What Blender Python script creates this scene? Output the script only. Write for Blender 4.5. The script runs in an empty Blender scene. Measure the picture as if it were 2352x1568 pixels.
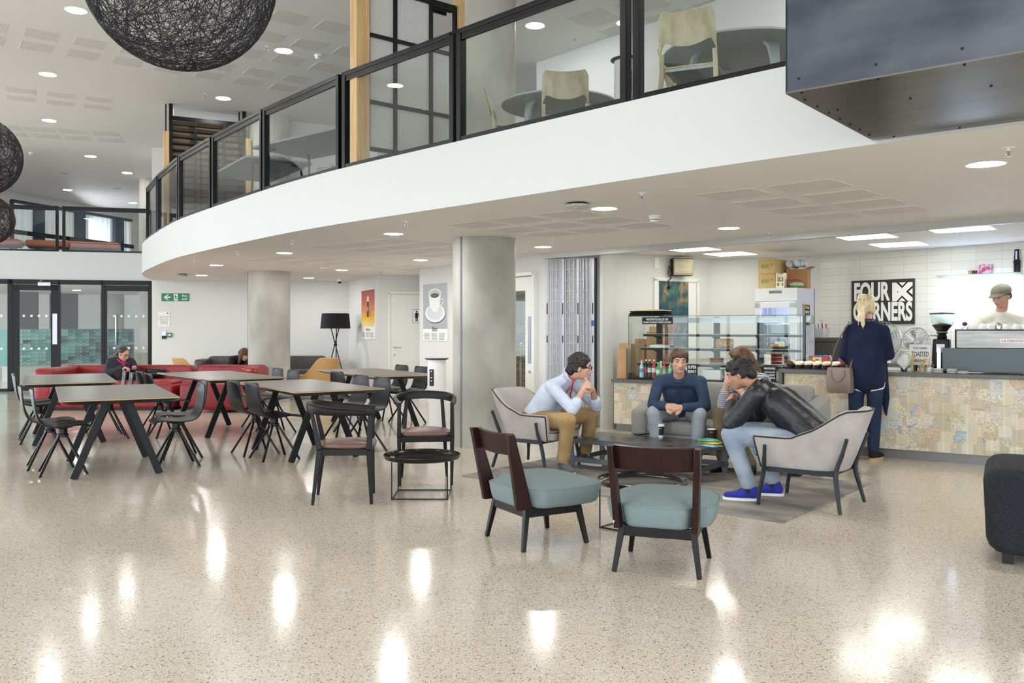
import bpy, bmesh, math, random
from mathutils import Vector, Matrix, Euler
PI = math.pi
R = math.radians
rnd = random.Random(7)
SC = bpy.context.scene
COL = SC.collection

# ------------------------------------------------------------------ camera
CAM_H, FPX, PCX, PCY = 1.36, 2000.0, 1176.0, 752.0      # eye height, focal length and principal point for a 2352 px wide frame
cd = bpy.data.cameras.new('camera')
cam = bpy.data.objects.new('camera', cd)
COL.objects.link(cam)
cam.location = (0, 0, CAM_H)
cam.rotation_euler = (PI / 2, 0, 0)
cd.sensor_fit = 'HORIZONTAL'
cd.sensor_width = 36
cd.lens = FPX / 2352 * 36
cd.shift_y = -(784 - PCY) / 2352
cd.clip_start = 0.05
cd.clip_end = 200
SC.camera = cam

# ------------------------------------------------------------------ world, exposure
W = bpy.data.worlds.new('world')
SC.world = W
W.use_nodes = True
bg = W.node_tree.nodes['Background']
bg.inputs['Color'].default_value = (0.84, 0.92, 1.0, 1)
bg.inputs['Strength'].default_value = 1.95
SC.view_settings.view_transform = 'Standard'
SC.view_settings.look = 'None'
SC.view_settings.gamma = 1.0
SC.view_settings.use_curve_mapping = False
SC.view_settings.exposure = 1.12
# area lights added inside curtain wall and bridge windows, boosting daylight on the ceilings
for nm_, loc_, rot_, sx_, sy_, pw_ in (('daylight_fill_hall', (-18.4, 8.0, 2.6), (PI / 2, 0, -PI / 2), 18.0, 4.8, 420), ('daylight_fill_bridge', (-13.3, 27.0, 4.0), (PI / 2, 0, -1.28), 4.6, 1.7, 30)):
    ld = bpy.data.lights.new(nm_, 'AREA')
    ld.shape = 'RECTANGLE'
    ld.size, ld.size_y = sx_, sy_
    ld.energy = pw_
    ld.color = (0.86, 0.93, 1.0)
    lo_ = bpy.data.objects.new(nm_, ld)
    COL.objects.link(lo_)
    lo_.location = loc_
    lo_.rotation_euler = rot_
LAMP = 68.0          # strength of the round downlights
PANEL = 5.0          # strength of the square ceiling panels in the cafe


def at(px, py, z):
    """point of the place at height z seen at this point of the photograph"""
    k = (CAM_H - z) / (py - PCY)
    return Vector(((px - PCX) * k, FPX * k, z))


def atY(px, py, Y):
    return Vector(((px - PCX) / FPX * Y, Y, CAM_H - (py - PCY) / FPX * Y))


# ------------------------------------------------------------------ mesh helper
def lin(c):
    return tuple(((x / 12.92) if x <= 0.04045 else ((x + 0.055) / 1.055) ** 2.4) for x in c)


def rgb(r, g, b):
    return lin((r / 255, g / 255, b / 255))


class MB:
    def __init__(self):
        self.bm = bmesh.new()

    def _tag(self, faces, mi):
        for f in faces:
            f.material_index = mi

    def box(self, c, s, rz=0.0, mi=0, M=None, top=None, shear=None):
        """box with centre c and size s; top = scale of the upper face in x, y"""
        sx, sy, sz = s[0] / 2, s[1] / 2, s[2] / 2
        T = Matrix.Translation(Vector(c)) @ Matrix.Rotation(rz, 4, 'Z')
        if M is not None:
            T = M @ T
        vs = []
        for z in (-1, 1):
            for x, y in ((-1, -1), (1, -1), (1, 1), (-1, 1)):
                kx, ky = (top if (top and z > 0) else (1, 1))
                dx, dy = (shear if (shear and z > 0) else (0, 0))
                vs.append(self.bm.verts.new(T @ Vector((x * sx * kx + dx, y * sy * ky + dy, z * sz))))
        for f in ((0, 3, 2, 1), (4, 5, 6, 7), (0, 1, 5, 4), (1, 2, 6, 5), (2, 3, 7, 6), (3, 0, 4, 7)):
            self.bm.faces.new([vs[i] for i in f]).material_index = mi
        return self

    def bar(self, p0, p1, w, h, up=(0, 0, 1), mi=0, w1=None, h1=None):
        """rectangular bar from p0 to p1, w across, h along up"""
        p0, p1 = Vector(p0), Vector(p1)
        d = (p1 - p0).normalized()
        u = Vector(up)
        s = d.cross(u)
        if s.length < 1e-5:
            s = d.cross(Vector((1, 0, 0)))
        s.normalize()
        u = s.cross(d).normalized()
        rings = []
        for p, ww, hh in ((p0, w, h), (p1, w1 or w, h1 or h)):
            rings.append([self.bm.verts.new(p + s * (a * ww / 2) + u * (b * hh / 2)) for a, b in ((-1, -1), (1, -1), (1, 1), (-1, 1))])
        a, b = rings
        fs = [self.bm.faces.new([a[i], a[(i + 1) % 4], b[(i + 1) % 4], b[i]]) for i in range(4)]
        fs.append(self.bm.faces.new(a[::-1]))
        fs.append(self.bm.faces.new(b))
        self._tag(fs, mi)
        return self

    def tube(self, pts, r, n=8, closed=False, mi=0, cap=True, sq=None):
        pts = [Vector(p) for p in pts]
        m = len(pts)
        rs = list(r) if isinstance(r, (list, tuple)) else [r] * m
        tang = []
        for i in range(m):
            if closed:
                t = pts[(i + 1) % m] - pts[i - 1]
            else:
                t = pts[min(i + 1, m - 1)] - pts[max(i - 1, 0)]
            tang.append(t.normalized())
        ref = Vector((0, 0, 1)) if abs(tang[0].z) < 0.9 else Vector((1, 0, 0))
        nrm = (ref - tang[0] * ref.dot(tang[0])).normalized()
        rings = []
        for i in range(m):
            nrm = (nrm - tang[i] * nrm.dot(tang[i]))
            nrm = nrm.normalized() if nrm.length > 1e-6 else tang[i].orthogonal().normalized()
            bi = tang[i].cross(nrm)
            ring = []
            for k in range(n):
                a = 2 * PI * k / n
                ca, sa = math.cos(a), math.sin(a)
                if sq:
                    ca, sa = ca * sq[0], sa * sq[1]
                ring.append(self.bm.verts.new(pts[i] + (nrm * ca + bi * sa) * rs[i]))
            rings.append(ring)
        fs = []
        rng = range(m) if closed else range(m - 1)
        for i in rng:
            a, b = rings[i], rings[(i + 1) % m]
            for k in range(n):
                fs.append(self.bm.faces.new([a[k], a[(k + 1) % n], b[(k + 1) % n], b[k]]))
        if cap and not closed:
            fs.append(self.bm.faces.new(rings[0][::-1]))
            fs.append(self.bm.faces.new(rings[-1]))
        self._tag(fs, mi)
        return self

    def cyl(self, p0, p1, r0, r1=None, n=16, mi=0, cap=True):
        return self.tube([p0, p1], [r0, r0 if r1 is None else r1], n, mi=mi, cap=cap)

    def lathe(self, prof, c=(0, 0, 0), n=24, mi=0, M=None, sx=1.0, sy=1.0):
        c = Vector(c)
        rings = []
        for r, z in prof:
            if r < 1e-6:
                v = c + Vector((0, 0, z))
                rings.append([self.bm.verts.new(M @ v if M else v)])
            else:
                ring = []
                for k in range(n):
                    a = 2 * PI * k / n
                    v = c + Vector((r * math.cos(a) * sx, r * math.sin(a) * sy, z))
                    ring.append(self.bm.verts.new(M @ v if M else v))
                rings.append(ring)
        fs = []
        for a, b in zip(rings, rings[1:]):
            for k in range(n):
                k2 = (k + 1) % n
                if len(a) == 1 and len(b) == 1:
                    continue
                if len(a) == 1:
                    fs.append(self.bm.faces.new([a[0], b[k2], b[k]]))
                elif len(b) == 1:
                    fs.append(self.bm.faces.new([a[k], a[k2], b[0]]))
                else:
                    fs.append(self.bm.faces.new([a[k], a[k2], b[k2], b[k]]))
        self._tag(fs, mi)
        return self

    def ell(self, c, r, rot=None, n=16, m=10, mi=0):
        c = Vector(c)
        if not isinstance(r, (tuple, list)):
            r = (r, r, r)
        Q = rot if rot is not None else Matrix.Identity(3)
        rings = []
        for i in range(m + 1):
            th = PI * i / m
            if i in (0, m):
                rings.append([self.bm.verts.new(c + Q @ Vector((0, 0, -r[2] * math.cos(th))))])
            else:
                rings.append([self.bm.verts.new(c + Q @ Vector((r[0] * math.sin(th) * math.cos(2 * PI * k / n), r[1] * math.sin(th) * math.sin(2 * PI * k / n), -r[2] * math.cos(th)))) for k in range(n)])
        fs = []
        for a, b in zip(rings, rings[1:]):
            for k in range(n):
                k2 = (k + 1) % n
                if len(a) == 1:
                    fs.append(self.bm.faces.new([a[0], b[k2], b[k]]))
                elif len(b) == 1:
                    fs.append(self.bm.faces.new([a[k], a[k2], b[0]]))
                else:
                    fs.append(self.bm.faces.new([a[k], a[k2], b[k2], b[k]]))
        self._tag(fs, mi)
        return self

    def cap(self, p0, p1, r0, r1, n=14):
        """capsule that tapers from r0 to r1"""
        p0, p1 = Vector(p0), Vector(p1)
        d = p1 - p0
        L = d.length
        if L < 1e-5:
            return self.ell(p0, max(r0, r1), n=n, m=8)
        d /= L
        pts, rs = [], []
        for a in (-0.99, -0.85, -0.5, 0):
            pts.append(p0 + d * (a * r0)); rs.append(max(r0 * math.sqrt(max(0, 1 - a * a)), 0.0008))
        for a in (0, 0.5, 0.85, 0.99):
            pts.append(p1 + d * (a * r1)); rs.append(max(r1 * math.sqrt(max(0, 1 - a * a)), 0.0008))
        return self.tube(pts, rs, n)

    def prism(self, poly, z0, z1, mi=0, M=None):
        lo = [self.bm.verts.new((M @ Vector((x, y, z0))) if M else Vector((x, y, z0))) for x, y in poly]
        hi = [self.bm.verts.new((M @ Vector((x, y, z1))) if M else Vector((x, y, z1))) for x, y in poly]
        n = len(poly)
        fs = [self.bm.faces.new([lo[i], lo[(i + 1) % n], hi[(i + 1) % n], hi[i]]) for i in range(n)]
        fs.append(self.bm.faces.new(lo[::-1]))
        fs.append(self.bm.faces.new(hi))
        self._tag(fs, mi)
        return self

    def sheet(self, grid, th=0.0, mi=0, closed_u=False):
        """grid of points [row][col] made into a surface, with thickness th along the normals"""
        nr, nc = len(grid), len(grid[0])
        G = [[Vector(p) for p in row] for row in grid]
        A = [[self.bm.verts.new(p) for p in row] for row in G]
        fs = []
        cr = range(nc if closed_u else nc - 1)
        for i in range(nr - 1):
            for j in cr:
                j2 = (j + 1) % nc
                fs.append(self.bm.faces.new([A[i][j], A[i][j2], A[i + 1][j2], A[i + 1][j]]))
        if th:
            N = []
            for i in range(nr):
                row = []
                for j in range(nc):
                    du = G[i][(j + 1) % nc if closed_u else min(j + 1, nc - 1)] - G[i][(j - 1) if (closed_u or j > 0) else 0]
                    dv = G[min(i + 1, nr - 1)][j] - G[max(i - 1, 0)][j]
                    nn = du.cross(dv)
                    row.append(nn.normalized() if nn.length > 1e-9 else Vector((0, 0, 1)))
                N.append(row)
            B = [[self.bm.verts.new(G[i][j] - N[i][j] * th) for j in range(nc)] for i in range(nr)]
            for i in range(nr - 1):
                for j in cr:
                    j2 = (j + 1) % nc
                    fs.append(self.bm.faces.new([B[i][j], B[i + 1][j], B[i + 1][j2], B[i][j2]]))
            if not closed_u:
                for i in range(nr - 1):
                    fs.append(self.bm.faces.new([A[i][0], A[i + 1][0], B[i + 1][0], B[i][0]]))
                    fs.append(self.bm.faces.new([A[i][-1], B[i][-1], B[i + 1][-1], A[i + 1][-1]]))
            for j in cr:
                j2 = (j + 1) % nc
                fs.append(self.bm.faces.new([A[0][j], B[0][j], B[0][j2], A[0][j2]]))
                fs.append(self.bm.faces.new([A[-1][j], A[-1][j2], B[-1][j2], B[-1][j]]))
        self._tag(fs, mi)
        return self

    def obj(self, name, mat, parent=None, smooth=30, bevel=0.0, seg=2, sub=0, loc=None, rz=None, fix=True, solid=0):
        if fix:
            bmesh.ops.recalc_face_normals(self.bm, faces=self.bm.faces)
        me = bpy.data.meshes.new(name)
        self.bm.to_mesh(me)
        self.bm.free()
        for m in (mat if isinstance(mat, (list, tuple)) else [mat]):
            me.materials.append(m)
        if smooth:
            me.polygons.foreach_set('use_smooth', [True] * len(me.polygons))
            if smooth < 180:
                me.set_sharp_from_angle(angle=R(smooth))
        o = bpy.data.objects.new(name, me)
        COL.objects.link(o)
        if parent is not None:
            o.parent = parent
        if loc is not None:
            o.location = loc
        if rz is not None:
            o.rotation_euler = (0, 0, rz)
        if bevel:
            b = o.modifiers.new('bevel', 'BEVEL')
            b.width = bevel
            b.segments = seg
            b.limit_method = 'ANGLE'
            b.angle_limit = R(40)
        if sub:
            s = o.modifiers.new('sub', 'SUBSURF')
            s.levels = sub
            s.render_levels = sub
        return o


def tag(o, label, cat, group=None):
    o['label'] = label
    o['category'] = cat
    if group:
        o['group'] = group
    return o


def thing(name, label, cat, loc=(0, 0, 0), rz=0.0, group=None):
    o = bpy.data.objects.new(name, None)
    o.empty_display_size = 0.1
    COL.objects.link(o)
    o.location = loc
    o.rotation_euler = (0, 0, rz)
    return tag(o, label, cat, group)


def struct(o):
    o['kind'] = 'structure'
    return o


def dup(root, loc, rz, label, group=None):
    """copy of a thing with copies of its parts and sub-parts"""
    def cp(o, par):
        c = o.copy()
        COL.objects.link(c)
        if par is not None:
            c.parent = par
        for ch in o.children:
            cp(ch, c)
        return c
    r = cp(root, None)
    r.location = loc
    r.rotation_euler = (0, 0, rz)
    r['label'] = label
    if group:
        r['group'] = group
    return r


def text_mesh(name, s, mat, parent, loc, rot, size, wid=None, th=0.002, align='CENTER', sx=1.0, fat=0.0):
    """raised lettering; wid = wanted width in metres"""
    cu = bpy.data.curves.new(name, 'FONT')
    cu.body = s
    cu.size = size
    cu.align_x = align
    cu.align_y = 'CENTER'
    cu.extrude = th / 2
    cu.resolution_u = 8 if size > 0.1 else 3
    cu.offset = fat
    t = bpy.data.objects.new(name, cu)
    COL.objects.link(t)
    dg = bpy.context.evaluated_depsgraph_get()
    me = bpy.data.meshes.new_from_object(t.evaluated_get(dg))
    bpy.data.objects.remove(t)
    bpy.data.curves.remove(cu)
    me.materials.clear()
    me.materials.append(mat)
    xs = [v.co.x for v in me.vertices] or [0]
    k = sx
    if wid:
        k = wid / max(1e-6, max(xs) - min(xs))
    for v in me.vertices:
        v.co.x *= k
    o = bpy.data.objects.new(name, me)
    COL.objects.link(o)
    o.parent = parent
    o.location = loc
    o.rotation_euler = rot
    return o


# ------------------------------------------------------------------ materials
MATS = {}


def mat(name, col, rough=0.5, metal=0.0, spec=0.5, coat=0.0, emit=None, es=0.0, alpha=None):
    m = bpy.data.materials.new(name)
    m.use_nodes = True
    p = m.node_tree.nodes['Principled BSDF']
    p.inputs['Base Color'].default_value = (*col, 1)
    p.inputs['Roughness'].default_value = rough
    p.inputs['Metallic'].default_value = metal
    p.inputs['Specular IOR Level'].default_value = spec
    p.inputs['Coat Weight'].default_value = coat
    if emit:
        p.inputs['Emission Color'].default_value = (*emit, 1)
        p.inputs['Emission Strength'].default_value = es
    MATS[name] = m
    return m


class NT:
    """small helper to wire nodes"""
    def __init__(self, m):
        self.m = m
        self.t = m.node_tree
        self.p = self.t.nodes['Principled BSDF']
        self.co = self.t.nodes.new('ShaderNodeTexCoord')

    def n(self, typ, **kw):
        x = self.t.nodes.new(typ)
        for k, v in kw.items():
            if k in x.inputs:
                x.inputs[k].default_value = v
            else:
                setattr(x, k, v)
        return x

    def l(self, a, b):
        self.t.links.new(a, b)
        return self

    def mapping(self, out='Object', scale=(1, 1, 1), rot=(0, 0, 0)):
        mp = self.n('ShaderNodeMapping')
        mp.inputs['Scale'].default_value = scale
        mp.inputs['Rotation'].default_value = rot
        self.l(self.co.outputs[out], mp.inputs['Vector'])
        return mp.outputs['Vector']

    def noise(self, vec, scale, detail=4, rough=0.5):
        x = self.n('ShaderNodeTexNoise')
        x.inputs['Scale'].default_value = scale
        x.inputs['Detail'].default_value = detail
        x.inputs['Roughness'].default_value = rough
        if vec is not None:
            self.l(vec, x.inputs['Vector'])
        return x.outputs['Fac']

    def ramp(self, fac, stops, interp='LINEAR'):
        x = self.n('ShaderNodeValToRGB')
        cr = x.color_ramp
        cr.interpolation = interp
        while len(cr.elements) < len(stops):
            cr.elements.new(0.5)
        for e, (pos, c) in zip(cr.elements, stops):
            e.position = pos
            e.color = (*c, 1) if len(c) == 3 else c
        self.l(fac, x.inputs['Fac'])
        return x.outputs['Color']

    def mix(self, fac, a, b, mode='MIX'):
        x = self.n('ShaderNodeMix', data_type='RGBA', blend_type=mode)
        for s, v in ((x.inputs[0], fac), (x.inputs[6], a), (x.inputs[7], b)):
            if isinstance(v, (int, float)):
                s.default_value = v
            elif isinstance(v, tuple):
                s.default_value = (*v, 1) if len(v) == 3 else v
            else:
                self.l(v, s)
        return x.outputs[2]

    def math(self, op, a, b=None, c=None):
        x = self.n('ShaderNodeMath', operation=op)
        for i, v in enumerate((a, b, c)):
            if v is None:
                continue
            if isinstance(v, (int, float)):
                x.inputs[i].default_value = v
            else:
                self.l(v, x.inputs[i])
        return x.outputs[0]

    def sep(self, vec):
        x = self.n('ShaderNodeSeparateXYZ')
        self.l(vec, x.inputs[0])
        return x.outputs

    def color(self, out):
        self.l(out, self.p.inputs['Base Color'])
        return self

    def rough(self, out):
        self.l(out, self.p.inputs['Roughness'])
        return self

    def bump(self, h, strength=0.2, dist=0.01):
        b = self.n('ShaderNodeBump')
        b.inputs['Strength'].default_value = strength
        b.inputs['Distance'].default_value = dist
        self.l(h, b.inputs['Height'])
        self.l(b.outputs['Normal'], self.p.inputs['Normal'])
        return self


def mottled(name, c1, c2, scale=4, rough=0.5, detail=5, lo=0.35, hi=0.65, stretch=(1, 1, 1), metal=0.0, bump=0.0, bdist=0.004, spec=0.5, coat=0.0, bscale=None):
    m = mat(name, c1, rough, metal, spec, coat)
    t = NT(m)
    v = t.mapping('Object', stretch)
    f = t.noise(v, scale, detail)
    t.color(t.ramp(f, [(lo, c1), (hi, c2)]))
    if bump:
        t.bump(t.noise(v, bscale, 3) if bscale else f, bump, bdist)
    return m


def glass_mat(name, tint, ior=1.45, rough=0.0, gl=1.0):
    m = bpy.data.materials.new(name)
    m.use_nodes = True
    nt = m.node_tree
    nt.nodes.clear()
    out = nt.nodes.new('ShaderNodeOutputMaterial')
    mx = nt.nodes.new('ShaderNodeMixShader')
    fr = nt.nodes.new('ShaderNodeFresnel')
    ge = nt.nodes.new('ShaderNodeNewGeometry')
    io = nt.nodes.new('ShaderNodeMapRange')      # same reflectance on both faces of the pane
    io.inputs['To Min'].default_value = ior
    io.inputs['To Max'].default_value = 1 / ior
    nt.links.new(ge.outputs['Backfacing'], io.inputs['Value'])
    nt.links.new(io.outputs['Result'], fr.inputs['IOR'])
    tr = nt.nodes.new('ShaderNodeBsdfTransparent')
    tr.inputs['Color'].default_value = (*tint, 1)
    g = nt.nodes.new('ShaderNodeBsdfGlossy')
    g.inputs['Roughness'].default_value = rough
    g.inputs['Color'].default_value = (gl, gl, gl, 1)
    nt.links.new(fr.outputs[0], mx.inputs[0])
    nt.links.new(tr.outputs[0], mx.inputs[1])
    nt.links.new(g.outputs[0], mx.inputs[2])
    nt.links.new(mx.outputs[0], out.inputs[0])
    MATS[name] = m
    return m


def emit_mat(name, col, s):
    m = bpy.data.materials.new(name)
    m.use_nodes = True
    nt = m.node_tree
    nt.nodes.clear()
    out = nt.nodes.new('ShaderNodeOutputMaterial')
    e = nt.nodes.new('ShaderNodeEmission')
    e.inputs['Color'].default_value = (*col, 1)
    e.inputs['Strength'].default_value = s
    nt.links.new(e.outputs[0], out.inputs[0])
    MATS[name] = m
    return m


# terrazzo
M_FLOOR = mat('terrazzo', rgb(206, 196, 180), 0.1)
t = NT(M_FLOOR)
v = t.mapping('Object')
vo = t.n('ShaderNodeTexVoronoi', Scale=120.0)
t.l(v, vo.inputs['Vector'])
cs = t.n('ShaderNodeSeparateColor')
t.l(vo.outputs['Color'], cs.inputs[0])
base = t.mix(t.noise(v, 0.7, 3), rgb(222, 213, 198), rgb(213, 203, 187))
chips = t.ramp(cs.outputs[0], [(0.0, rgb(104, 92, 80)), (0.09, rgb(158, 142, 122)), (0.22, rgb(208, 194, 174)), (0.62, rgb(226, 216, 200)), (0.86, rgb(238, 232, 222))], 'CONSTANT')
inside = t.math('LESS_THAN', vo.outputs['Distance'], t.math('MULTIPLY_ADD', cs.outputs[1], 0.35, 0.22))
vo2 = t.n('ShaderNodeTexVoronoi', Scale=230.0)
t.l(v, vo2.inputs['Vector'])
cs2 = t.n('ShaderNodeSeparateColor')
t.l(vo2.outputs['Color'], cs2.inputs[0])
fine = t.ramp(cs2.outputs[2], [(0.0, rgb(138, 122, 104)), (0.12, rgb(216, 204, 186)), (0.75, rgb(230, 220, 204))], 'CONSTANT')
base2 = t.mix(0.6, base, fine)
t.color(t.mix(inside, base2, chips))
t.rough(t.ramp(t.noise(v, 1.7, 5), [(0.3, (0.10,) * 3), (0.7, (0.17,) * 3)]))
t.p.inputs['Specular IOR Level'].default_value = 0.62

M_WHITE = mat('white_paint', rgb(218, 217, 213), 0.6)
M_SOFFIT = mat('soffit_paint', rgb(240, 236, 228), 0.65)
M_CEIL = mat('ceiling_paint', rgb(242, 241, 238), 0.65)
M_FASCIA = mat('fascia_paint', rgb(208, 209, 208), 0.5)
M_BLACK = mat('black_frame', rgb(12, 13, 17), 0.35, spec=0.25)
M_BLACK2 = mat('black_speckle', rgb(12, 13, 16), 0.3, spec=0.3)
M_CONC = mottled('concrete', rgb(152, 150, 141), rgb(200, 197, 187), 1.5, 0.6, 8, bump=0.15, bdist=0.002, bscale=60, stretch=(1, 1, 0.6))
t = NT(M_CONC)
v = t.mapping('Object')
vo = t.n('ShaderNodeTexVoronoi', Scale=16.0)
t.l(v, vo.inputs['Vector'])
pit = t.math('LESS_THAN', vo.outputs['Distance'], 0.06)
src = [l.from_socket for l in M_CONC.node_tree.links if l.to_socket == t.p.inputs['Base Color']][0]
t.color(t.mix(t.math('MULTIPLY', pit, 0.6), src, rgb(108, 106, 98)))
M_GLASS = glass_mat('glass', (0.93, 0.955, 0.945), 1.3)
M_CLEAR = glass_mat('clear_glass', (0.95, 0.975, 0.96), 1.4)
M_GLASSEDGE = mat('glass_edge', rgb(70, 110, 98), 0.15)
M_WOOD = mottled('oak', rgb(206, 172, 122), rgb(186, 150, 100), 3.0, 0.5, 5, stretch=(8, 8, 0.7))
M_CHROME = mat('steel', rgb(200, 200, 200), 0.25, 1.0)
M_ALU = mat('aluminium', rgb(188, 190, 194), 0.4, 0.8)
M_LAMP = emit_mat('lamp_disc', (1.0, 0.985, 0.965), LAMP)
M_LPANEL = emit_mat('light_panel', (1.0, 0.98, 0.90), PANEL)
M_PLASTIC = mat('white_plastic', rgb(236, 236, 232), 0.35)
M_RED = mat('red_plastic', rgb(190, 24, 30), 0.4)
M_DARK = mat('dark_plastic', rgb(16, 17, 19), 0.4, spec=0.3)
M_PAPER = mat('white_paper', rgb(240, 239, 234), 0.7)
M_SCREEN = mat('dark_screen', rgb(12, 13, 16), 0.1)
# ================================================================== structure
ZS, ZU, ZC = 2.39, 2.935, 5.25      # soffit of the gallery, gallery floor, upper ceiling
V2 = lambda p: Vector((p[0], p[1]))


def catmull(pts, k=6):
    P = [Vector(p) for p in pts]
    out = []
    for i in range(len(P) - 1):
        a, b, c, d = P[max(i - 1, 0)], P[i], P[i + 1], P[min(i + 2, len(P) - 1)]
        for s in range(k):
            u = s / k
            out.append(0.5 * ((2 * b) + (c - a) * u + (2 * a - 5 * b + 4 * c - d) * u * u + (3 * b - a - 3 * c + d) * u ** 3))
    out.append(P[-1])
    return out


b = MB()
b.box((-4, 2, -0.05), (80, 64, 0.1))
FLOOR = struct(b.obj('floor', M_FLOOR, smooth=0))

# gallery edge in plan, from the right end (nearest) round to the back wall
EDGE_PTS = [(7.2, 0.9), (4.6, 2.85)] + [tuple(at(px, py, ZS)[:2]) for px, py in ((2352, 286), (1994, 333), (1552, 396), (1040, 474), (750, 518.7), (600, 547), (433.7, 584), (382.6, 599.4), (344, 616), (326, 627.5), (334, 637.0))] + [(-7.75, 18.75)]
EDGE = [Vector((p[0], p[1])) for p in catmull([Vector((x, y, 0)) for x, y in EDGE_PTS], 7)]


def edge_px(px, off=0.0):
    """point of the gallery edge seen at this x, moved inwards by off"""
    c = (px - PCX) / FPX
    for p, q in zip(EDGE, EDGE[1:]):
        fp, fq = p.x - c * p.y, q.x - c * q.y
        if fp * fq <= 0 and fp != fq and p.y > 0.5:
            k = fp / (fp - fq)
            s = p.lerp(q, k)
            d = (q - p).normalized()
            return s + Vector((d.y, -d.x)) * -off * -1
    return EDGE[-1].copy()


b = MB()
poly = [(p.x, p.y) for p in EDGE] + [(-7.85, 19.6), (-2, 22), (14, 22), (14, 0.9)]
b.prism(poly[::-1], ZS, ZU)
for f in b.bm.faces:
    f.normal_update()
bmesh.ops.recalc_face_normals(b.bm, faces=b.bm.faces)
for f in b.bm.faces:
    f.material_index = 0 if f.normal.z < -0.5 else (2 if f.normal.z > 0.5 else 1)
M_UPFLOOR = mat('gallery_carpet', rgb(120, 112, 104), 0.9)
struct(b.obj('floor_gallery', [M_SOFFIT, M_FASCIA, M_UPFLOOR], smooth=40, fix=False))

b = MB()
b.box((-6, 14, ZC + 0.06), (48, 38, 0.12))
struct(b.obj('ceiling', M_CEIL, smooth=0))


def wall(name, p0, p1, z0, z1, m, th=0.14, side=1):
    """upright wall with its face on the line p0-p1, its body on the given side"""
    p0, p1 = V2(p0), V2(p1)
    d = (p1 - p0).normalized()
    n = Vector((-d.y, d.x)) * side * th
    b = MB()
    q = [p0, p1, p1 + n, p0 + n]
    b.prism([(a.x, a.y) for a in q], z0, z1)
    return struct(b.obj(name, m, smooth=0))


BW0, BW1 = V2((-7.795, 18.85)), V2((-3.62, 19.3))
AW1 = V2((-2.62, 17.0))
DW1 = V2((-1.8, 17.25))
WW0, WW1 = V2((-1.63, 15.35)), V2((0.47, 12.28))
wall('wall_back', BW0, BW1, 0, ZC, M_WHITE)
wall('wall_poster', BW1, AW1, 0, ZC, M_WHITE)
wall('wall_toilet', AW1, DW1, 0, ZC, M_WHITE)
wall('wall_return', DW1, WW0, 0, ZC, M_WHITE)
wd = (WW1 - WW0).normalized()
KD0, KD1 = WW0 + wd * 2.62, WW0 + wd * 3.52       # opening of the kitchen door
wall('wall_column', WW0, KD0, 0, ZS, M_WHITE)
wall('wall_column_end', KD1, WW1, 0, ZS, M_WHITE)
wall('wall_over_door', KD0, KD1, 2.16, ZS, M_WHITE)
wall('wall_gallery', (0.36, 12.8), (9.5, 2.0), ZU, ZC, M_WHITE)
wall('wall_gallery_recess', (-2.0, 16.2), (0.5, 14.6), ZU, ZC, M_WHITE)
# cafe room
LW0, LW1 = V2((1.36, 11.95)), V2((2.966, 13.04))
TW0, TW1 = V2((4.43, 12.52)), V2((9.2, 6.8))
wall('wall_cafe_left', LW0, LW1, 0, ZS, M_WHITE)
wall('wall_cafe_back', LW1, TW0, 0, ZS, M_WHITE)
M_TILE = mat('wall_tiles', rgb(224, 223, 216), 0.22)
t = NT(M_TILE)
br = t.n('ShaderNodeTexBrick', offset=0.0)
br.inputs['Scale'].default_value = 1.0
br.inputs['Brick Width'].default_value = 0.305
br.inputs['Row Height'].default_value = 0.1
br.inputs['Mortar Size'].default_value = 0.0022
br.inputs['Color1'].default_value = (*rgb(226, 225, 217), 1)
br.inputs['Color2'].default_value = (*rgb(222, 221, 214), 1)
br.inputs['Mortar'].default_value = (*rgb(192, 190, 183), 1)
tdir = (TW1 - TW0).normalized()
mp = t.mapping('Object', (1, 1, 1), (0, 0, 0))
sp = t.sep(mp)
cx = t.n('ShaderNodeCombineXYZ')
t.l(sp[0], cx.inputs[0])
t.l(sp[2], cx.inputs[1])
t.l(cx.outputs[0], br.inputs['Vector'])
t.color(br.outputs['Color'])
b = MB()
b.box(((TW1 - TW0).length / 2, 0.07, ZS / 2), ((TW1 - TW0).length, 0.14, ZS))
struct(b.obj('wall_tiles', M_TILE, smooth=0, loc=(TW0.x, TW0.y, 0), rz=math.atan2(tdir.y, tdir.x)))
# pier between the shutter and the cafe
b = MB()
b.prism([(1.205, 11.62), (1.365, 11.72), (1.35, 12.02), (1.19, 11.93)], 0, ZS)
struct(b.obj('wall_pier', M_WHITE, smooth=0))
# recess behind the folded shutter
wall('wall_shutter', WW1, (1.2, 12.06), 0, ZS, M_WHITE)
# steel guide rail of the shutter on the soffit
RL0, RL1 = at(1250, 583.5, ZS), at(2430, 487, ZS)
b = MB()
b.bar((RL0.x, RL0.y, ZS - 0.035), (RL1.x, RL1.y, ZS - 0.035), 0.09, 0.07)
struct(b.obj('trim_1', mat('rail_grey', rgb(176, 175, 170), 0.4, 0.3), smooth=0))
# skirting along the back walls
M_SKIRT = mat('skirting', rgb(214, 212, 206), 0.5)
for nm, p, q in (('baseboard_back', BW0, BW1), ('baseboard_poster', BW1, AW1), ('baseboard_column', WW0, KD0)):
    d = (q - p).normalized()
    n = Vector((d.y, -d.x)) * 0.012
    b = MB()
    b.bar((p.x + n.x * .5, p.y + n.y * .5, 0.05), (q.x + n.x * .5, q.y + n.y * .5, 0.05), 0.012, 0.1)
    struct(b.obj(nm, M_SKIRT, smooth=0))

# kitchen behind the glazed door
wall('wall_kitchen', (-1.0, 16.6), (1.6, 14.0), 0, ZS, mottled('kitchen_wall', rgb(214, 208, 178), rgb(200, 196, 170), 2, 0.5))

# ---- columns
COL1 = at(1112, 1020.5, 0)
COL2 = V2((-4.48, 16.07))


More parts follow.
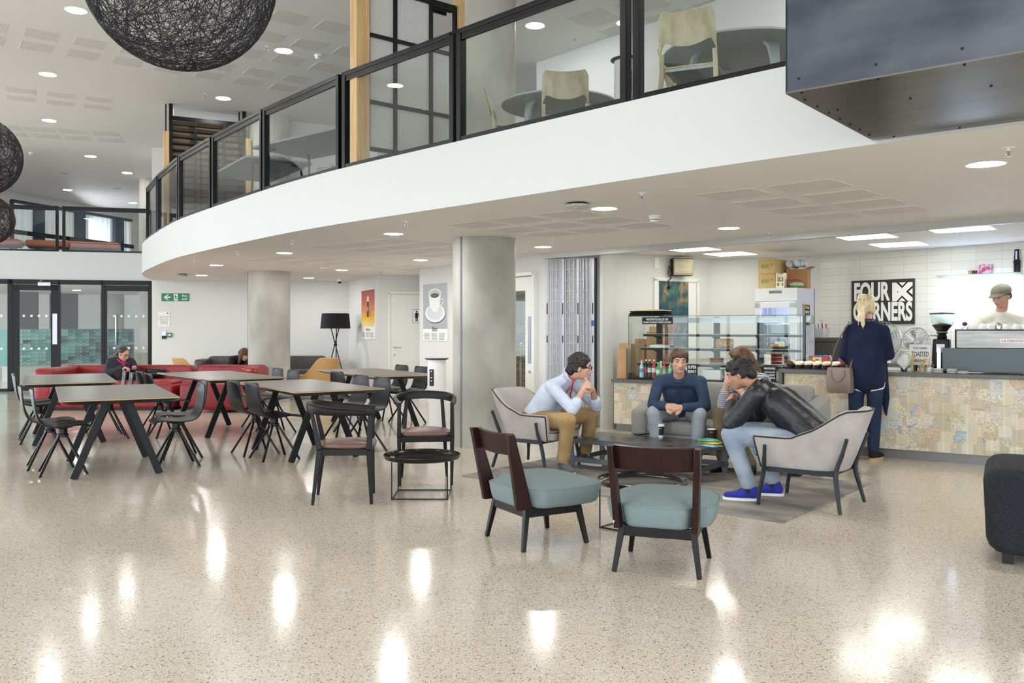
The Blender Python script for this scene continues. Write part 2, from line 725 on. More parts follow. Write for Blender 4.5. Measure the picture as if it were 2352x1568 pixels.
def column(name, x, y, r, z0, z1):
    b = MB()
    b.lathe([(0, z0), (r, z0), (r, z1), (0, z1)], (x, y, 0), 48)
    return struct(b.obj(name, M_CONC, smooth=40))


M_SEAM = mat('column_seam', rgb(120, 122, 120), 0.5)
column('column_1', COL1.x, COL1.y, 0.365, 0, ZC)
column('column_2', COL2.x, COL2.y, 0.375, 0, ZC)
column('column_3', -9.45, 23.0, 0.37, 0, ZC)
for i, (c, r, a) in enumerate(((COL1, 0.365, R(-134)), (COL2, 0.375, R(-160)))):
    b = MB()
    b.box((c[0] + r * math.cos(a), c[1] + r * math.sin(a), ZS / 2), (0.012, 0.03, ZS), rz=a)
    struct(b.obj('trim_%d' % (i + 2), M_SEAM, smooth=0))

# ---- glazed screen to the post room, bridge over it
S0, S1 = V2((-10.9, 18.5)), V2((-7.95, 19.27))
sdir = (S1 - S0).normalized()
sn = Vector((-sdir.y, sdir.x))


def scr(px):
    """distance along the screen line from S0 of the point seen at px"""
    c = (px - PCX) / FPX
    return (c * S0.y - S0.x) / (sdir.x - c * sdir.y)


BR = [S0 - sdir * 8, S1 + sdir * 0.1, S1 + sdir * 0.1 + sn * 1.5, S1 + sn * 9 - sdir * 0.5, S0 + sn * 9 - sdir * 8]
b = MB()
b.prism([(p.x, p.y) for p in BR], ZS, 3.0)
bmesh.ops.recalc_face_normals(b.bm, faces=b.bm.faces)
for f in b.bm.faces:
    f.normal_update()
    f.material_index = 0 if f.normal.z < -0.5 else (2 if f.normal.z > 0.5 else 1)
struct(b.obj('floor_bridge', [M_SOFFIT, M_FASCIA, M_UPFLOOR], smooth=0, fix=False))


def spt(s, z, off=0.0):
    p = S0 + sdir * s + sn * off
    return Vector((p.x, p.y, z))


def glazing(name, spans, z0, z1, label=None):
    """structure window: list of (px0, px1) panes in a black frame"""


SA = scr(-260)
# (kind, px0, px1)
b = MB()
for px0, px1 in ((-420, -400), (-240, -224), (-60, -44), (18.4, 30), (134, 139), (233, 240), (343.5, 348.5)):
    a, c = scr(px0), scr(px1)
    b.bar(spt((a + c) / 2, 0), spt((a + c) / 2, ZS), c - a, 0.08, up=(sn.x, sn.y, 0))
b.bar(spt(scr(-400), ZS - 0.05), spt(scr(348), ZS - 0.05), 0.08, 0.1)
b.bar(spt(scr(-400), 0.03), spt(scr(30), 0.03), 0.08, 0.06)
b.bar(spt(scr(139), 0.03), spt(scr(233), 0.03), 0.08, 0.06)
w1 = struct(b.obj('window_1', M_BLACK, smooth=0))


def pane(par, name, a, c, z0, z1, off=0.0, m=None):
    b = MB()
    b.bar(spt(a, (z0 + z1) / 2, off), spt(c, (z0 + z1) / 2, off), 0.01, z1 - z0)
    return b.obj(name, m or M_GLASS, par, smooth=0)


pane(w1, 'glass_pane', scr(-44), scr(18.4), 0.06, ZS - 0.1)
pane(w1, 'glass_pane', scr(-224), scr(-60), 0.06, ZS - 0.1)
pane(w1, 'glass_pane', scr(-400), scr(-240), 0.06, ZS - 0.1)
pane(w1, 'glass_pane', scr(139), scr(233), 0.06, ZS - 0.1)
M_DOT = mat('frosted_dot', rgb(238, 242, 242), 0.5)


def dots(par, pxs):
    for z in (1.61, 0.91):
        for px in pxs:
            s = scr(px)
            b = MB()
            p = spt(s, z, -0.011)
            b.cyl(p, p + Vector((sn.x, sn.y, 0)) * 0.003, 0.027, n=16)
            b.obj('safety_dot', M_DOT, par, smooth=0)


def gdoor(name, px0, px1, st0, st1, dotpx):
    a, c = scr(px0), scr(px1)
    b = MB()
    zt = ZS - 0.11
    b.bar(spt(a + st0 / 2, 0.01), spt(a + st0 / 2, zt), st0, 0.06, up=(sn.x, sn.y, 0))
    b.bar(spt(c - st1 / 2, 0.01), spt(c - st1 / 2, zt), st1, 0.06, up=(sn.x, sn.y, 0))
    b.bar(spt(a, zt - 0.06), spt(c, zt - 0.06), 0.06, 0.12)
    b.bar(spt(a, 0.06), spt(c, 0.06), 0.06, 0.1)
    o = struct(b.obj(name, M_BLACK, smooth=0))
    pane(o, 'glass_pane', a + st0, c - st1, 0.11, zt - 0.12)
    dots(o, dotpx)
    return o


d1 = gdoor('door_1', 30, 134, 0.12, 0.14, (55, 72.5, 89.8, 107))
b = MB()
s = scr(127)
b.bar(spt(s, 1.0, -0.04), spt(s, 1.66, -0.04), 0.09, 0.004, up=(sn.x, sn.y, 0))
b.obj('push_plate', M_ALU, d1, smooth=0)
b = MB()
b.bar(spt(scr(90), ZS - 0.10, -0.08), spt(scr(119), ZS - 0.10, -0.08), 0.06, 0.075)
b.bar(spt(scr(93), ZS - 0.05, -0.06), spt(scr(100), ZS - 0.0, -0.02), 0.02, 0.015)
b.obj('door_closer', M_ALU, d1, smooth=0, bevel=0.004)
d2 = gdoor('door_2', 240, 343.5, 0.05, 0.03, (262.5, 279.3, 296, 313, 329.6))
b = MB()
s = scr(268)
for sgn in (-1,):
    P = [spt(s, 0.98, -0.03), spt(s, 0.98, -0.09), spt(s, 1.02, -0.1), spt(s, 1.6, -0.1), spt(s, 1.64, -0.09), spt(s, 1.64, -0.03)]
    b.tube(P, 0.013, 8)
b.obj('pull_handle', M_CHROME, d2)
dots(w1, (3.5,))

# post room behind the screen
M_BRICK = mat('dark_brick', rgb(88, 70, 52), 0.8)
t = NT(M_BRICK)
br = t.n('ShaderNodeTexBrick')
br.inputs['Scale'].default_value = 4.4
br.inputs['Color1'].default_value = (*rgb(66, 50, 36), 1)
br.inputs['Color2'].default_value = (*rgb(48, 38, 30), 1)
br.inputs['Mortar'].default_value = (*rgb(96, 80, 62), 1)
mp = t.mapping('Object')
sp = t.sep(mp)
cx = t.n('ShaderNodeCombineXYZ')
t.l(t.math('ADD', sp[0], sp[1]), cx.inputs[0])
t.l(sp[2], cx.inputs[1])
t.l(cx.outputs[0], br.inputs['Vector'])
t.color(br.outputs['Color'])
wall('wall_brick', (-13.9, 26.2), (-13.25, 26.6), 0, ZS, M_BRICK, 0.3)
wall('wall_brick_near', (-14.3, 25.0), (-13.75, 25.2), 0, ZS, M_BRICK, 0.3)
wall('wall_post_room', (-20, 29.2), (-6.5, 32.2), 0, ZC, M_WHITE)
wall('wall_post_room_end', (-7.9, 19.4), (-6.9, 32.2), 0, ZC, M_WHITE, side=-1)
column('column_4', -12.35, 26.9, 0.34, 0, ZS)

# upper window wall (runs back along the bridge), panes hung with pierced screens
Wn0, Wn1 = V2((-14.35, 24.9)), V2((-12.95, 29.6))
wnd = (Wn1 - Wn0).normalized()
wnn = Vector((wnd.y, -wnd.x))
WNL = (Wn1 - Wn0).length
wall('wall_window_head', Wn0 - wnd * 7, Wn1, 5.02, ZC, M_WHITE, 0.2)
wall('wall_window_sill', Wn0 - wnd * 7, Wn1, 3.0, 3.1, M_WHITE, 0.2)
wall('wall_window_pier', Wn0 - wnd * 0.6, Wn0 - wnd * 0.02, 3.1, 5.02, M_WHITE, 0.2)
wall('wall_window_side', Wn1, Wn1 + wnd * 1.2, 3.0, ZC, M_WHITE, 0.2)
b = MB()
M_NAVY = mat('window_frame_navy', rgb(40, 56, 80), 0.4, spec=0.3)


def wpt(s, z, off=0.0):
    p = Wn0 + wnd * s + wnn * off
    return Vector((p.x, p.y, z))


for s, wdt in ((0.03, 0.1), (1.02, 0.34), (2.62, 0.36), (4.3, 0.4)):
    b.bar(wpt(s, 3.1), wpt(s, 5.02), wdt, 0.12, up=(wnn.x, wnn.y, 0))
b.bar(wpt(0, 4.99), wpt(WNL, 4.99), 0.14, 0.08)
b.bar(wpt(0, 3.13), wpt(WNL, 3.13), 0.14, 0.06)
w2 = struct(b.obj('window_2', M_NAVY, smooth=0))
b = MB()
b.bar(wpt(0, 4.1, 0.1), wpt(WNL, 4.1, 0.1), 0.03, 0.13)
b.obj('guard_rail', M_BLACK, w2, smooth=0)
M_CURT = mat('pierced_screen', rgb(232, 236, 236), 0.7)
t = NT(M_CURT)
v = t.mapping('Object', (1, 1, 1))
sp = t.sep(v)
along = t.math('ADD', t.math('MULTIPLY', sp[0], wnd.x), t.math('MULTIPLY', sp[1], wnd.y))
hx = t.math('LESS_THAN', t.math('FRACT', t.math('MULTIPLY', along, 11)), 0.42)
hy = t.math('LESS_THAN', t.math('FRACT', t.math('MULTIPLY', sp[2], 13)), 0.5)
band = t.math('GREATER_THAN', t.math('FRACT', t.math('MULTIPLY', along, 1.9)), 0.3)
t.color(t.mix(t.math('MULTIPLY', t.math('MULTIPLY', hx, hy), band), rgb(238, 242, 242), rgb(168, 178, 182)))
trl = t.n('ShaderNodeBsdfTranslucent')
trl.inputs['Color'].default_value = (0.9, 0.93, 0.94, 1)
mxs = t.n('ShaderNodeMixShader')
mxs.inputs[0].default_value = 0.85
t.l(t.p.outputs[0], mxs.inputs[1])
t.l(trl.outputs[0], mxs.inputs[2])
t.l(mxs.outputs[0], [n for n in t.t.nodes if n.type == 'OUTPUT_MATERIAL'][0].inputs[0])
for s0, s1 in ((0.1, 0.84), (1.22, 2.42), (2.83, 4.08), (4.52, 4.85)):
    grid = []
    for z in (3.12, 5.0):
        row = []
        n = int((s1 - s0) / 0.045)
        for i in range(n + 1):
            s = s0 + (s1 - s0) * i / n
            row.append(wpt(s, z, -0.12 + 0.025 * math.sin(i * 1.3)))
        grid.append(row)
    bb = MB()
    bb.sheet(grid, 0.004)
    bb.obj('pierced_blind', M_CURT, w2, smooth=60)

# ---- curtain wall on the daylight side of the hall, out of the picture at left
b = MB()
XL = -18.6
for k in range(17):
    b.box((XL, -8 + 1.5 * k, ZC / 2), (0.14, 0.07, ZC))
for z in (0.05, 2.6, ZC - 0.05):
    b.box((XL, 4, z), (0.12, 24, 0.08))
w3 = struct(b.obj('window_3', M_BLACK, smooth=0))
for k in range(16):
    b = MB()
    b.box((XL, -7.25 + 1.5 * k, ZC / 2), (0.012, 1.43, ZC - 0.1))
    b.obj('glass_pane', M_GLASS, w3, smooth=0)

# ---- toilet door
dd = (DW1 - AW1).normalized()
dn = Vector((dd.y, -dd.x))
drz = math.atan2(dd.y, dd.x)
M_DOORW = mat('door_white', rgb(234, 233, 226), 0.4)
b = MB()
DH, DWD = 2.0, 0.9
o3 = AW1 + dd * 0.2 + dn * 0.001
for x in (0.02, DWD + 0.06):
    b.box((x, -0.012, DH / 2 + 0.02), (0.05, 0.026, DH + 0.05))
b.box((DWD / 2 + 0.04, -0.012, DH + 0.045), (DWD + 0.09, 0.026, 0.05))
d3 = struct(b.obj('door_3', M_DOORW, smooth=0, loc=(o3.x, o3.y, 0), rz=drz, bevel=0.003))
b = MB()
b.box((DWD / 2 + 0.04, -0.006, DH / 2 + 0.01), (DWD - 0.005, 0.012, DH - 0.005))
b.obj('door_leaf', M_DOORW, d3, smooth=0)
b = MB()
b.cyl((0.12, -0.012, 0.97), (0.12, -0.02, 0.97), 0.027)
b.tube([(0.12, -0.015, 0.97), (0.12, -0.055, 0.97), (0.14, -0.06, 0.97), (0.25, -0.06, 0.97)], 0.009, 8)
b.cyl((0.12, -0.012, 0.82), (0.12, -0.02, 0.82), 0.024)
b.obj('door_handle', M_CHROME, d3)
b = MB()
b.box((0.76, -0.03, DH - 0.07), (0.22, 0.05, 0.06))
b.obj('door_closer', M_ALU, d3, smooth=0, bevel=0.004)
b = MB()
b.box((0.565, -0.0135, 1.585), (0.17, 0.003, 0.27))
sg = b.obj('door_sign', M_PAPER, d3, smooth=0)
b = MB()
for x0, z0, sx_, sz_ in ((0, 0.13, 0.165, 0.006), (0, -0.13, 0.165, 0.006)):
    b.box((0.565 + x0, -0.0155, 1.585 + z0), (sx_, 0.001, sz_))
for sgn in (-1, 1):
    b.box((0.565 + sgn * 0.08, -0.0155, 1.585), (0.006, 0.001, 0.26))
b.cyl((0.565, -0.0148, 1.672), (0.565, -0.0162, 1.672), 0.018, n=14)
b.box((0.565, -0.0155, 1.605), (0.05, 0.0014, 0.09))
b.box((0.55, -0.0155, 1.57), (0.045, 0.0014, 0.05), top=(0.4, 1))
for sgn in (-1, 1):
    b.bar((0.565 + sgn * 0.032, -0.0155, 1.645), (0.565 + sgn * 0.04, -0.0155, 1.575), 0.012, 0.0014, up=(0, 1, 0))
    b.box((0.565 + sgn * 0.014, -0.0155, 1.525), (0.018, 0.0014, 0.085))
b.obj('figure', M_DARK, sg, smooth=0)

# ---- kitchen door with its narrow glass
kdir = wd
krz = math.atan2(kdir.y, kdir.x)
b = MB()
KL = (KD1 - KD0).length
for x in (0.02, KL - 0.02):
    b.box((x, 0.02, 1.08), (0.05, 0.16, 2.16))
b.box((KL / 2, 0.02, 2.135), (KL, 0.16, 0.05))
d4 = struct(b.obj('door_4', M_DOORW, smooth=0, loc=(KD0.x, KD0.y, 0), rz=krz))
b = MB()
# leaf as frame round the glass
x0, x1, g0, g1 = 0.05, KL - 0.05, 0.30, 0.60
b.box(((x0 + g0) / 2, 0.03, 1.06), (g0 - x0, 0.045, 2.08))
b.box(((g1 + x1) / 2, 0.03, 1.06), (x1 - g1, 0.045, 2.08))
b.box(((g0 + g1) / 2, 0.03, 0.2), (g1 - g0, 0.045, 0.38))
b.box(((g0 + g1) / 2, 0.03, 2.0), (g1 - g0, 0.045, 0.2))
lf = b.obj('door_leaf', M_DOORW, d4, smooth=0)
b = MB()
b.box(((g0 + g1) / 2, 0.03, 1.145), (g1 - g0, 0.008, 1.51))
b.obj('glass_pane', M_CLEAR, d4, smooth=0)
b = MB()
b.box((0.705, 0.004, 1.18), (0.075, 0.004, 0.68))
b.obj('push_plate', mat('plate_grey', rgb(150, 152, 158), 0.4, 0.6), d4, smooth=0)
b = MB()
b.cyl((0.72, 0.008, 0.72), (0.72, -0.012, 0.72), 0.022)
b.obj('lock', M_CHROME, d4)

# ---- cafe back doorway with the poster behind it
lwd = (LW1 - LW0).normalized()
lrz = math.atan2(lwd.y, lwd.x)
def lwpt(px):
    c = (px - PCX) / FPX
    return (c * LW0.y - LW0.x) / (lwd.x - c * lwd.y)
b = MB()
sA, sB = lwpt(1506), lwpt(1599)
hD = 1.36 + (752 - 641) / 2000 * 12.5
for s in (sA - 0.02, sB + 0.02):
    b.box((s, -0.012, hD / 2), (0.05, 0.03, hD))
b.box(((sA + sB) / 2, -0.012, hD + 0.0), (sB - sA + 0.09, 0.03, 0.05))
d5 = struct(b.obj('door_5', M_DOORW, smooth=0, loc=(LW0.x, LW0.y, 0), rz=lrz))
b = MB()
b.box(((sA + sB) / 2, -0.004, hD / 2), (sB - sA - 0.02, 0.008, hD - 0.02))
b.obj('door_leaf', M_DOORW, d5, smooth=0)

# ---- perforated acoustic panels let into the ceilings
def stripes(name, base, dark, rz, per=0.021, duty=0.36, cell=None):
    m = mat(name, base, 0.7)
    t = NT(m)
    v = t.mapping('Object', (1, 1, 1))
    sp = t.sep(v)
    sx_ = t.math('LESS_THAN', t.math('FRACT', t.math('DIVIDE', sp[0], per)), duty)
    if cell:
        sx_ = t.math('MULTIPLY', sx_, t.math('LESS_THAN', t.math('FRACT', t.math('DIVIDE', sp[1], cell)), duty + 0.25))
    t.color(t.mix(sx_, base, dark))
    return m


M_SLOT = stripes('slotted_panel', rgb(238, 234, 226), rgb(200, 195, 186), 0, 0.024, 0.42)
M_SLOTU = stripes('slotted_panel_upper', rgb(240, 239, 236), rgb(208, 206, 202), 0, 0.026, 0.42)
M_HOLE = stripes('holed_panel', rgb(238, 234, 226), rgb(198, 193, 184), 0, 0.022, 0.4, 0.022)
NTRIM = 4


def acoustic(O, U, V, nu, nv, su, sv, z, m, name=None):
    """grid of panels: O corner, U and V the steps between panels, su and sv the sizes along them"""
    global NTRIM
    O, U, V = Vector(O), Vector(U), Vector(V)
    a = math.atan2(U.y, U.x)
    iv = Matrix.Rotation(-a, 3, 'Z')
    b = MB()
    for i in range(nu):
        for j in range(nv):
            p = iv @ (U * i + V * j)
            dv = (iv @ V).normalized() * sv
            q = [(p.x, p.y), (p.x + su, p.y), (p.x + su + dv.x, p.y + dv.y), (p.x + dv.x, p.y + dv.y)]
            b.prism(q, -0.003, 0.0)
    NTRIM += 1
    return struct(b.obj('trim_%d' % NTRIM, m, smooth=0, loc=(O.x, O.y, z), rz=a))


g = lambda px, py, z=ZS: at(px, py, z).xy.to_3d()
O = g(1594.5, 446.6)
acoustic(O, g(1760, 427.5) - O, g(1679.5, 465.3) - O, 2, 4, 0.48, 0.42, ZS, M_HOLE)
O = g(1020, 516)
U = (g(1594.5, 446.6) - g(1760, 427.5)) * -1.0
V = g(1679.5, 465.3) - g(1594.5, 446.6)
acoustic(O, U, V * 1.0, 3, 3, 0.48, 0.42, ZS, M_SLOT)
acoustic(g(706, 567), U, V, 3, 5, 0.48, 0.42, ZS, M_HOLE)
acoustic(g(552, 597), U, V, 2, 6, 0.48, 0.42, ZS, M_HOLE)
h = lambda px, py: at(px, py, ZC).xy.to_3d()
O = h(59.5, 62.9)
U, V = h(175, 83.3) - O, h(49.3, 91.8) - O
acoustic(O - U, U, V, 8, 2, 0.40, 0.40, ZC, M_SLOTU)
O = h(13.6, 198)
acoustic(O, h(108, 209) - O, h(15.3, 217.7) - O, 3, 2, 0.42, 0.34, ZC, M_SLOTU)
O = h(51, 289)
acoustic(O - (h(130, 294) - O), h(130, 294) - O, h(69, 305) - O, 4, 2, 0.5, 0.46, ZC, M_SLOTU)
O = h(640, 21)
acoustic(O, U * 0.78 * 1.3, V * 1.4, 3, 3, 0.42, 0.42, ZC, M_HOLE)
O = h(1300, 40)
acoustic(O, Vector((0.75, -0.66, 0)) * 0.7, Vector((0.66, 0.75, 0)) * 0.66, 7, 3, 0.52, 0.5, ZC, M_HOLE)
# ================================================================== ceiling fittings
def downlight(px, py, z, r, label, group):
    p = at(px, py, z)
    o = thing('downlight', label, 'ceiling light', p, 0, group)
    b = MB()
    b.lathe([(r, -0.001), (r + 0.016, -0.004), (r + 0.02, 0.0)], n=28)
    b.obj('trim_ring', M_PLASTIC, o)
    b = MB()
    b.lathe([(0, -0.003), (r, -0.003), (r, -0.0005), (0, -0.0005)], n=28)
    b.obj('diffuser', M_LAMP, o)
    return o


for px, py, where in ((1388, 479, 'beside the grey access point under the gallery'), (904, 537, 'left of the near concrete column under the gallery'), (1247, 567, 'between the near column and the folding shutter'), (654, 581, 'in front of the far concrete column under the gallery'),
                      (966, 597, 'over the white toilet door wall'), (497, 609, 'third from the curved left end of the gallery'), (785, 620, 'above the black floor lamp, the right one of two'), (709, 638, 'above the grey leather sofa, beside the far column'), (463, 632, 'nearest the green exit sign'),
                      (1674, 524, 'in front of the shutter rail by the cafe'), (2264, 377, 'largest and nearest one at the right edge')):
    downlight(px, py, ZS, 0.1, 'round downlight in the low soffit ' + where, 'soffit downlights')
for px, py, where in ((175, 24, 'left of the big woven ball lamp'), (652, 117, 'right of the big woven ball lamp'), (110, 171, 'below the long row of slotted panels at far left'), (513, 226, 'above the louvred partition'), (113, 277, 'between two rows of slotted panels at far left'), (208, 359, 'past the last row of slotted panels'), (292, 397, 'left of the louvred partition post'), (155, 436, 'farthest left near the window wall'), (305, 466, 'in front of the far upper column'), (1229, 59, 'seen through the balustrade beside the near column'), (1815, 47, 'half hidden by the dark steel box')):
    downlight(px, py, ZC, 0.115, 'round downlight in the high ceiling ' + where, 'high ceiling downlights')
p = at(200, 651, ZS)
downlight(200, 651, ZS, 0.1, 'round downlight in the post room behind the glass screen', None)


def sprinkler(px, py, z, where):
    o = thing('sprinkler', 'small pendent fire sprinkler ' + where, 'sprinkler', at(px, py - 6, z), 0, 'ceiling sprinklers')
    b = MB()
    b.lathe([(0, -0.004), (0.032, -0.004), (0.036, 0)], n=16)
    b.cyl((0, 0, 0), (0, 0, -0.02), 0.009, n=8)
    b.obj('rose', M_PLASTIC, o)
    b = MB()
    b.cyl((0, 0, -0.02), (0, 0, -0.045), 0.0035, n=6)
    b.obj('bulb', M_RED, o)
    b = MB()
    for s in (-1, 1):
        b.tube([(s * 0.008, 0, -0.018), (s * 0.014, 0, -0.032), (s * 0.004, 0, -0.048)], 0.0025, 6)
    b.lathe([(0, -0.051), (0.016, -0.05), (0.016, -0.048), (0, -0.048)], n=12)
    b.obj('deflector', M_CHROME, o)


for px, py, z, w in ((1474, 449, ZS, 'above the round smoke detector over the seating'), (933, 513, ZS, 'on the soffit above the downlight left of the near column'), (672, 557, ZS, 'on the soffit above the far column downlight'), (546, 582, ZS, 'on the soffit left of the far column'), (2316, 345, ZS, 'beside the largest downlight at the right'), (1767, 541, ZS, 'hanging by the cafe shutter rail'), (448, 605, ZS, 'near the curved end of the gallery soffit'), (876, 627, ZS, 'above the wall with the orange poster'),
                     (614, 112, ZC, 'left of the downlight right of the big ball lamp'), (472, 221, ZC, 'left of the downlight above the louvred partition'), (228, 398, ZC, 'on the high ceiling near the bridge'), (1320, 92, ZC, 'behind the balustrade on the gallery ceiling')):
    sprinkler(px, py, z, w)


def detector(px, py, z, where):
    o = thing('smoke_detector', 'white round smoke detector ' + where, 'smoke detector', at(px, py - 8, z), 0, 'smoke detectors')
    b = MB()
    b.lathe([(0.0, 0), (0.055, 0), (0.055, -0.012), (0.045, -0.022), (0.045, -0.03)], n=20)
    b.obj('base', M_PLASTIC, o)
    b = MB()
    b.lathe([(0.047, -0.028), (0.042, -0.05), (0.03, -0.058), (0, -0.058)], n=20)
    b.obj('sensor_head', M_PLASTIC, o)
    b = MB()
    b.lathe([(0.0425, -0.034), (0.0455, -0.034), (0.0445, -0.042), (0.041, -0.042)], n=20)
    b.obj('slot', M_DARK, o)


for px, py, z, w in ((1503, 503, ZS, 'on the soffit over the seating group'), (743, 622, ZS, 'on the soffit near the floor lamp'), (731, 134, ZC, 'on the high ceiling right of the big ball lamp'), (72, 358, ZC, 'on the high ceiling by the middle ball lamp')):
    detector(px, py, z, w)


def access_point(px, py, z, w):
    o = thing('access_point', 'flat grey wireless access point ' + w, 'access point', at(px, py, z), R(-20), 'wireless access points')
    b = MB()
    b.lathe([(0, -0.012), (0.075, -0.012), (0.085, 0), (0, 0)], n=8)
    b.obj('bracket', M_DARK, o)
    b = MB()
    b.lathe([(0, -0.05), (0.06, -0.05), (0.11, -0.035), (0.118, -0.022), (0.1, -0.012), (0, -0.012)], n=8)
    b.obj('housing', mat('ap_grey', rgb(196, 196, 190), 0.5) if 'ap_grey' not in MATS else MATS['ap_grey'], o, bevel=0.004)
    b = MB()
    b.ell((0.0, -0.06, -0.047), 0.004, n=8, m=6)
    b.obj('status_light', emit_mat('green_led', (0.1, 1, 0.4), 3) if 'green_led' not in MATS else MATS['green_led'], o)


access_point(1327, 466, ZS, 'beside a downlight over the seating group')
access_point(420, 629, ZS, 'near the curved end of the gallery')
o = thing('dome_camera', 'small white dome camera with black eye by the floor lamp', 'security camera', at(780, 641, ZS))
b = MB()
b.lathe([(0, 0), (0.06, 0), (0.06, -0.04), (0.055, -0.05), (0, -0.05)], n=20)
b.obj('housing', M_PLASTIC, o)
b = MB()
b.ell((0, 0, -0.05), (0.045, 0.045, 0.045), n=16, m=10)
b.obj('dome', M_SCREEN, o)
for px, py, w in ((148, 398, 'near the bridge windows'), (270, 433, 'in front of the far upper column'), (877, 196, 'behind the wooden partition post')):
    o = thing('ceiling_speaker', 'flat round ceiling speaker grille ' + w, 'speaker', at(px, py, ZC), 0, 'ceiling speakers')
    b = MB()
    b.lathe([(0.11, 0), (0.13, -0.004), (0.132, 0)], n=28)
    b.obj('ring', M_PLASTIC, o)
    b = MB()
    b.lathe([(0, -0.004), (0.11, -0.002), (0.11, 0), (0, 0)], n=28)
    b.obj('grille', mat('speaker_grille', rgb(200, 198, 192), 0.8) if 'speaker_grille' not in MATS else MATS['speaker_grille'], o)

# ---- square light panels in the cafe ceiling
ua = math.atan2(-0.62, 0.78)
for i, (px, py, w) in enumerate(((1590, 571, 'farthest left, above the wall heater'), (1678, 582, 'second from the left, above the cake cabinet'), (1988, 542, 'nearest, above the woman at the counter'), (2064, 560, 'above the shop sign on the tiles'), (2205, 524, 'farthest right, dimmer, near the shutter rail'))):
    p = at(px, py, ZS)
    o = thing('ceiling_light_panel', 'square recessed ceiling light panel in the cafe, ' + w, 'ceiling light', p, ua, 'cafe light panels')
    b = MB()
    b.box((0, 0, -0.004), (0.6, 0.6, 0.008))
    b.obj('frame', M_PLASTIC, o, smooth=0)
    b = MB()
    b.box((0, 0, -0.009), (0.55, 0.55, 0.004))
    b.obj('diffuser', M_LPANEL, o, smooth=0)

# ================================================================== balustrades
def balustrade(p, q, z, h, label, group, m=None, first=True):
    p, q = V2(p), V2(q)
    d = q - p
    L = d.length
    o = thing('glass_balustrade_panel', label, 'balustrade', (p.x, p.y, z), math.atan2(d.y, d.x), group)
    for x in (0.03, L - 0.03):
        b = MB()
        b.box((x, 0, h / 2), (0.055, 0.07, h))
        b.obj('post', M_BLACK2, o, smooth=0, bevel=0.004)
    b = MB()
    b.box((L / 2, 0.0, h - 0.02), (L, 0.07, 0.04))
    b.box((L / 2, -0.01, h - 0.065), (L - 0.11, 0.03, 0.06))
    b.obj('top_rail', M_BLACK2, o, smooth=0, bevel=0.004)
    b = MB()
    b.box((L / 2, 0, 0.02), (L, 0.06, 0.04))
    b.obj('base_channel', M_BLACK2, o, smooth=0)
    b = MB()
    b.box((L / 2, 0, h / 2 - 0.03), (L - 0.12, 0.012, h - 0.14))
    b.obj('glass_pane', M_GLASS, o, smooth=0)
    return o


spans = [(357, 333.5), (405, 358.5), (480, 407), (597.5, 483.5), (775, 600), (1039, 782), (1436, 1045), (1900, 1449), (2700, 1925)]
names = ['shortest pane at the curved far end', 'second pane from the curved end', 'third pane from the curved end', 'pane in front of the louvred partition', 'pane in front of the grey gallery tables', 'pane in front of the grid partition', 'wide pane before a round table', 'pane beside the dark steel box', 'pane behind the dark steel box']
for (pa, pb), nm in zip(spans, names):
    p, q = edge_px(pb, 0.045), edge_px(pa, 0.045)
    balustrade(p, q, ZU, 0.955, 'black framed glass balustrade on the gallery edge, ' + nm, 'gallery balustrade panels')
for pa, pb, nm in ((-330, -120, 'pane at far left'), (-115, 133.5, 'left pane in front of the orange bench'), (142, 346, 'right pane before the orange bench end')):
    p, q = spt(scr(pa), 0, 0.05), spt(scr(pb), 0, 0.05)
    balustrade(p.xy, q.xy, 3.0, 0.985, 'black framed glass on the far bridge, ' + nm, 'bridge balustrade panels')

# ================================================================== dark steel box
M_STEEL = mottled('raw_steel', rgb(56, 61, 70), rgb(92, 97, 104), 3.0, 0.5, 8, lo=0.38, hi=0.68, metal=0.4, stretch=(0.6, 0.6, 1.4), bump=0.1, bdist=0.002, bscale=30)
M_STEELB = mottled('brushed_steel', rgb(112, 108, 102), rgb(92, 88, 84), 2.0, 0.26, 4, metal=1.0, stretch=(0.4, 6, 1))
ZB = 2.417
A, B_, C_, D_ = at(1804.4, 211.6, ZB), at(2008.5, 318.7, ZB), at(2352, 115.6, ZB), at(2352, 273, ZB)
ax = (C_ - A).normalized()
ay = Vector((-ax.y, ax.x, 0))
dep = (B_ - A).dot(ay)
o = thing('steel_box', 'dark raw steel box hanging in front of the gallery edge', 'steel casing', (A.x, A.y, ZB), math.atan2(ax.y, ax.x))
LB, HB = 3.4, 1.75
b = MB()
b.box((LB / 2, 0.004, HB / 2), (LB, 0.008, HB))
b.obj('front_sheet', M_STEEL, o, smooth=0)
b = MB()
b.box((LB / 2, dep - 0.004, HB / 2), (LB, 0.008, HB))
b.box((0.004, dep / 2, HB / 2), (0.008, dep, HB))
b.box((LB - 0.004, dep / 2, HB / 2), (0.008, dep, HB))
b.box((LB / 2, dep / 2, HB - 0.004), (LB, dep, 0.008))
b.obj('side_sheets', M_STEEL, o, smooth=0)
b = MB()
b.box((LB / 2, dep / 2, -0.004), (LB, dep, 0.008))
b.obj('underside_sheet', M_STEELB, o, smooth=0)
sc_b = MB()
for i in range(12):
    sc_b.cyl((0.06 + 0.33 * i, -0.003, 0.05), (0.06 + 0.33 * i, 0.002, 0.05), 0.006, n=10)
    for yy in (0.03, dep * 0.35, dep - 0.03):
        sc_b.cyl((0.06 + 0.33 * i + 0.05 * yy, yy, -0.012), (0.06 + 0.33 * i + 0.05 * yy, yy, -0.007), 0.006, n=10)
for k in range(1, 8):
    sc_b.cyl((0.03, dep * k / 8, -0.012), (0.03, dep * k / 8, -0.007), 0.006, n=10)
sc_b.obj('screws', M_DARK, o)['kind'] = 'stuff'
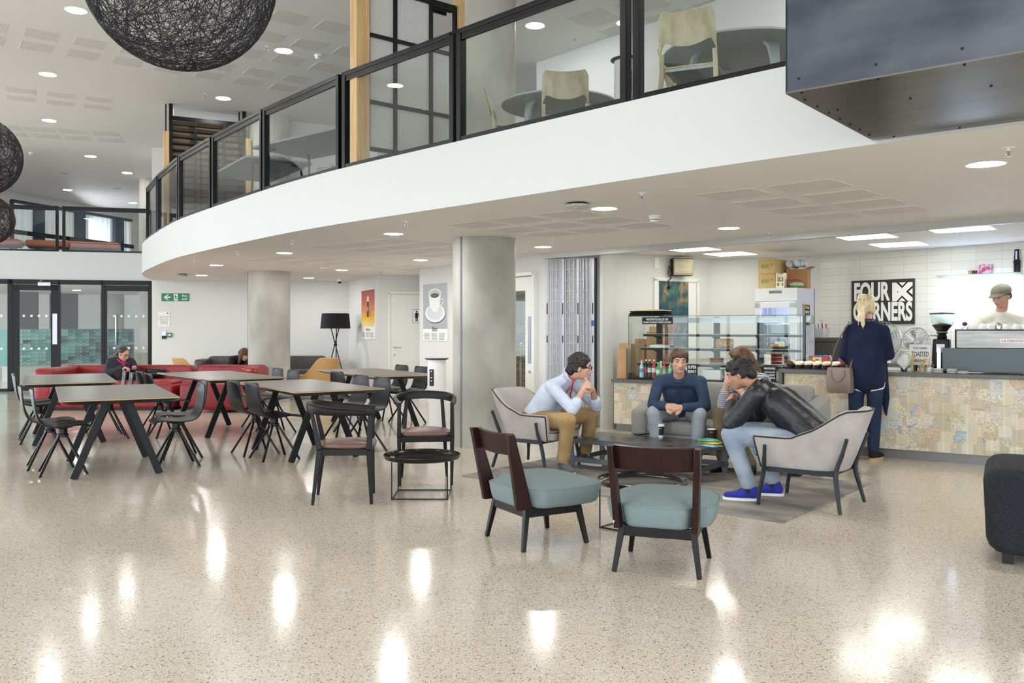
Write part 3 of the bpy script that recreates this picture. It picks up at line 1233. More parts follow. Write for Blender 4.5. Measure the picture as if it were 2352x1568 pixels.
for x in (0.4, 3.0):
    rod = MB()
    rod.cyl((x, dep / 2, HB), (x, dep / 2, ZC - ZB), 0.012, n=8)
    rod.obj('hanging_rod', M_DARK, o)

# ================================================================== woven ball lamps
M_STRAND = mat('lamp_strand', rgb(34, 33, 42), 0.55)
M_STRAND2 = mat('lamp_strand_brown', rgb(48, 42, 40), 0.55)


def ball_lamp(c, r, n, thick, seed, label, m=M_STRAND):
    q = random.Random(seed)
    o = thing('woven_ball_lamp', label, 'pendant lamp', c, 0, 'woven ball lamps')
    b = MB()
    for i in range(n):
        ax = Vector((q.gauss(0, 1), q.gauss(0, 1), q.gauss(0, 1))).normalized()
        off = q.uniform(-0.55, 0.55) ** 1 * r if q.random() < 0.8 else 0
        rr = math.sqrt(max(0.01, r * r - off * off)) * q.uniform(0.985, 1.0)
        u = ax.orthogonal().normalized()
        w = ax.cross(u)
        a0 = q.uniform(0, 2 * PI)
        k = 44
        pts = [ax * off + (u * math.cos(a0 + 2 * PI * j / k) + w * math.sin(a0 + 2 * PI * j / k)) * rr for j in range(k)]
        b.tube(pts, thick * q.uniform(0.7, 1.3), 3, closed=True)
    b.obj('woven_shade', m, o, smooth=60, fix=False)
    b = MB()
    b.cyl((0, 0, r * 0.98), (0, 0, ZC - c[2] - 0.02), 0.005, n=8)
    b.obj('cable', M_DARK, o)
    b = MB()
    b.lathe([(0, ZC - c[2] - 0.03), (0.06, ZC - c[2] - 0.03), (0.06, ZC - c[2]), (0, ZC - c[2])], n=18)
    b.obj('ceiling_rose', M_DARK, o)
    b = MB()
    b.cyl((0, 0, r * 0.98), (0, 0, r * 0.55), 0.03, n=10)
    b.ell((0, 0, r * 0.45), 0.05, n=12, m=8)
    b.obj('bulb_holder', M_PLASTIC, o)
    return o


ball_lamp((-2.0, 5.25, 3.49), 0.565, 300, 0.0016, 3, 'largest black woven ball lamp, hanging nearest the viewer at top left')
ball_lamp((-7.42, 12.1, 3.74), 0.555, 250, 0.0022, 5, 'middle woven ball lamp, cut by the left edge')
ball_lamp((-9.95, 16.5, 3.40), 0.475, 210, 0.0024, 8, 'smallest and lowest woven ball lamp, in front of the bridge', M_STRAND2)
# ================================================================== furniture materials
M_SHELL = mat('black_shell', rgb(13, 14, 17), 0.4, spec=0.35)
M_ROD = mat('black_rod', rgb(11, 12, 14), 0.3, spec=0.3)
M_TTOP = mottled('table_linoleum', rgb(104, 99, 94), rgb(112, 107, 101), 8, 0.32, 4, spec=0.5)
M_PLY = mat('ply_edge', rgb(186, 154, 108), 0.5)
M_TLEG = mat('table_leg_black', rgb(11, 12, 14), 0.4, spec=0.25)
M_WALNUT = mottled('dark_stain', rgb(14, 10, 10), rgb(20, 13, 12), 3, 0.38, 5, spec=0.25, stretch=(10, 10, 0.8))
M_REDWOOD = mottled('red_brown_stain', rgb(48, 22, 19), rgb(34, 15, 13), 3, 0.36, 5, spec=0.25, stretch=(10, 10, 0.8))
M_LEATHER = mottled('brown_leather', rgb(122, 92, 84), rgb(108, 79, 72), 12, 0.38, 4, bump=0.1, bscale=120, bdist=0.002)
M_GREEN = mat('sage_weave', rgb(122, 146, 148), 0.9)
t = NT(M_GREEN)
v = t.mapping('Object', (1, 1, 1), (0, 0, R(38)))
sp = t.sep(v)
rib = t.math('FRACT', t.math('MULTIPLY', t.math('ADD', sp[0], t.math('MULTIPLY', sp[2], 0.8)), 125))
fac = t.math('ABSOLUTE', t.math('SUBTRACT', rib, 0.5))
t.color(t.mix(t.math('MULTIPLY', fac, 1.2), rgb(132, 147, 147), rgb(104, 120, 121)))
t.bump(fac, 0.5, 0.006)
M_VELVET = mottled('grey_velvet', rgb(188, 180, 174), rgb(170, 162, 157), 5, 0.75, 5, bump=0.1, bscale=40, bdist=0.003)
M_VELVETD = mottled('grey_velvet_seat', rgb(150, 141, 134), rgb(166, 158, 151), 5, 0.75, 5)
M_PIPE = mat('dark_piping', rgb(38, 34, 38), 0.6)
M_SLATE = mottled('slate_leg', rgb(38, 43, 50), rgb(48, 53, 60), 10, 0.45, 4, spec=0.3)
M_SOFA = mottled('grey_weave', rgb(152, 150, 144), rgb(138, 136, 131), 160, 0.95, 3, bump=0.2, bscale=300, bdist=0.002)
M_REDL = mottled('red_leather', rgb(146, 28, 34), rgb(128, 22, 28), 3, 0.36, 4, bump=0.15, bscale=6, bdist=0.02)
M_GREYL = mottled('charcoal_leather', rgb(74, 70, 70), rgb(62, 58, 59), 6, 0.36, 4, bump=0.15, bscale=9, bdist=0.01)
M_TAN = mat('tan_leather', rgb(196, 154, 98), 0.5)
M_FELT = mottled('navy_felt', rgb(24, 25, 30), rgb(40, 41, 48), 90, 0.98, 4, bump=0.5, bscale=220, bdist=0.003)
M_COFFEE = mat('map_steel', rgb(64, 66, 70), 0.22, 0.6)
t = NT(M_COFFEE)
v = t.mapping('Object', (1, 1, 1))
f = t.noise(v, 2.6, 8, 0.6)
t.color(t.ramp(f, [(0.0, rgb(44, 45, 48)), (0.495, rgb(50, 51, 54)), (0.505, rgb(112, 110, 104)), (1.0, rgb(124, 122, 114))]))
t.rough(t.ramp(f, [(0.49, (0.16,) * 3), (0.51, (0.3,) * 3)]))
M_GUN = mottled('gunmetal', rgb(84, 87, 92), rgb(92, 95, 100), 8, 0.45, 4, metal=0.3)
M_RUG = mottled('rug_wool', rgb(168, 161, 152), rgb(116, 112, 108), 1.9, 0.98, 10, lo=0.36, hi=0.64, stretch=(1, 2.2, 1), bump=0.3, bscale=120, bdist=0.004)


def shell_surface(top_w=0.40, seat_w=0.44, zs=0.455, zt=0.80, n=15, m=10):
    """one bent shell: back, bend and seat with a lip"""
    prof = [(-0.265, zt, 0.80), (-0.262, zt - 0.02, 0.95), (-0.255, zt - 0.06, 1.0), (-0.243, zt - 0.14, 1.0), (-0.228, zt - 0.22, 1.0), (-0.212, zs + 0.09, 1.0), (-0.19, zs + 0.035, 1.0), (-0.15, zs + 0.003, 1.0), (-0.09, zs - 0.01, 1.0), (-0.02, zs - 0.012, 1.0), (0.06, zs - 0.004, 1.0), (0.13, zs + 0.005, 1.0), (0.185, zs + 0.002, 0.98), (0.22, zs - 0.012, 0.9), (0.236, zs - 0.026, 0.74)]
    grid = []
    L = len(prof)
    for i, (y, z, k) in enumerate(prof):
        f = i / (L - 1)
        w = top_w + (seat_w - top_w) * min(1, f * 1.8)
        row = []
        for j in range(m + 1):
            u = (j / m - 0.5) * 2
            x = u * w / 2 * k
            back = max(0, 1 - f * 2.2)
            seat = max(0, f * 2 - 1)
            row.append(Vector((x, y + 0.035 * u * u * back, z + 0.014 * u * u * (1 - abs(2 * f - 1)) + 0.008 * u * u * seat)))
        grid.append(row)
    return grid


CHAIR_LABEL = 'black shell swivel chair '


def make_swivel(label):
    o = thing('swivel_chair', label, 'chair', (0, 0, 0), 0, 'black swivel chairs at the canteen tables')
    b = MB()
    b.sheet(shell_surface(), 0.014)
    b.obj('seat_shell', M_SHELL, o, smooth=180, sub=1)
    b = MB()
    b.lathe([(0, 0.445), (0.1, 0.445), (0.085, 0.425), (0.04, 0.415), (0.04, 0.37), (0.05, 0.365), (0.05, 0.335), (0, 0.335)], (0, 0, 0), 20)
    b.obj('swivel_hub', M_SHELL, o)
    for a in (45, 135, 225, 315):
        ca, sa = math.cos(R(a)), math.sin(R(a))
        b = MB()
        b.tube([(0.03 * ca, 0.03 * sa, 0.365), (0.275 * ca, 0.275 * sa, 0.0)], [0.011, 0.013], 8)
        b.obj('leg', M_ROD, o)
    return o


swivel0 = make_swivel('x')
SW_FIRST = [True]


def swivel(x, y, dirx, diry, where, z=0.0):
    rz = math.atan2(diry, dirx) - PI / 2
    lab = CHAIR_LABEL + where
    if SW_FIRST[0]:
        SW_FIRST[0] = False
        swivel0.location = (x, y, z)
        swivel0.rotation_euler = (0, 0, rz)
        swivel0['label'] = lab
        return swivel0
    return dup(swivel0, (x, y, z), rz, lab)


def make_canteen_table(P, w, l, label):
    """P near corner, w and l the edge vectors"""
    P, w, l = V2(P), V2(w), V2(l)
    wx, ly = w.length, l.length
    c = P + w / 2 + l / 2
    o = thing('canteen_table', label, 'table', (c.x, c.y, 0), math.atan2(w.y, w.x), 'canteen tables')
    hx, hy = wx / 2, ly / 2
    b = MB()
    b.box((0, 0, 0.7385), (wx - 0.003, ly - 0.003, 0.003))
    b.obj('table_top', M_TTOP, o, smooth=0)
    b = MB()
    b.box((0, 0, 0.7325), (wx, ly, 0.009))
    b.obj('ply_edge', M_PLY, o, smooth=0)
    b = MB()
    b.prism([(-1, -1), (1, -1), (1, 1), (-1, 1)], 0, 1)
    vs = list(b.bm.verts)
    for v_ in vs:
        up = v_.co.z > 0.5
        v_.co.x *= (hx - 0.004) if up else (hx - 0.09)
        v_.co.y *= (hy - 0.004) if up else (hy - 0.09)
        v_.co.z = 0.728 if up else 0.692
    b.obj('underside', M_TLEG, o, smooth=0)
    for sy in (-1, 1):
        y = sy * (hy - 0.43)
        for sx in (-1, 1):
            b = MB()
            b.bar((sx * 0.085, y, 0.70), (sx * 0.36, y, 0.0), 0.03, 0.065, up=(1, 0, 0))
            b.obj('leg', M_TLEG, o, smooth=0, bevel=0.004)
        b = MB()
        b.box((0, y, 0.685), (0.32, 0.08, 0.016))
        b.obj('leg_plate', M_TLEG, o, smooth=0)
    return o


ZT = 0.74
T1A, T1B = at(182.4, 918.7, ZT).xy, at(455, 906.7, ZT).xy
wv = Vector((0.80, 0.545)).normalized() * 0.95
lv = Vector((-0.545, 0.80)).normalized()
lv1 = Vector((-0.605, 0.796))
make_canteen_table(T1A, (0.845, 0.46), lv1 * 2.03, 'dark topped canteen table nearest the viewer at far left, black splayed legs')
make_canteen_table(at(88, 880.7, ZT).xy, (0.845, 0.46), lv1 * 2.1, 'dark topped canteen table behind the nearest left one, in front of the red sofa')
make_canteen_table(at(710.9, 899, ZT).xy, (0.78, 0.55), Vector((-0.69, 0.724)) * 1.97, 'dark topped canteen table in the centre, directly behind the two dark armchairs')
make_canteen_table(at(464.3, 873, ZT).xy, (0.78, 0.6), Vector((-0.56, 0.83)) * 2.1, 'dark topped canteen table at the red sofa chaise, behind the centre one')
make_canteen_table(at(862.7, 864.5, ZT).xy, (0.80, 0.50), Vector((-0.56, 0.83)) * 2.15, 'dark topped canteen table farthest right, behind the white charging post')
wd1, wd2 = Vector((0.87, 0.49)), Vector((0.80, 0.6))
swivel(-4.21, 8.16, 0.87, 0.49, 'nearest the viewer, on the left side of the near left table')
swivel(-4.52, 8.52, 0.87, 0.49, 'behind the nearest one, left of the near left table')
swivel(-5.64, 10.38, 0.87, 0.49, 'left of the table before the red sofa, front one')
swivel(-5.92, 10.85, 0.87, 0.49, 'left of the table before the red sofa, back one')
swivel(-3.32, 8.60, -0.87, -0.49, 'front one on the right side of the near left table')
swivel(-3.50, 9.17, -0.87, -0.49, 'back one on the right side of the near left table')
swivel(-4.95, 10.72, -0.87, -0.49, 'front one between table and woman on the red sofa')
swivel(-5.25, 11.2, -0.87, -0.49, 'back one between table and woman on the red sofa')
swivel(-4.30, 10.90, 0.8, 0.6, 'front one on the left of the table at the red chaise')
swivel(-4.62, 11.4, 0.8, 0.6, 'back one on the left of the table at the red chaise')
swivel(-3.08, 11.35, -0.8, -0.6, 'front one before the far column, right of the chaise table')
swivel(-3.42, 11.85, -0.8, -0.6, 'back one before the far column, right of the chaise table')
swivel(-2.47, 9.05, 0.8, 0.6, 'front one on the left side of the centre table')
swivel(-2.78, 9.43, 0.8, 0.6, 'back one on the left side of the centre table')
swivel(-1.65, 9.62, -0.8, -0.6, 'front one on the right side of the centre table')
swivel(-1.97, 10.1, -0.8, -0.6, 'back one on the right side of the centre table')
swivel(-2.05, 11.3, 0.8, 0.6, 'alone on the left side of the farthest right table')
swivel(-1.50, 12.45, -0.8, -0.6, 'front one at the far side of the farthest right table')
swivel(-1.85, 12.95, -0.8, -0.6, 'back one at the far side of the farthest right table')


# ------------------------------------------------------------------ outline helpers
def rounded(pts, r, k=5):
    """polygon with rounded corners; r one radius or one per corner"""
    out = []
    n = len(pts)
    rs = r if isinstance(r, (list, tuple)) else [r] * n
    for i in range(n):
        p, a, c = V2(pts[i]), V2(pts[i - 1]), V2(pts[(i + 1) % n])
        u, w = (a - p).normalized(), (c - p).normalized()
        d = min(rs[i], (a - p).length * 0.49, (c - p).length * 0.49)
        for j in range(k + 1):
            s = j / k
            out.append(((p + u * d) * (1 - s) ** 2 + p * 2 * s * (1 - s) + (p + w * d) * s * s))
    return out


def loft(b, outline, layers, mi=0, crown=None):
    """stack of the outline: layers = (z, inset towards the centroid as a distance); crown = (z of centre)"""
    c = sum((V2(p) for p in outline), Vector((0, 0))) / len(outline)
    rings = []
    for z, ins in layers:
        ring = []
        for p in outline:
            d = V2(p) - c
            q = c + d * max(0.02, (d.length - ins) / d.length)
            ring.append(b.bm.verts.new((q.x, q.y, z)))
        rings.append(ring)
    n = len(outline)
    fs = []
    for r0, r1 in zip(rings, rings[1:]):
        for i in range(n):
            fs.append(b.bm.faces.new([r0[i], r0[(i + 1) % n], r1[(i + 1) % n], r1[i]]))
    fs.append(b.bm.faces.new(rings[0][::-1]))
    if crown is None:
        fs.append(b.bm.faces.new(rings[-1]))
    else:
        prev = rings[-1]
        z1 = layers[-1][0]
        for s in (0.75, 0.5, 0.25):
            ring = []
            for v_ in rings[-1]:
                d = v_.co.xy - c
                q = c + d * s
                ring.append(b.bm.verts.new((q.x, q.y, z1 + (crown - z1) * (1 - s * s))))
            for i in range(n):
                fs.append(b.bm.faces.new([prev[i], prev[(i + 1) % n], ring[(i + 1) % n], ring[i]]))
            prev = ring
        cv = b.bm.verts.new((c.x, c.y, crown))
        for i in range(n):
            fs.append(b.bm.faces.new([prev[i], prev[(i + 1) % n], cv]))
    for f in fs:
        f.material_index = mi
    return b


# ------------------------------------------------------------------ sage lounge chairs
def make_lounge(label):
    o = thing('lounge_chair', label, 'lounge chair', (0, 0, 0), 0, 'sage green lounge chairs')
    for sx in (-1, 1):
        for sy in (-1, 1):
            b = MB()
            b.bar((sx * 0.195, sy * 0.185, 0.262), (sx * 0.235, sy * 0.232, 0.0), 0.036, 0.036, up=(0, 1, 0), w1=0.026, h1=0.026)
            b.bm.verts.ensure_lookup_table()
            b.obj('leg', M_WALNUT, o, smooth=0, bevel=0.004)
    b = MB()
    for s in (-1, 1):
        b.box((s * 0.20, 0, 0.228), (0.028, 0.37, 0.06))
        b.box((0, s * 0.19, 0.228), (0.40, 0.028, 0.06))
    b.obj('seat_frame', M_WALNUT, o, smooth=0, bevel=0.003)
    out = rounded([(-0.175, -0.262), (0.175, -0.262), (0.205, -0.165), (0.30, -0.14), (0.318, 0.10), (0.265, 0.375), (-0.265, 0.375), (-0.318, 0.10), (-0.30, -0.14), (-0.205, -0.165)], [0.05, 0.05, 0.04, 0.08, 0.2, 0.16, 0.16, 0.2, 0.08, 0.04])
    b = MB()
    loft(b, out, [(0.256, 0.042), (0.262, 0.028), (0.28, 0.018), (0.33, 0.006), (0.366, 0.0), (0.374, 0.004), (0.386, 0.03)], crown=0.447)
    cu = b.obj('seat_cushion', M_GREEN, o, smooth=50)
    b = MB()
    c = sum((V2(p) for p in out), Vector((0, 0))) / len(out)
    b.tube([(p.x, p.y, 0.374) for p in out], 0.0035, 6, closed=True)
    b.obj('seam', M_GREEN, cu)
    for s in (-1, 1):
        b = MB()
        grid = []
        for k, (y, z, hw) in enumerate(((-0.215, 0.25, 0.055), (-0.235, 0.34, 0.05), (-0.268, 0.48, 0.041), (-0.297, 0.60, 0.033), (-0.325, 0.715, 0.026))):
            x = s * (0.212 + 0.006 * k)
            grid.append([(x - 0.017, y - hw, z), (x + 0.017, y - hw, z), (x + 0.017, y + hw, z), (x - 0.017, y + hw, z)])
        b.sheet(grid, 0, closed_u=True)
        b.bm.faces.new([v_ for v_ in list(b.bm.verts)[:4]])
        b.bm.faces.new([v_ for v_ in list(b.bm.verts)[-4:]])
        b.obj('back_post', M_REDWOOD, o, smooth=30, bevel=0.004)
    b = MB()
    grid = []
    for i in range(5):
        z = 0.585 + 0.13 * i / 4
        y0 = -0.297 - 0.028 * i / 4
        grid.append([(x * 0.222, y0 + 0.018 - 0.03 * (1 - x * x), z - 0.006 * (1 - x * x)) for x in [k / 6 - 1 for k in range(13)]])
    b.sheet(grid, 0.02)
    b.obj('back_rail', M_REDWOOD, o, smooth=40, bevel=0.002)
    return o


lounge0 = make_lounge('dark framed sage green lounge chair, the left one nearer the concrete column')
c1 = (V2((-0.165, 5.683)) + V2((0.0646, 5.271)) + V2((0.4735, 5.506)) + V2((0.2406, 5.904))) / 4
lounge0.location = (c1.x, c1.y, 0)
lounge0.rotation_euler = (0, 0, math.atan2(0.24, 0.42) - PI / 2)
c2 = (V2((0.567, 4.857)) + V2((1.0126, 4.703)) + V2((1.168, 5.144)) + V2((0.7224, 5.302))) / 4
G2 = dup(lounge0, (c2.x, c2.y, 0), math.atan2(0.447, 0.155) - PI / 2, 'dark framed sage green lounge chair nearest the viewer, seen from behind')
text_mesh('maker_mark', 'F', M_PAPER, [ch for ch in G2.children if ch.name.startswith('back_post')][0], (-0.225, -0.278, 0.285), (R(80), 0, 0), 0.025)


# ------------------------------------------------------------------ dark wooden armchairs
def make_armchair(label):
    """front looks along +y; U shaped rail carried by four legs"""
    o = thing('wooden_armchair', label, 'armchair', (0, 0, 0), 0, 'dark wooden armchairs')
    path = []
    for x, y, z in ((-0.225, 0.235, 0.70), (-0.245, 0.10, 0.708), (-0.262, -0.04, 0.716), (-0.25, -0.14, 0.725), (-0.19, -0.225, 0.737), (-0.1, -0.262, 0.745), (0, -0.272, 0.748)):
        path.append(Vector((x, y, z)))
    path += [Vector((-p.x, p.y, p.z)) for p in path[-2::-1]]
    path = catmull(path, 4)
    b = MB()
    grid = []
    n = len(path)
    for i, p in enumerate(path):
        tg = (path[min(i + 1, n - 1)] - path[max(i - 1, 0)]).normalized()
        nn = Vector((tg.y, -tg.x, 0)).normalized()
        f = 1 - abs(2 * i / (n - 1) - 1)
        hw = 0.017 + 0.004 * f
        hh = 0.018 + 0.018 * min(1, f * 1.7)
        prof = [(-hw, -hh), (hw * 0.7, -hh), (hw, -hh * 0.4), (hw, hh * 0.6), (hw * 0.4, hh), (-hw * 0.6, hh), (-hw, hh * 0.5)]
        grid.append([p + nn * a + Vector((0, 0, c)) for a, c in prof])
    b.sheet(grid, 0, closed_u=True)
    vs = list(b.bm.verts)
    b.bm.faces.new(vs[:7])
    b.bm.faces.new(vs[-7:])
    b.obj('arm_rail', M_WALNUT, o, smooth=35)
    for s in (-1, 1):
        b = MB()
        b.bar((s * 0.222, 0.222, 0.0), (s * 0.228, 0.205, 0.42), 0.024, 0.024, up=(0, 1, 0), w1=0.036, h1=0.046)
        b.bar((s * 0.228, 0.205, 0.42), (s * 0.226, 0.215, 0.705), 0.036, 0.046, up=(0, 1, 0), w1=0.03, h1=0.034)
        b.obj('front_leg', M_WALNUT, o, smooth=0, bevel=0.006)
        b = MB()
        b.bar((s * 0.205, -0.225, 0.0), (s * 0.18, -0.175, 0.42), 0.022, 0.022, up=(0, 1, 0), w1=0.034, h1=0.044)
        b.bar((s * 0.18, -0.175, 0.42), (s * 0.16, -0.24, 0.73), 0.034, 0.044, up=(0, 1, 0), w1=0.03, h1=0.024)
        b.obj('back_leg', M_WALNUT, o, smooth=0, bevel=0.006)
    b = MB()
    for s in (-1, 1):
        b.bar((s * 0.205, 0.2, 0.40), (s * 0.175, -0.17, 0.40), 0.03, 0.05)
    b.bar((-0.215, 0.205, 0.40), (0.215, 0.205, 0.40), 0.026, 0.05)
    b.bar((-0.17, -0.175, 0.40), (0.17, -0.175, 0.40), 0.026, 0.05)
    b.obj('seat_frame', M_WALNUT, o, smooth=0, bevel=0.003)
    out = rounded([(-0.165, -0.2), (0.165, -0.2), (0.236, 0.06), (0.205, 0.255), (-0.205, 0.255), (-0.236, 0.06)], 0.11)
    b = MB()
    loft(b, out, [(0.426, 0.02), (0.436, 0.004), (0.448, 0.0), (0.46, 0.01)], crown=0.485)
    b.obj('seat_pad', M_LEATHER, o, smooth=60)
    return o


arm0 = make_armchair('dark wooden armchair with brown leather seat, seen from its side in the foreground')
arm0.location = (-1.33, 6.90, 0)
arm0.rotation_euler = (0, 0, math.atan2(0.12, 0.99) - PI / 2)
dup(arm0, (-0.77, 7.71, 0), math.atan2(-1, 0.13) - PI / 2, 'dark wooden armchair with brown leather seat, facing out behind the left tray table')


# ------------------------------------------------------------------ tray tables
def make_tray(label):
    o = thing('tray_table', label, 'side table', (0, 0, 0), 0, 'round black tray tables')
    b = MB()
    r = 0.3125
    b.lathe([(0, 0.298), (r - 0.03, 0.298), (r - 0.012, 0.303), (r, 0.334), (r - 0.006, 0.336), (r - 0.018, 0.309), (r - 0.035, 0.304), (0, 0.304)], n=48)
    b.obj('tray', mat('tray_black', rgb(30, 27, 27), 0.22, 0.4) if 'tray_black' not in MATS else MATS['tray_black'], o, smooth=50)
    x, y = 0.22, 0.195
    for sx in (-1, 1):
        for sy in (-1, 1):
            b = MB()
            b.cyl((sx * x, sy * y, 0), (sx * x, sy * y, 0.298), 0.005, n=8)
            b.obj('leg', M_ROD, o)
    b = MB()
    P = [(-x, -y, 0.006), (x, -y, 0.006), (x, y, 0.006), (-x, y, 0.006)]
    for i in range(4):
        b.cyl(P[i], P[(i + 1) % 4], 0.005, n=8)
    b.obj('base_frame', M_ROD, o)
    return o


tray0 = make_tray('round black tray table standing in front of the outward facing armchair')
tray0.location = (-0.73, 7.07, 0)
dup(tray0, (0.89, 5.92, 0), math.atan2(-0.28, 0.335), 'round black tray table between the two sage green lounge chairs')

# ------------------------------------------------------------------ rug, coffee table
RL, RF, RR_ = at(1061.5, 1094, 0).xy, at(1799, 1201.7, 0).xy, at(2000, 1113, 0).xy
u = (RF - RL)
w = (RR_ - RF)
b = MB()
b.prism([(0, 0), (u.length, 0), (u.length, w.length), (0, w.length)], 0.0, 0.012)
rug = tag(b.obj('rug', M_RUG, smooth=0, loc=(RL.x, RL.y, 0.001), rz=math.atan2(u.y, u.x)), 'faded grey flat rug under the seating group', 'rug')
UV_ = Vector((0.81, -0.587)).normalized()
NV_ = Vector((0.587, 0.81)).normalized()
T0 = at(1306, 1005.5, 0.30).xy


def uv(a, n):
    return T0 + UV_ * a + NV_ * n


urz = math.atan2(UV_.y, UV_.x)
o = thing('coffee_table', 'low gunmetal coffee table with map patterned top on the rug', 'coffee table', (T0.x, T0.y, 0.0135), urz)
CL, CW, CH = 1.36, 0.60, 0.30
b = MB()
b.box((CL / 2, CW / 2, CH - 0.014), (CL, CW, 0.004))
b.obj('map_top', M_COFFEE, o, smooth=0)
b = MB()
for y in (0.006, CW - 0.006):
    b.box((CL / 2, y, CH - 0.035), (CL, 0.012, 0.045))
for x in (0.006, CL - 0.006):
    b.box((x, CW / 2, CH - 0.035), (0.012, CW, 0.045))
b.obj('rim', M_GUN, o, smooth=0)


def table_side(b, L, h):
    """plate frame with two legs, a low stretcher and rounded inner corners, drawn in x-z"""
    lw = 0.055
    z0, z1, zt = 0.065, 0.11, h
    f = 0.03
    P = []
    def arc(cx, cz, r, a0, a1, k=5):
        return [(cx + r * math.cos(R(a0 + (a1 - a0) * i / k)), cz + r * math.sin(R(a0 + (a1 - a0) * i / k))) for i in range(k + 1)]
    # outer legs as separate closed shapes: left, right, stretcher with fillets
    left = [(0, 0), (lw - 0.01, 0)] + arc(lw + f, z0 - f, f, 180, 90) + [(lw + f, z1)] + arc(lw + f, z1 + f, f, 270, 180) + [(lw, zt), (0, zt)]
    right = [(L - x, z) for x, z in left][::-1]
    mid = [(lw + f, z0), (L - lw - f, z0), (L - lw - f, z1), (lw + f, z1)]
    return left, right, mid


for y in (0.006, CW - 0.006):
    for poly in table_side(None, CL, CH - 0.05):
        b = MB()
        M_ = Matrix.Translation((0, y, 0)) @ Matrix.Rotation(PI / 2, 4, 'X')
        b.prism(poly, -0.006, 0.006, M=M_)
        b.obj('leg' if len(poly) > 5 else 'stretcher', M_GUN, o, smooth=0)
for x in (0.05, CL - 0.05):
    b = MB()
    b.box((x, CW / 2, 0.088), (0.01, CW - 0.03, 0.045))
    b.obj('cross_stretcher', M_GUN, o, smooth=0)


# ------------------------------------------------------------------ grey tub chairs
def make_tub(label):
    o = thing('tub_chair', label, 'tub chair', (0, 0, 0), 0, 'pale grey velvet tub chairs')
    n = 36
    top, bot, itop, ibot = [], [], [], []

    def U(s, hw, yf, yb, ex=2.6):
        """U shaped plan: s 0..1 from front left round the back to front right"""
        if s < 0.22:
            return Vector((-hw, yf + (0 - yf) * (s / 0.22)))
        if s > 0.78:
            return Vector((hw, yf + (0 - yf) * ((1 - s) / 0.22)))
        a = PI * (s - 0.22) / 0.56
        ca, sa = math.cos(a), math.sin(a)
        return Vector((-hw * math.copysign(abs(ca) ** (2 / ex), ca), yb * abs(sa) ** (2 / ex)))

    def hgt(s):
        d = abs(s - 0.5)
        k = min(1, max(0, (0.325 - d) / 0.20))
        k = k * k * (3 - 2 * k)
        return 0.515 + 0.215 * k
    rows_o, rows_i = [], []
    for i in range(n + 1):
        s = i / n
        lo = U(s, 0.255, 0.30, -0.27)
        mid = U(s, 0.30, 0.33, -0.335)
        hi = U(s, 0.335, 0.33, -0.44)
        h_ = hgt(s)
        c = []
        for f in (0, 0.06, 0.25, 0.5, 0.75, 1.0):
            p = lo.lerp(hi, f ** 0.9)
            c.append(Vector((p.x, p.y, 0.285 + (h_ - 0.285) * f)))
        rows_o.append(c)
    th = 0.055
    b = MB()
    ring = []
    cols = []
    for i in range(n + 1):
        c = rows_o[i]
        a = rows_o[max(i - 1, 0)][3]
        d = rows_o[min(i + 1, n)][3]
        tg = (d - a).xy.normalized()
        inn = Vector((-tg.y, tg.x, 0)) * -1
        # inward = towards centre
        if inn.xy.dot(-c[3].xy) < 0:
            inn = -inn
        inner = [p + inn * th for p in c]
        tp = c[-1] + inn * th * 0.5 + Vector((0, 0, 0.018))
        col = c + [tp] + inner[::-1]
        cols.append(col)
    b.sheet(cols, 0, closed_u=True)
    vs = list(b.bm.verts)
    k = len(cols[0])
    b.bm.faces.new(vs[:k])
    b.bm.faces.new(vs[-k:])
    b.obj('shell', M_VELVET, o, smooth=60)
    b = MB()
    b.tube([r[-1] + Vector((0, 0, 0.008)) for r in rows_o], 0.006, 8)
    b.tube([rows_o[0][j] for j in range(6)], 0.006, 8)
    b.tube([rows_o[-1][j] for j in range(6)], 0.006, 8)
    b.obj('piping', M_PIPE, o)
    out = rounded([(-0.22, -0.24), (0.22, -0.24), (0.25, 0.1), (0.245, 0.36), (-0.245, 0.36), (-0.25, 0.1)], [0.15, 0.15, 0.1, 0.06, 0.06, 0.1])
    b = MB()
    loft(b, out, [(0.285, 0.03), (0.30, 0.0), (0.36, 0.0), (0.378, 0.012)], crown=0.395)
    sc = b.obj('seat_cushion', M_VELVETD, o, smooth=50)
    b = MB()
    b.tube([(p.x, p.y, 0.366) for p in out], 0.005, 6, closed=True)
    b.obj('piping', M_PIPE, sc)
    b = MB()
    for s in (-1, 1):
        b.bar((s * 0.27, 0.25, 0.275), (s * 0.235, -0.24, 0.275), 0.03, 0.035)
    b.bar((-0.235, -0.22, 0.275), (0.235, -0.22, 0.275), 0.03, 0.035)
    b.bar((-0.25, 0.22, 0.275), (0.25, 0.22, 0.275), 0.03, 0.035)
    b.obj('seat_frame', M_SLATE, o, smooth=0)
    for s in (-1, 1):
        b = MB()
        b.tube(catmull([Vector(p) for p in ((s * 0.352, 0.235, 0.465), (s * 0.335, 0.245, 0.36), (s * 0.305, 0.262, 0.26), (s * 0.302, 0.295, 0.1), (s * 0.302, 0.305, 0.0))], 4), [0.017] * 4 + [0.02] * 4 + [0.021] * 4 + [0.018] * 4 + [0.015], 10, sq=(1.0, 0.8))
        b.obj('front_leg', M_SLATE, o)
        b = MB()
        b.tube(catmull([Vector(p) for p in ((s * 0.262, -0.340, 0.54), (s * 0.243, -0.300, 0.42), (s * 0.235, -0.255, 0.28), (s * 0.272, -0.28, 0.12), (s * 0.302, -0.305, 0.0))], 4), [0.017] * 4 + [0.02] * 4 + [0.022] * 4 + [0.018] * 4 + [0.015], 10, sq=(1.0, 0.8))
        b.obj('back_leg', M_SLATE, o)
    return o


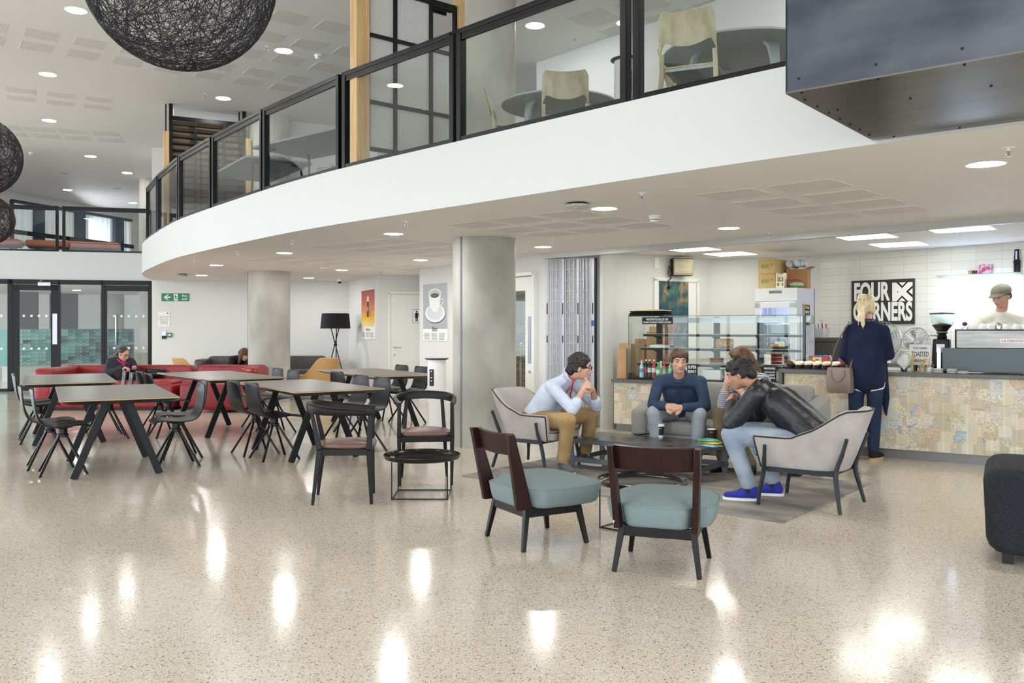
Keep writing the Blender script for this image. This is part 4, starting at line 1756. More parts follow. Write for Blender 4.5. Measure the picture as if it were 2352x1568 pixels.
tub0 = make_tub('pale grey velvet tub chair on the right edge of the rug, leather jacket sitter')
tub0.location = (2.30, 6.68, 0.0135)
tub0.rotation_euler = (0, 0, math.atan2(0.61, -0.79) - PI / 2)
dup(tub0, (0.235, 8.47, 0.0135), math.atan2(-0.587, 0.81) - PI / 2, 'pale grey velvet tub chair beside the concrete column, pale blue shirt sitter')


# ------------------------------------------------------------------ grey sofa
o = thing('grey_sofa', 'grey woven two seat sofa in front of the map covered counter', 'sofa', (*uv(0.25, 0.77), 0.0), urz)
SL, SD = 1.78, 0.76


def soft(b, c, s, r=0.05, mi=0):
    """box with rounded edges built from rings"""
    hx, hy, hz = s[0] / 2, s[1] / 2, s[2] / 2
    out = rounded([(-hx, -hy), (hx, -hy), (hx, hy), (-hx, hy)], r * 1.2)
    T = Vector(c)
    lay = []
    for a in (0, 30, 60, 90):
        lay.append((-hz + r * (1 - math.sin(R(a))), r * (1 - math.cos(R(90 - a)))) if False else (-hz + r * (1 - math.cos(R(a))), r * (1 - math.sin(R(a)))))
    top = [(-z, i) for z, i in lay[::-1]]
    k0 = len(b.bm.verts)
    loft(b, out, lay + top)
    for v_ in list(b.bm.verts)[k0:]:
        v_.co += T
    return b


b = MB()
soft(b, (SL / 2, SD / 2, 0.22), (SL - 0.04, SD - 0.05, 0.18), 0.04)
b.obj('base', M_SOFA, o, smooth=60)
for i, x in enumerate((0.165 + 0.3625, 0.165 + 0.3625 + 0.725)):
    b = MB()
    soft(b, (x, 0.31, 0.36), (0.72, 0.60, 0.13), 0.045)
    b.obj('seat_cushion', M_SOFA, o, smooth=60)
for x in (0.525, 1.255):
    b = MB()
    grid_b = []
    soft(b, (x, SD - 0.12, 0.58), (0.745, 0.2, 0.42), 0.06)
    for v_ in b.bm.verts:
        if v_.co.z > 0.45:
            v_.co.y += (v_.co.z - 0.45) * 0.25
    b.obj('back_cushion', M_SOFA, o, smooth=60)
for s, x in ((-1, 0.08), (1, SL - 0.08)):
    b = MB()
    soft(b, (x, SD / 2, 0.34), (0.17, SD, 0.40), 0.05)
    for v_ in b.bm.verts:
        if v_.co.z > 0.45 and v_.co.y > 0.25:
            v_.co.z += max(0, (v_.co.y - 0.3)) ** 1.5 * 0.6
    b.obj('arm', M_SOFA, o, smooth=60)
for x in (0.16, SL - 0.12):
    for y in (0.06, SD - 0.08):
        b = MB()
        b.box((x, y, 0.0725), (0.09, 0.09, 0.115), top=(1.0, 1.0))
        b.obj('leg', M_DARK, o, smooth=0)

# ------------------------------------------------------------------ dark felt pouffe at the right edge
o = thing('felt_ottoman', 'dark navy felt ottoman cut off by the right edge', 'ottoman', (3.45, 5.05, 0), R(-29.4))
b = MB()
soft(b, (0, 0, 0.305), (1.2, 0.80, 0.49), 0.08)
for v_ in b.bm.verts:
    v_.co.x -= 0.03 * math.sin((v_.co.z - 0.06) / 0.62 * PI) * (1 if v_.co.x < 0 else -1)
b.obj('body', M_FELT, o, smooth=60)
for sx in (-1, 1):
    for sy in (-1, 1):
        b = MB()
        b.box((sx * 0.5, sy * 0.3, 0.034), (0.06, 0.06, 0.066))
        b.obj('foot', M_DARK, o, smooth=0)

# ------------------------------------------------------------------ red sectional sofa
def red_section(name, label, X0, X1, Y0, Y1, arm_left=False, arm_right=False, chaise=None):
    o = thing('red_sofa', label, 'sofa', ((X0 + X1) / 2, (Y0 + Y1) / 2, 0), 0.03, 'red leather sofa sections')
    w, d = X1 - X0, Y1 - Y0
    hx, hy = w / 2, d / 2
    b = MB()
    b.box((0, 0, 0.02), (w - 0.12, d - 0.12, 0.04))
    b.obj('plinth', M_DARK, o, smooth=0)
    b = MB()
    soft(b, (0, -0.06, 0.235), (w - 0.02, d - 0.14, 0.39), 0.05)
    b.obj('seat_base', M_REDL, o, smooth=60)
    k = max(1, round(w / 1.1))
    b = MB()
    for i in range(1):
        soft(b, (0, -0.10, 0.43), (w - 0.06, d - 0.30, 0.10), 0.04)
    b.obj('seat_cushion', M_REDL, o, smooth=60)
    b = MB()
    soft(b, (0, hy - 0.13, 0.52), (w, 0.27, 0.36), 0.09)
    b.obj('backrest', M_REDL, o, smooth=60)
    if arm_left:
        b = MB()
        soft(b, (-hx + 0.15, -0.02, 0.375), (0.32, d - 0.02, 0.62), 0.10)
        b.obj('arm', M_REDL, o, smooth=60)
    if arm_right:
        b = MB()
        soft(b, (hx - 0.14, 0.05, 0.375), (0.30, d - 0.3, 0.60), 0.10)
        b.obj('arm', M_REDL, o, smooth=60)
    if chaise:
        x0, x1, y0 = chaise
        b = MB()
        soft(b, ((x0 + x1) / 2 - (X0 + X1) / 2, (y0 + Y0 + 0.3) / 2 - (Y0 + Y1) / 2, 0.255), (x1 - x0, Y0 + 0.3 - y0, 0.43), 0.07)
        b.obj('chaise', M_REDL, o, smooth=60)
    return o


red_section('red_sofa', 'long red leather sofa section at left where the woman sits', -7.85, -5.58, 14.25, 15.5, arm_left=True)
red_section('red_sofa', 'short red leather sofa section with projecting chaise beside the far column', -5.52, -4.30, 14.35, 15.5, arm_right=True, chaise=(-5.0, -4.35, 13.85))

# ------------------------------------------------------------------ grey leather sofa by the back wall
o = thing('leather_sofa', 'charcoal leather sofa along the back wall behind the far column', 'sofa', (-5.22, 18.42, 0), 0.115)
b = MB()
soft(b, (0, 0, 0.24), (2.66, 0.86, 0.32), 0.06)
b.obj('seat_base', M_GREYL, o, smooth=60)
for i in range(3):
    b = MB()
    soft(b, (-0.84 + 0.84 * i, -0.06, 0.42), (0.82, 0.68, 0.13), 0.04)
    b.obj('seat_cushion', M_GREYL, o, smooth=60)
b = MB()
soft(b, (0, 0.33, 0.53), (2.5, 0.22, 0.44), 0.09)
b.obj('backrest', M_GREYL, o, smooth=60)
for s in (-1, 1):
    b = MB()
    soft(b, (s * 1.27, 0.02, 0.42), (0.2, 0.88, 0.56), 0.08)
    b.obj('arm', M_GREYL, o, smooth=60)
for sx in (-1, 1):
    for sy in (-1, 1):
        b = MB()
        b.cyl((sx * 1.15, sy * 0.32, 0), (sx * 1.15, sy * 0.32, 0.09), 0.02)
        b.obj('foot', M_CHROME, o)


# ------------------------------------------------------------------ tan chairs
def make_tan(label):
    o = thing('tan_chair', label, 'lounge chair', (0, 0, 0), 0, 'tan leather chairs')
    n = 44
    cols = []
    for i in range(n + 1):
        s = i / n
        a = PI * (-0.08 + 1.16 * s)
        x, y = -0.34 * math.cos(a), -0.32 * math.sin(a)
        k = min(1, max(0, (0.40 - abs(s - 0.5)) / 0.26))
        k = k * k * (3 - 2 * k)
        top = 0.46 + 0.32 * k
        cols.append([Vector((x * 0.9, y * 0.9, 0.26)), Vector((x, y, 0.42)), Vector((x * 1.02, y * 1.08, (0.42 + top) / 2)), Vector((x * 1.02, y * 1.2, top))])
    b = MB()
    b.sheet(cols, 0.05)
    b.obj('shell', M_TAN, o, smooth=60, bevel=0.01)
    b = MB()
    loft(b, rounded([(-0.28, -0.24), (0.28, -0.24), (0.3, 0.3), (-0.3, 0.3)], 0.1), [(0.26, 0.02), (0.3, 0), (0.38, 0), (0.4, 0.02)], crown=0.42)
    b.obj('seat_cushion', M_TAN, o, smooth=60)
    for sx in (-1, 1):
        for sy in (-1, 1):
            b = MB()
            b.cyl((sx * 0.2, sy * 0.18, 0.27), (sx * 0.27, sy * 0.26, 0), 0.014, 0.01, 8)
            b.obj('leg', M_DARK, o)
    return o


tan0 = make_tan('tan leather chair with its back turned, between far column and floor lamp')
tan0.location = (-3.72, 16.7, 0.0125)
tan0.rotation_euler = (0, 0, R(48))
dup(tan0, (-6.18, 17.0, 0), R(-45), 'tan leather chair behind the red sofa, left of the far column')
b = MB()
b.prism([(-5.0, 16.6), (-3.0, 16.25), (-2.9, 17.4), (-4.9, 17.75)], 0.001, 0.012)
tag(b.obj('patterned_rug', mottled('patterned_rug', rgb(150, 150, 148), rgb(92, 94, 98), 9, 0.95, 6, lo=0.45, hi=0.55), smooth=0), 'small grey flecked rug under the far tan chair', 'rug')

# ------------------------------------------------------------------ floor lamp
p = Vector((-3.68, 18.15, 0))
o = thing('floor_lamp', 'black floor lamp with wide pleated drum shade on three crossed legs', 'floor lamp', p)
M_SHADE = mat('black_shade', rgb(20, 19, 26), 0.8)
b = MB()
n = 96
grid = []
for z, r in ((1.34, 0.305), (1.50, 0.29), (1.655, 0.275)):
    grid.append([(math.cos(2 * PI * i / n) * (r + 0.004 * (i % 2)), math.sin(2 * PI * i / n) * (r + 0.004 * (i % 2)), z) for i in range(n)])
b.sheet(grid, 0.004, closed_u=True)
b.obj('lamp_shade', M_SHADE, o, smooth=20)
b = MB()
b.lathe([(0, 1.35), (0.03, 1.35), (0.03, 1.42), (0, 1.42)], n=12)
b.cyl((-0.27, 0, 1.38), (0.27, 0, 1.38), 0.006, n=6)
b.cyl((0, -0.27, 1.38), (0, 0.27, 1.38), 0.006, n=6)
b.obj('shade_carrier', M_DARK, o)
for k in range(3):
    a = R(100 + 120 * k)
    b = MB()
    b.cyl((0.30 * math.cos(a), 0.30 * math.sin(a), 0), (-0.10 * math.cos(a) + 0.02 * math.sin(a), -0.10 * math.sin(a) - 0.02 * math.cos(a), 1.37), 0.011, n=8)
    b.obj('leg', M_DARK, o)
b = MB()
b.lathe([(0.03, 0.98), (0.04, 1.0), (0.03, 1.02)], n=16)
b.obj('leg_ring', M_DARK, o)

# ------------------------------------------------------------------ charging posts
def make_post(label):
    o = thing('charging_post', label, 'charging post', (0, 0, 0), 0, 'white charging posts')
    b = MB()
    b.lathe([(0, 0), (0.118, 0), (0.118, 0.95), (0, 0.95)], n=36)
    b.obj('body', M_PLASTIC, o, smooth=40)
    b = MB()
    b.lathe([(0, 0.95), (0.12, 0.95), (0.152, 0.963), (0.152, 0.97), (0, 0.97)], n=36)
    b.obj('top_plate', M_DARK, o, smooth=30)
    b = MB()
    a = R(-118)
    b.box((0.117 * math.cos(a), 0.117 * math.sin(a), 0.73), (0.012, 0.06, 0.21), rz=a)
    s = b.obj('socket_strip', M_DARK, o, smooth=0, bevel=0.002)
    for k in range(5):
        b = MB()
        b.box((0.1245 * math.cos(a), 0.1245 * math.sin(a), 0.65 + 0.04 * k), (0.003, 0.018, 0.013), rz=a)
        b.obj('socket', [M_RED, M_PLASTIC, M_PLASTIC, M_RED, M_PLASTIC][k], s, smooth=0)
    return o


post0 = make_post('white charging post with black socket strip and thin black top by the column')
post0.location = (-0.955, 11.05, 0)
dup(post0, (1.09, 8.28, ZU), R(30), 'white charging post upstairs on the gallery behind the balustrade posts')
# ================================================================== gallery furniture
M_BIRCH = mottled('birch_ply', rgb(204, 193, 166), rgb(182, 166, 136), 5, 0.5, 5, stretch=(3, 3, 0.9), lo=0.4, hi=0.62)
M_GREYT = mat('pale_grey_table', rgb(178, 186, 190), 0.45)
M_SLATET = mat('slate_table', rgb(120, 134, 140), 0.4)
M_SHELLG = mat('grey_shell', rgb(120, 120, 118), 0.5)


def make_ply(label):
    o = thing('plywood_chair', label, 'chair', (0, 0, 0), 0, 'pale plywood gallery chairs')
    def lean(x, z):
        return -0.20 - max(0, z - 0.42) ** 1.3 * 0.28 - max(0, 0.42 - z) * 0.12 - 0.03 * (1 - (x / 0.22) ** 2) * max(0, min(1, (z - 0.4) / 0.2))
    b = MB()
    hw = 0.22
    grid = []
    for i in range(9):
        f = i / 8
        row = []
        for j in range(25):
            u = j / 12 - 1
            k = 1 - (0.10 * max(0, abs(u) - 0.8) / 0.2 if i == 0 else 0)
            x = u * hw * (1 - 0.03 * (1 - f)) * (k if i == 0 else 1)
            zt = 0.85 - 0.03 * (1 - u * u) - (0.02 * max(0, (abs(u) - 0.85) / 0.15) ** 2)
            zb = 0.575 + 0.045 * min(1, (abs(u) / 0.78) ** 2) - (0.10 * max(0, (abs(u) - 0.8) / 0.2) ** 1.5)
            z = zt + (zb - zt) * f
            row.append((x, lean(x, z), z))
        grid.append(row)
    b.sheet(grid, 0.014)
    for s in (-1, 1):
        pts = [(s * (0.205 + 0.0), 0.54), (s * 0.208, 0.40), (s * 0.225, 0.0)]
        for (x0, z0), (x1, z1) in zip(pts, pts[1:]):
            b.bar((x0, lean(x0, z0) - 0.007, z0), (x1, lean(x1, z1) - 0.007, z1), 0.034, 0.02, up=(0, 1, 0))
    b.obj('back_panel', M_BIRCH, o, smooth=40)
    b = MB()
    grid = []
    for i in range(9):
        y = -0.20 + 0.44 * i / 8
        grid.append([(x * (0.205 - 0.0 * i), y, 0.445 - 0.018 * (1 - x * x) * math.sin(PI * i / 8) - (0.03 * ((i - 6) / 2) ** 2 if i > 6 else 0)) for x in [k / 5 - 1 for k in range(11)]])
    b.sheet(grid, 0.012)
    b.obj('seat', M_BIRCH, o, smooth=60)
    b = MB()
    b.box((0, -0.19, 0.425), (0.38, 0.012, 0.035))
    b.box((0, 0.02, 0.42), (0.30, 0.36, 0.012))
    b.obj('seat_bracket', M_GREYT, o, smooth=0)
    for s in (-1, 1):
        b = MB()
        b.bar((s * 0.20, 0.19, 0.43), (s * 0.225, 0.225, 0.0), 0.032, 0.028, up=(0, 1, 0))
        b.obj('front_leg', M_BIRCH, o, smooth=0)
    return o


ply0 = make_ply('pale plywood chair seen squarely from behind, at the left round gallery table')
ply0.location = (0.52, 8.46, ZU)
ply0.rotation_euler = (0, 0, R(-4))
dup(ply0, (0.05, 8.85, ZU), R(-95), 'pale plywood chair seen side on beside the concrete column on the gallery')
dup(ply0, (1.44, 6.88, ZU), R(-24), 'largest pale plywood chair, in front of the right round gallery table')
dup(ply0, (1.62, 7.62, ZU), R(-110), 'pale plywood chair seen edge on, left of the right round gallery table')


def round_table(c, r, label, legs):
    o = thing('round_table', label, 'table', (c[0], c[1], ZU), 0, 'round gallery tables')
    b = MB()
    b.lathe([(0, 0.70), (r - 0.03, 0.70), (r, 0.712), (r, 0.725), (r - 0.004, 0.73), (0, 0.73)], n=64)
    b.obj('table_top', M_GREYT, o, smooth=40)
    for a in legs:
        a = R(a)
        b = MB()
        pts = [(0.60 * r, 0.70, 0.075), (0.64 * r, 0.66, 0.05), (0.68 * r, 0.55, 0.036), (0.76 * r, 0.0, 0.028)]
        grid = []
        for rr, z, hw in pts:
            x, y = rr * math.cos(a), rr * math.sin(a)
            tx, ty = -math.sin(a), math.cos(a)
            grid.append([(x + tx * hw - math.cos(a) * 0.016, y + ty * hw - math.sin(a) * 0.016, z), (x + tx * hw + math.cos(a) * 0.016, y + ty * hw + math.sin(a) * 0.016, z), (x - tx * hw + math.cos(a) * 0.016, y - ty * hw + math.sin(a) * 0.016, z), (x - tx * hw - math.cos(a) * 0.016, y - ty * hw - math.sin(a) * 0.016, z)])
        b.sheet(grid, 0, closed_u=True)
        vs = list(b.bm.verts)
        b.bm.faces.new(vs[:4])
        b.bm.faces.new(vs[-4:])
        b.obj('leg', M_GREYT, o, smooth=30)
    return o


round_table((0.49, 9.0), 0.60, 'round pale grey table on the gallery beside the near concrete column', (215, 325, 35, 145))
round_table((1.93, 7.32), 0.66, 'round pale grey table on the gallery beside the dark steel box', (190, 290, 20, 100))


def gallery_table(P, w, l, label):
    P, w, l = V2(P), V2(w), V2(l)
    c = P + w / 2 + l / 2
    o = thing('gallery_table', label, 'table', (c.x, c.y, ZU), math.atan2(w.y, w.x), 'slate topped gallery tables')
    hx, hy = w.length / 2, l.length / 2
    b = MB()
    b.prism([(p.x, p.y) for p in rounded([(-hx, -hy), (hx, -hy), (hx, hy), (-hx, hy)], 0.07)], 0.70, 0.725)
    b.obj('table_top', M_SLATET, o, smooth=30)
    for sx in (-1, 1):
        for sy in (-1, 1):
            b = MB()
            b.tube([(sx * (hx - 0.22), sy * (hy - 0.25), 0.70), (sx * (hx - 0.13), sy * (hy - 0.14), 0.66), (sx * (hx - 0.1), sy * (hy - 0.1), 0.0)], [0.018, 0.018, 0.012], 8)
            b.obj('leg', M_ROD, o)
    return o


gallery_table((-3.15, 11.25), (0.60, 0.72), (1.22, -1.66), 'slate topped rectangular gallery table nearer the wooden grid partition')
gallery_table((-3.54, 11.62), (0.78, 0.52), (-1.05, 1.55), 'slate topped rectangular gallery table nearer the louvred partition')
GC = [True]


def make_gshell(label):
    o = thing('grey_shell_chair', label, 'chair', (0, 0, 0), 0, 'grey shell gallery chairs')
    b = MB()
    b.sheet(shell_surface(0.42, 0.46), 0.014)
    b.obj('seat_shell', M_SHELLG, o, smooth=70)
    for sx in (-1, 1):
        for sy in (-1, 1):
            b = MB()
            b.tube([(sx * 0.1, sy * 0.1, 0.44), (sx * 0.2, sy * 0.2, 0.0)], 0.011, 8)
            b.obj('leg', M_ROD, o)
    return o


gs0 = make_gshell('grey shell chair beyond the gallery tables, left one of three')
gs0.location = (-3.38, 12.9, ZU)
gs0.rotation_euler = (0, 0, math.atan2(-0.72, -0.6) - PI / 2)
dup(gs0, (-2.9, 12.65, ZU), math.atan2(-0.72, -0.6) - PI / 2, 'grey shell chair beyond the gallery tables, middle one of three')
dup(gs0, (-2.36, 12.2, ZU), math.atan2(-0.72, -0.6) - PI / 2, 'grey shell chair beyond the gallery tables, right one of three')

# ---- grid partition between oak posts
P0, P1 = Vector((-1.44, 8.62, ZU)), Vector((-0.60, 9.32, ZU))
d = (P1 - P0)
L = d.length
prz = math.atan2(d.y, d.x)
o = thing('grid_partition', 'tall black grid partition with grey felt panels between two oak posts', 'partition', P0, prz)
HP = 1.82
for nm, x0, x1 in (('oak_post', -0.15, 0.0), ('oak_post', L, L + 0.07)):
    b = MB()
    b.box(((x0 + x1) / 2, 0.0, HP / 2 + 0.12), (x1 - x0, 0.13, HP + 0.24))
    b.obj(nm, M_WOOD, o, smooth=0, bevel=0.003)
fx = [0.0, L * 0.30, L * 0.70, L * 0.985]
fz = [0.2, 0.665, 1.33, HP]
for i in range(4):
    b = MB()
    x = fx[i] + (0.012 if i == 0 else 0)
    b.box((x, -0.0, (0.2 + HP) / 2), (0.035, 0.045, HP - 0.2))
    b.obj('upright', M_BLACK, o, smooth=0)
for z in fz:
    b = MB()
    b.box((L / 2, 0.0, z), (L, 0.044, 0.035))
    b.obj('rail', M_BLACK, o, smooth=0)
M_FELTG = mottled('grey_felt', rgb(206, 205, 201), rgb(196, 195, 191), 60, 0.95, 3)
for i in range(3):
    for j in range(3):
        if j == 2 and i == 2:
            continue
        b = MB()
        b.box(((fx[i] + fx[i + 1]) / 2, 0.012, (fz[j] + fz[j + 1]) / 2), (fx[i + 1] - fx[i] - 0.03, 0.012, fz[j + 1] - fz[j] - 0.03))
        b.obj('felt_panel', M_FELTG, o, smooth=0)
b = MB()
for k in range(3):
    b.box((L * 0.84, 0.1 * k, HP + 0.02), (L * 0.34, 0.03, 0.04))
b.obj('top_slats', M_BLACK, o, smooth=0)

# ---- louvred partition
Q0, Q1 = Vector((-5.97, 15.15, ZU)), Vector((-4.82, 15.72, ZU))
d = Q1 - Q0
L = d.length
o = thing('louvred_partition', 'black louvred partition with oak posts hung at the left of the gallery', 'partition', Q0, math.atan2(d.y, d.x))
HT = 5.04 - ZU
HCc = ZC - ZU
for x in (0.03, L - 0.02):
    b = MB()
    b.box((x, -0.02, HCc / 2), (0.06, 0.05, HCc))
    b.obj('upright', M_BLACK, o, smooth=0)
    b = MB()
    b.box((x - 0.075, 0.05, HCc / 2), (0.02, 0.04, HCc))
    b.obj('rear_rod', M_BLACK, o, smooth=0)
for x in (-0.045, L + 0.05):
    b = MB()
    b.box((x, -0.01, 0.93), (0.09, 0.1, 1.80))
    b.obj('oak_post', M_WOOD, o, smooth=0, bevel=0.003)
for x in (L * 0.34, L * 0.72):
    b = MB()
    b.box((x, 0, HT / 2), (0.05, 0.04, HT))
    b.obj('mullion', M_BLACK, o, smooth=0)
b = MB()
b.box((L / 2, 0, HT - 0.03), (L, 0.05, 0.07))
b.obj('head_rail', M_BLACK, o, smooth=0)
for k in range(17):
    b = MB()
    z = HT - 0.14 - 0.112 * k
    b.bar((0.06, 0.0, z), (L - 0.04, 0.0, z), 0.05, 0.016, up=(0, -0.55, 1))
    b.obj('louvre_blade', M_BLACK, o, smooth=0)
b = MB()
b.box((L / 2, 0.12, HT / 2), (L - 0.1, 0.02, HT - 0.1))
b.obj('backing_board', mottled('brown_backing', rgb(112, 90, 66), rgb(96, 76, 56), 3, 0.6, 4, stretch=(0.6, 1, 8)), o, smooth=0)
wall('wall_gallery_pod', (-6.0, 15.45), (-3.4, 16.8), ZU, ZC, M_WHITE)

# ---- benches on the bridge
M_RUST = mottled('rust_leather', rgb(168, 92, 58), rgb(150, 78, 48), 4, 0.45, 4)


def bench(px0, px1, Y0, Y1, label):
    p, q = Vector(((px0 - PCX) / FPX * Y0, Y0, 3.0)), Vector(((px1 - PCX) / FPX * Y1, Y1, 3.0))
    d = q - p
    L = d.length
    o = thing('bridge_bench', label, 'bench', p, math.atan2(d.y, d.x), 'rust leather benches')
    b = MB()
    soft(b, (L / 2, 0.25, 0.335), (L, 0.5, 0.15), 0.06)
    b.obj('seat', M_RUST, o, smooth=60)
    b = MB()
    b.box((L / 2, 0.25, 0.245), (L - 0.15, 0.4, 0.03))
    b.obj('seat_board', M_DARK, o, smooth=0)
    n = max(2, int(L / 0.7) + 1)
    for i in range(n):
        for y in (0.08, 0.42):
            b = MB()
            b.box((0.2 + (L - 0.4) * i / (n - 1), y, 0.115), (0.035, 0.035, 0.23))
            b.obj('leg', M_DARK, o, smooth=0)
    return o


bench(-160, 46, 19.7, 20.15, 'rust leather bench on the far bridge, left one by the ball lamp')
bench(56, 276, 20.25, 21.1, 'rust leather bench on the far bridge, longer one ending by the curved gallery')
# downlights added out of view to brighten the gallery and hall
for i, (x, y) in enumerate(((2.6, 8.4), (3.6, 6.6), (-7.0, 9.0), (-4.2, 5.6), (-8.5, 5.5), (0.8, 4.2), (3.2, 3.0), (6.0, 7.0))):
    o = thing('downlight', 'added round downlight in the high ceiling beyond the view', 'ceiling light', (x, y, ZC), 0, 'unseen high ceiling downlights')
    b = MB()
    b.lathe([(0.115, -0.001), (0.131, -0.004), (0.135, 0.0)], n=28)
    b.obj('trim_ring', M_PLASTIC, o)
    b = MB()
    b.lathe([(0, -0.003), (0.115, -0.003), (0.115, -0.0005), (0, -0.0005)], n=28)
    b.obj('diffuser', M_LAMP, o)
for (x, y) in ((-11.2, 20.5), (-12.0, 24.0), (5.6, 9.2), (0.6, 15.0)):  # added downlights brightening the post room and other side rooms
    o = thing('downlight', 'added round downlight in a side room beyond the view', 'ceiling light', (x, y, ZS), 0, 'unseen side room downlights')
    b = MB()
    b.lathe([(0, -0.003), (0.1, -0.003), (0.1, -0.0005), (0, -0.0005)], n=28)
    b.obj('diffuser', M_LAMP, o)
# ================================================================== cafe
class Frame:
    def __init__(s, o, d):
        s.o = V2(o)
        s.d = V2(d).normalized()
        s.n = Vector((-s.d.y, s.d.x))
        s.rz = math.atan2(s.d.y, s.d.x)

    def p(s, u, n, z=0.0):
        q = s.o + s.d * u + s.n * n
        return Vector((q.x, q.y, z))

    def u(s, px, n):
        """distance along the frame of what is seen at px, n behind the front line"""
        c = (px - PCX) / FPX
        b = s.o + s.n * n
        return (c * b.y - b.x) / (s.d.x - c * s.d.y)


RC = Frame((2.98, 9.62), (0.831, -0.556))      # right counter
LC = Frame((1.30, 11.42), (0.831, -0.556))     # left counter under the cake cabinet
ZR, ZL = 0.90, 0.685
M_WTOP = mottled('worktop_grey', rgb(92, 89, 84), rgb(100, 97, 92), 12, 0.35, 4)
M_PLINTH = mat('plinth_steel', rgb(128, 126, 124), 0.4, 0.6)

M_MAP = mat('map_collage', rgb(222, 210, 180), 0.55)
t = NT(M_MAP)
sp = t.sep(t.mapping('Object'))
cx = t.n('ShaderNodeCombineXYZ')
t.l(sp[0], cx.inputs[0])
t.l(sp[2], cx.inputs[1])
v = cx.outputs[0]
vo = t.n('ShaderNodeTexVoronoi', Scale=9.5, distance='CHEBYCHEV')
vo.inputs['Randomness'].default_value = 0.9
t.l(v, vo.inputs['Vector'])
cs = t.n('ShaderNodeSeparateColor')
t.l(vo.outputs['Color'], cs.inputs[0])
page = t.ramp(cs.outputs[0], [(0.0, rgb(224, 212, 184)), (0.16, rgb(212, 198, 168)), (0.30, rgb(232, 224, 202)), (0.46, rgb(218, 208, 184)), (0.60, rgb(228, 216, 188)), (0.74, rgb(214, 213, 203)), (0.84, rgb(188, 204, 208)), (0.88, rgb(228, 222, 208)), (0.93, rgb(222, 200, 188)), (0.96, rgb(204, 212, 184)), (0.985, rgb(232, 220, 172))], 'CONSTANT')
# printed lines on some pages, map lines on others
lines = t.math('LESS_THAN', t.math('FRACT', t.math('MULTIPLY', sp[2], 120)), 0.42)
nz = t.noise(v, 150, 2)
words_ = t.math('GREATER_THAN', nz, 0.46)
istext = t.math('LESS_THAN', cs.outputs[1], 0.55)
cols_ = t.math('LESS_THAN', t.math('FRACT', t.math('MULTIPLY', sp[0], 9.3)), 0.86)
tx = t.math('MULTIPLY', t.math('MULTIPLY', lines, words_), t.math('MULTIPLY', istext, cols_))
f = t.noise(v, 26, 6, 0.7)
road = t.math('LESS_THAN', t.math('ABSOLUTE', t.math('SUBTRACT', f, 0.5)), 0.018)
road = t.math('MULTIPLY', road, t.math('SUBTRACT', 1.0, istext))
sea = t.math('MULTIPLY', t.math('GREATER_THAN', t.noise(v, 13, 3), 0.6), t.math('GREATER_THAN', cs.outputs[1], 0.86))
edge = t.math('GREATER_THAN', vo.outputs['Distance'], 0.53)
c = t.mix(sea, page, rgb(158, 190, 204))
c = t.mix(t.math('MULTIPLY', tx, 0.5), c, rgb(128, 116, 96))
c = t.mix(t.math('MULTIPLY', road, 0.7), c, t.mix(t.math('GREATER_THAN', cs.outputs[2], 0.6), rgb(104, 108, 108), rgb(186, 92, 84)))
c = t.mix(t.math('MULTIPLY', edge, 0.25), c, rgb(150, 136, 108))
t.color(c)


def counter(F, L, z, depth, label, waterfall=None, z0=0.1, body_depth=None):
    o = thing('cafe_counter', label, 'counter', F.p(0, 0), F.rz)
    b = MB()
    b.box((L / 2, 0.03 + (body_depth or depth) / 2, (z0 + z - 0.04) / 2 + 0.0), (L - 0.02, (body_depth or depth) - 0.06, z - 0.04 - z0))
    b.obj('map_panel', M_MAP, o, smooth=0)
    b = MB()
    b.box((L / 2, depth / 2 + 0.05, z0 / 2), (L - 0.04, depth - 0.12, z0))
    b.obj('plinth', M_PLINTH, o, smooth=0)
    b = MB()
    b.box((L / 2, depth / 2, z - 0.02), (L, depth, 0.04))
    b.obj('worktop', M_WTOP, o, smooth=0, bevel=0.003)
    if waterfall:
        b = MB()
        b.box((-0.02, depth / 2, z / 2), (0.04, depth, z))
        b.obj('end_panel', M_WTOP, o, smooth=0, bevel=0.003)
    return o


counter(RC, 5.2, ZR, 0.55, 'long cafe counter clad in old map pages with a grey worktop', True)
LCL = LC.u(1796, 0.02) - 0.03
o = counter(LC, 2.44, ZL, 0.88, 'lower cafe counter clad in old map pages under the glass cake cabinet')
b = MB()
b.box((0.012, 0.40, ZL + 0.03), (0.02, 0.5, 0.06))
b.obj('upstand', M_WTOP, o, smooth=0)

# ---- glass cake cabinet
u0, u1 = LC.u(1443, 0.10), LC.u(1849, 0.10)
CC = Frame(LC.p(u0, 0.10).xy, LC.d)
L = u1 - u0
D, H = 0.50, 0.82
o = thing('cake_cabinet', 'open backed glass cake cabinet with black shelves on the lower counter', 'display cabinet', CC.p(0, 0, ZL + 0.001), CC.rz)
CAB = o
b = MB()
b.box((L / 2, D / 2, 0.012), (L, D, 0.024))
b.obj('base', M_DARK, o, smooth=0)
b = MB()
b.box((L / 2, 0.004, H / 2 + 0.012), (L, 0.006, H - 0.02))
b.obj('front_glass', M_CLEAR, o, smooth=0)
b = MB()
b.box((0.004, D / 2, H / 2 + 0.012), (0.006, D - 0.012, H - 0.02))
b.obj('side_glass', M_CLEAR, o, smooth=0)
b = MB()
b.box((L - 0.03, D / 2, H / 2 + 0.012), (0.006, D - 0.012, H - 0.02))
b.obj('side_glass', M_CLEAR, o, smooth=0)
b = MB()
b.box((L / 2, D / 2, H), (L, D, 0.006))
b.obj('top_glass', M_CLEAR, o, smooth=0)
b = MB()
xm = CC.u(1579, 0)
for x in (0.004, xm, L - 0.055):
    b.box((x, 0.0015, H / 2), (0.006, 0.003, H))
b.box((L / 2, 0.001, H), (L, 0.003, 0.008))
b.obj('glass_edges', M_GLASSEDGE, o, smooth=0)
b = MB()
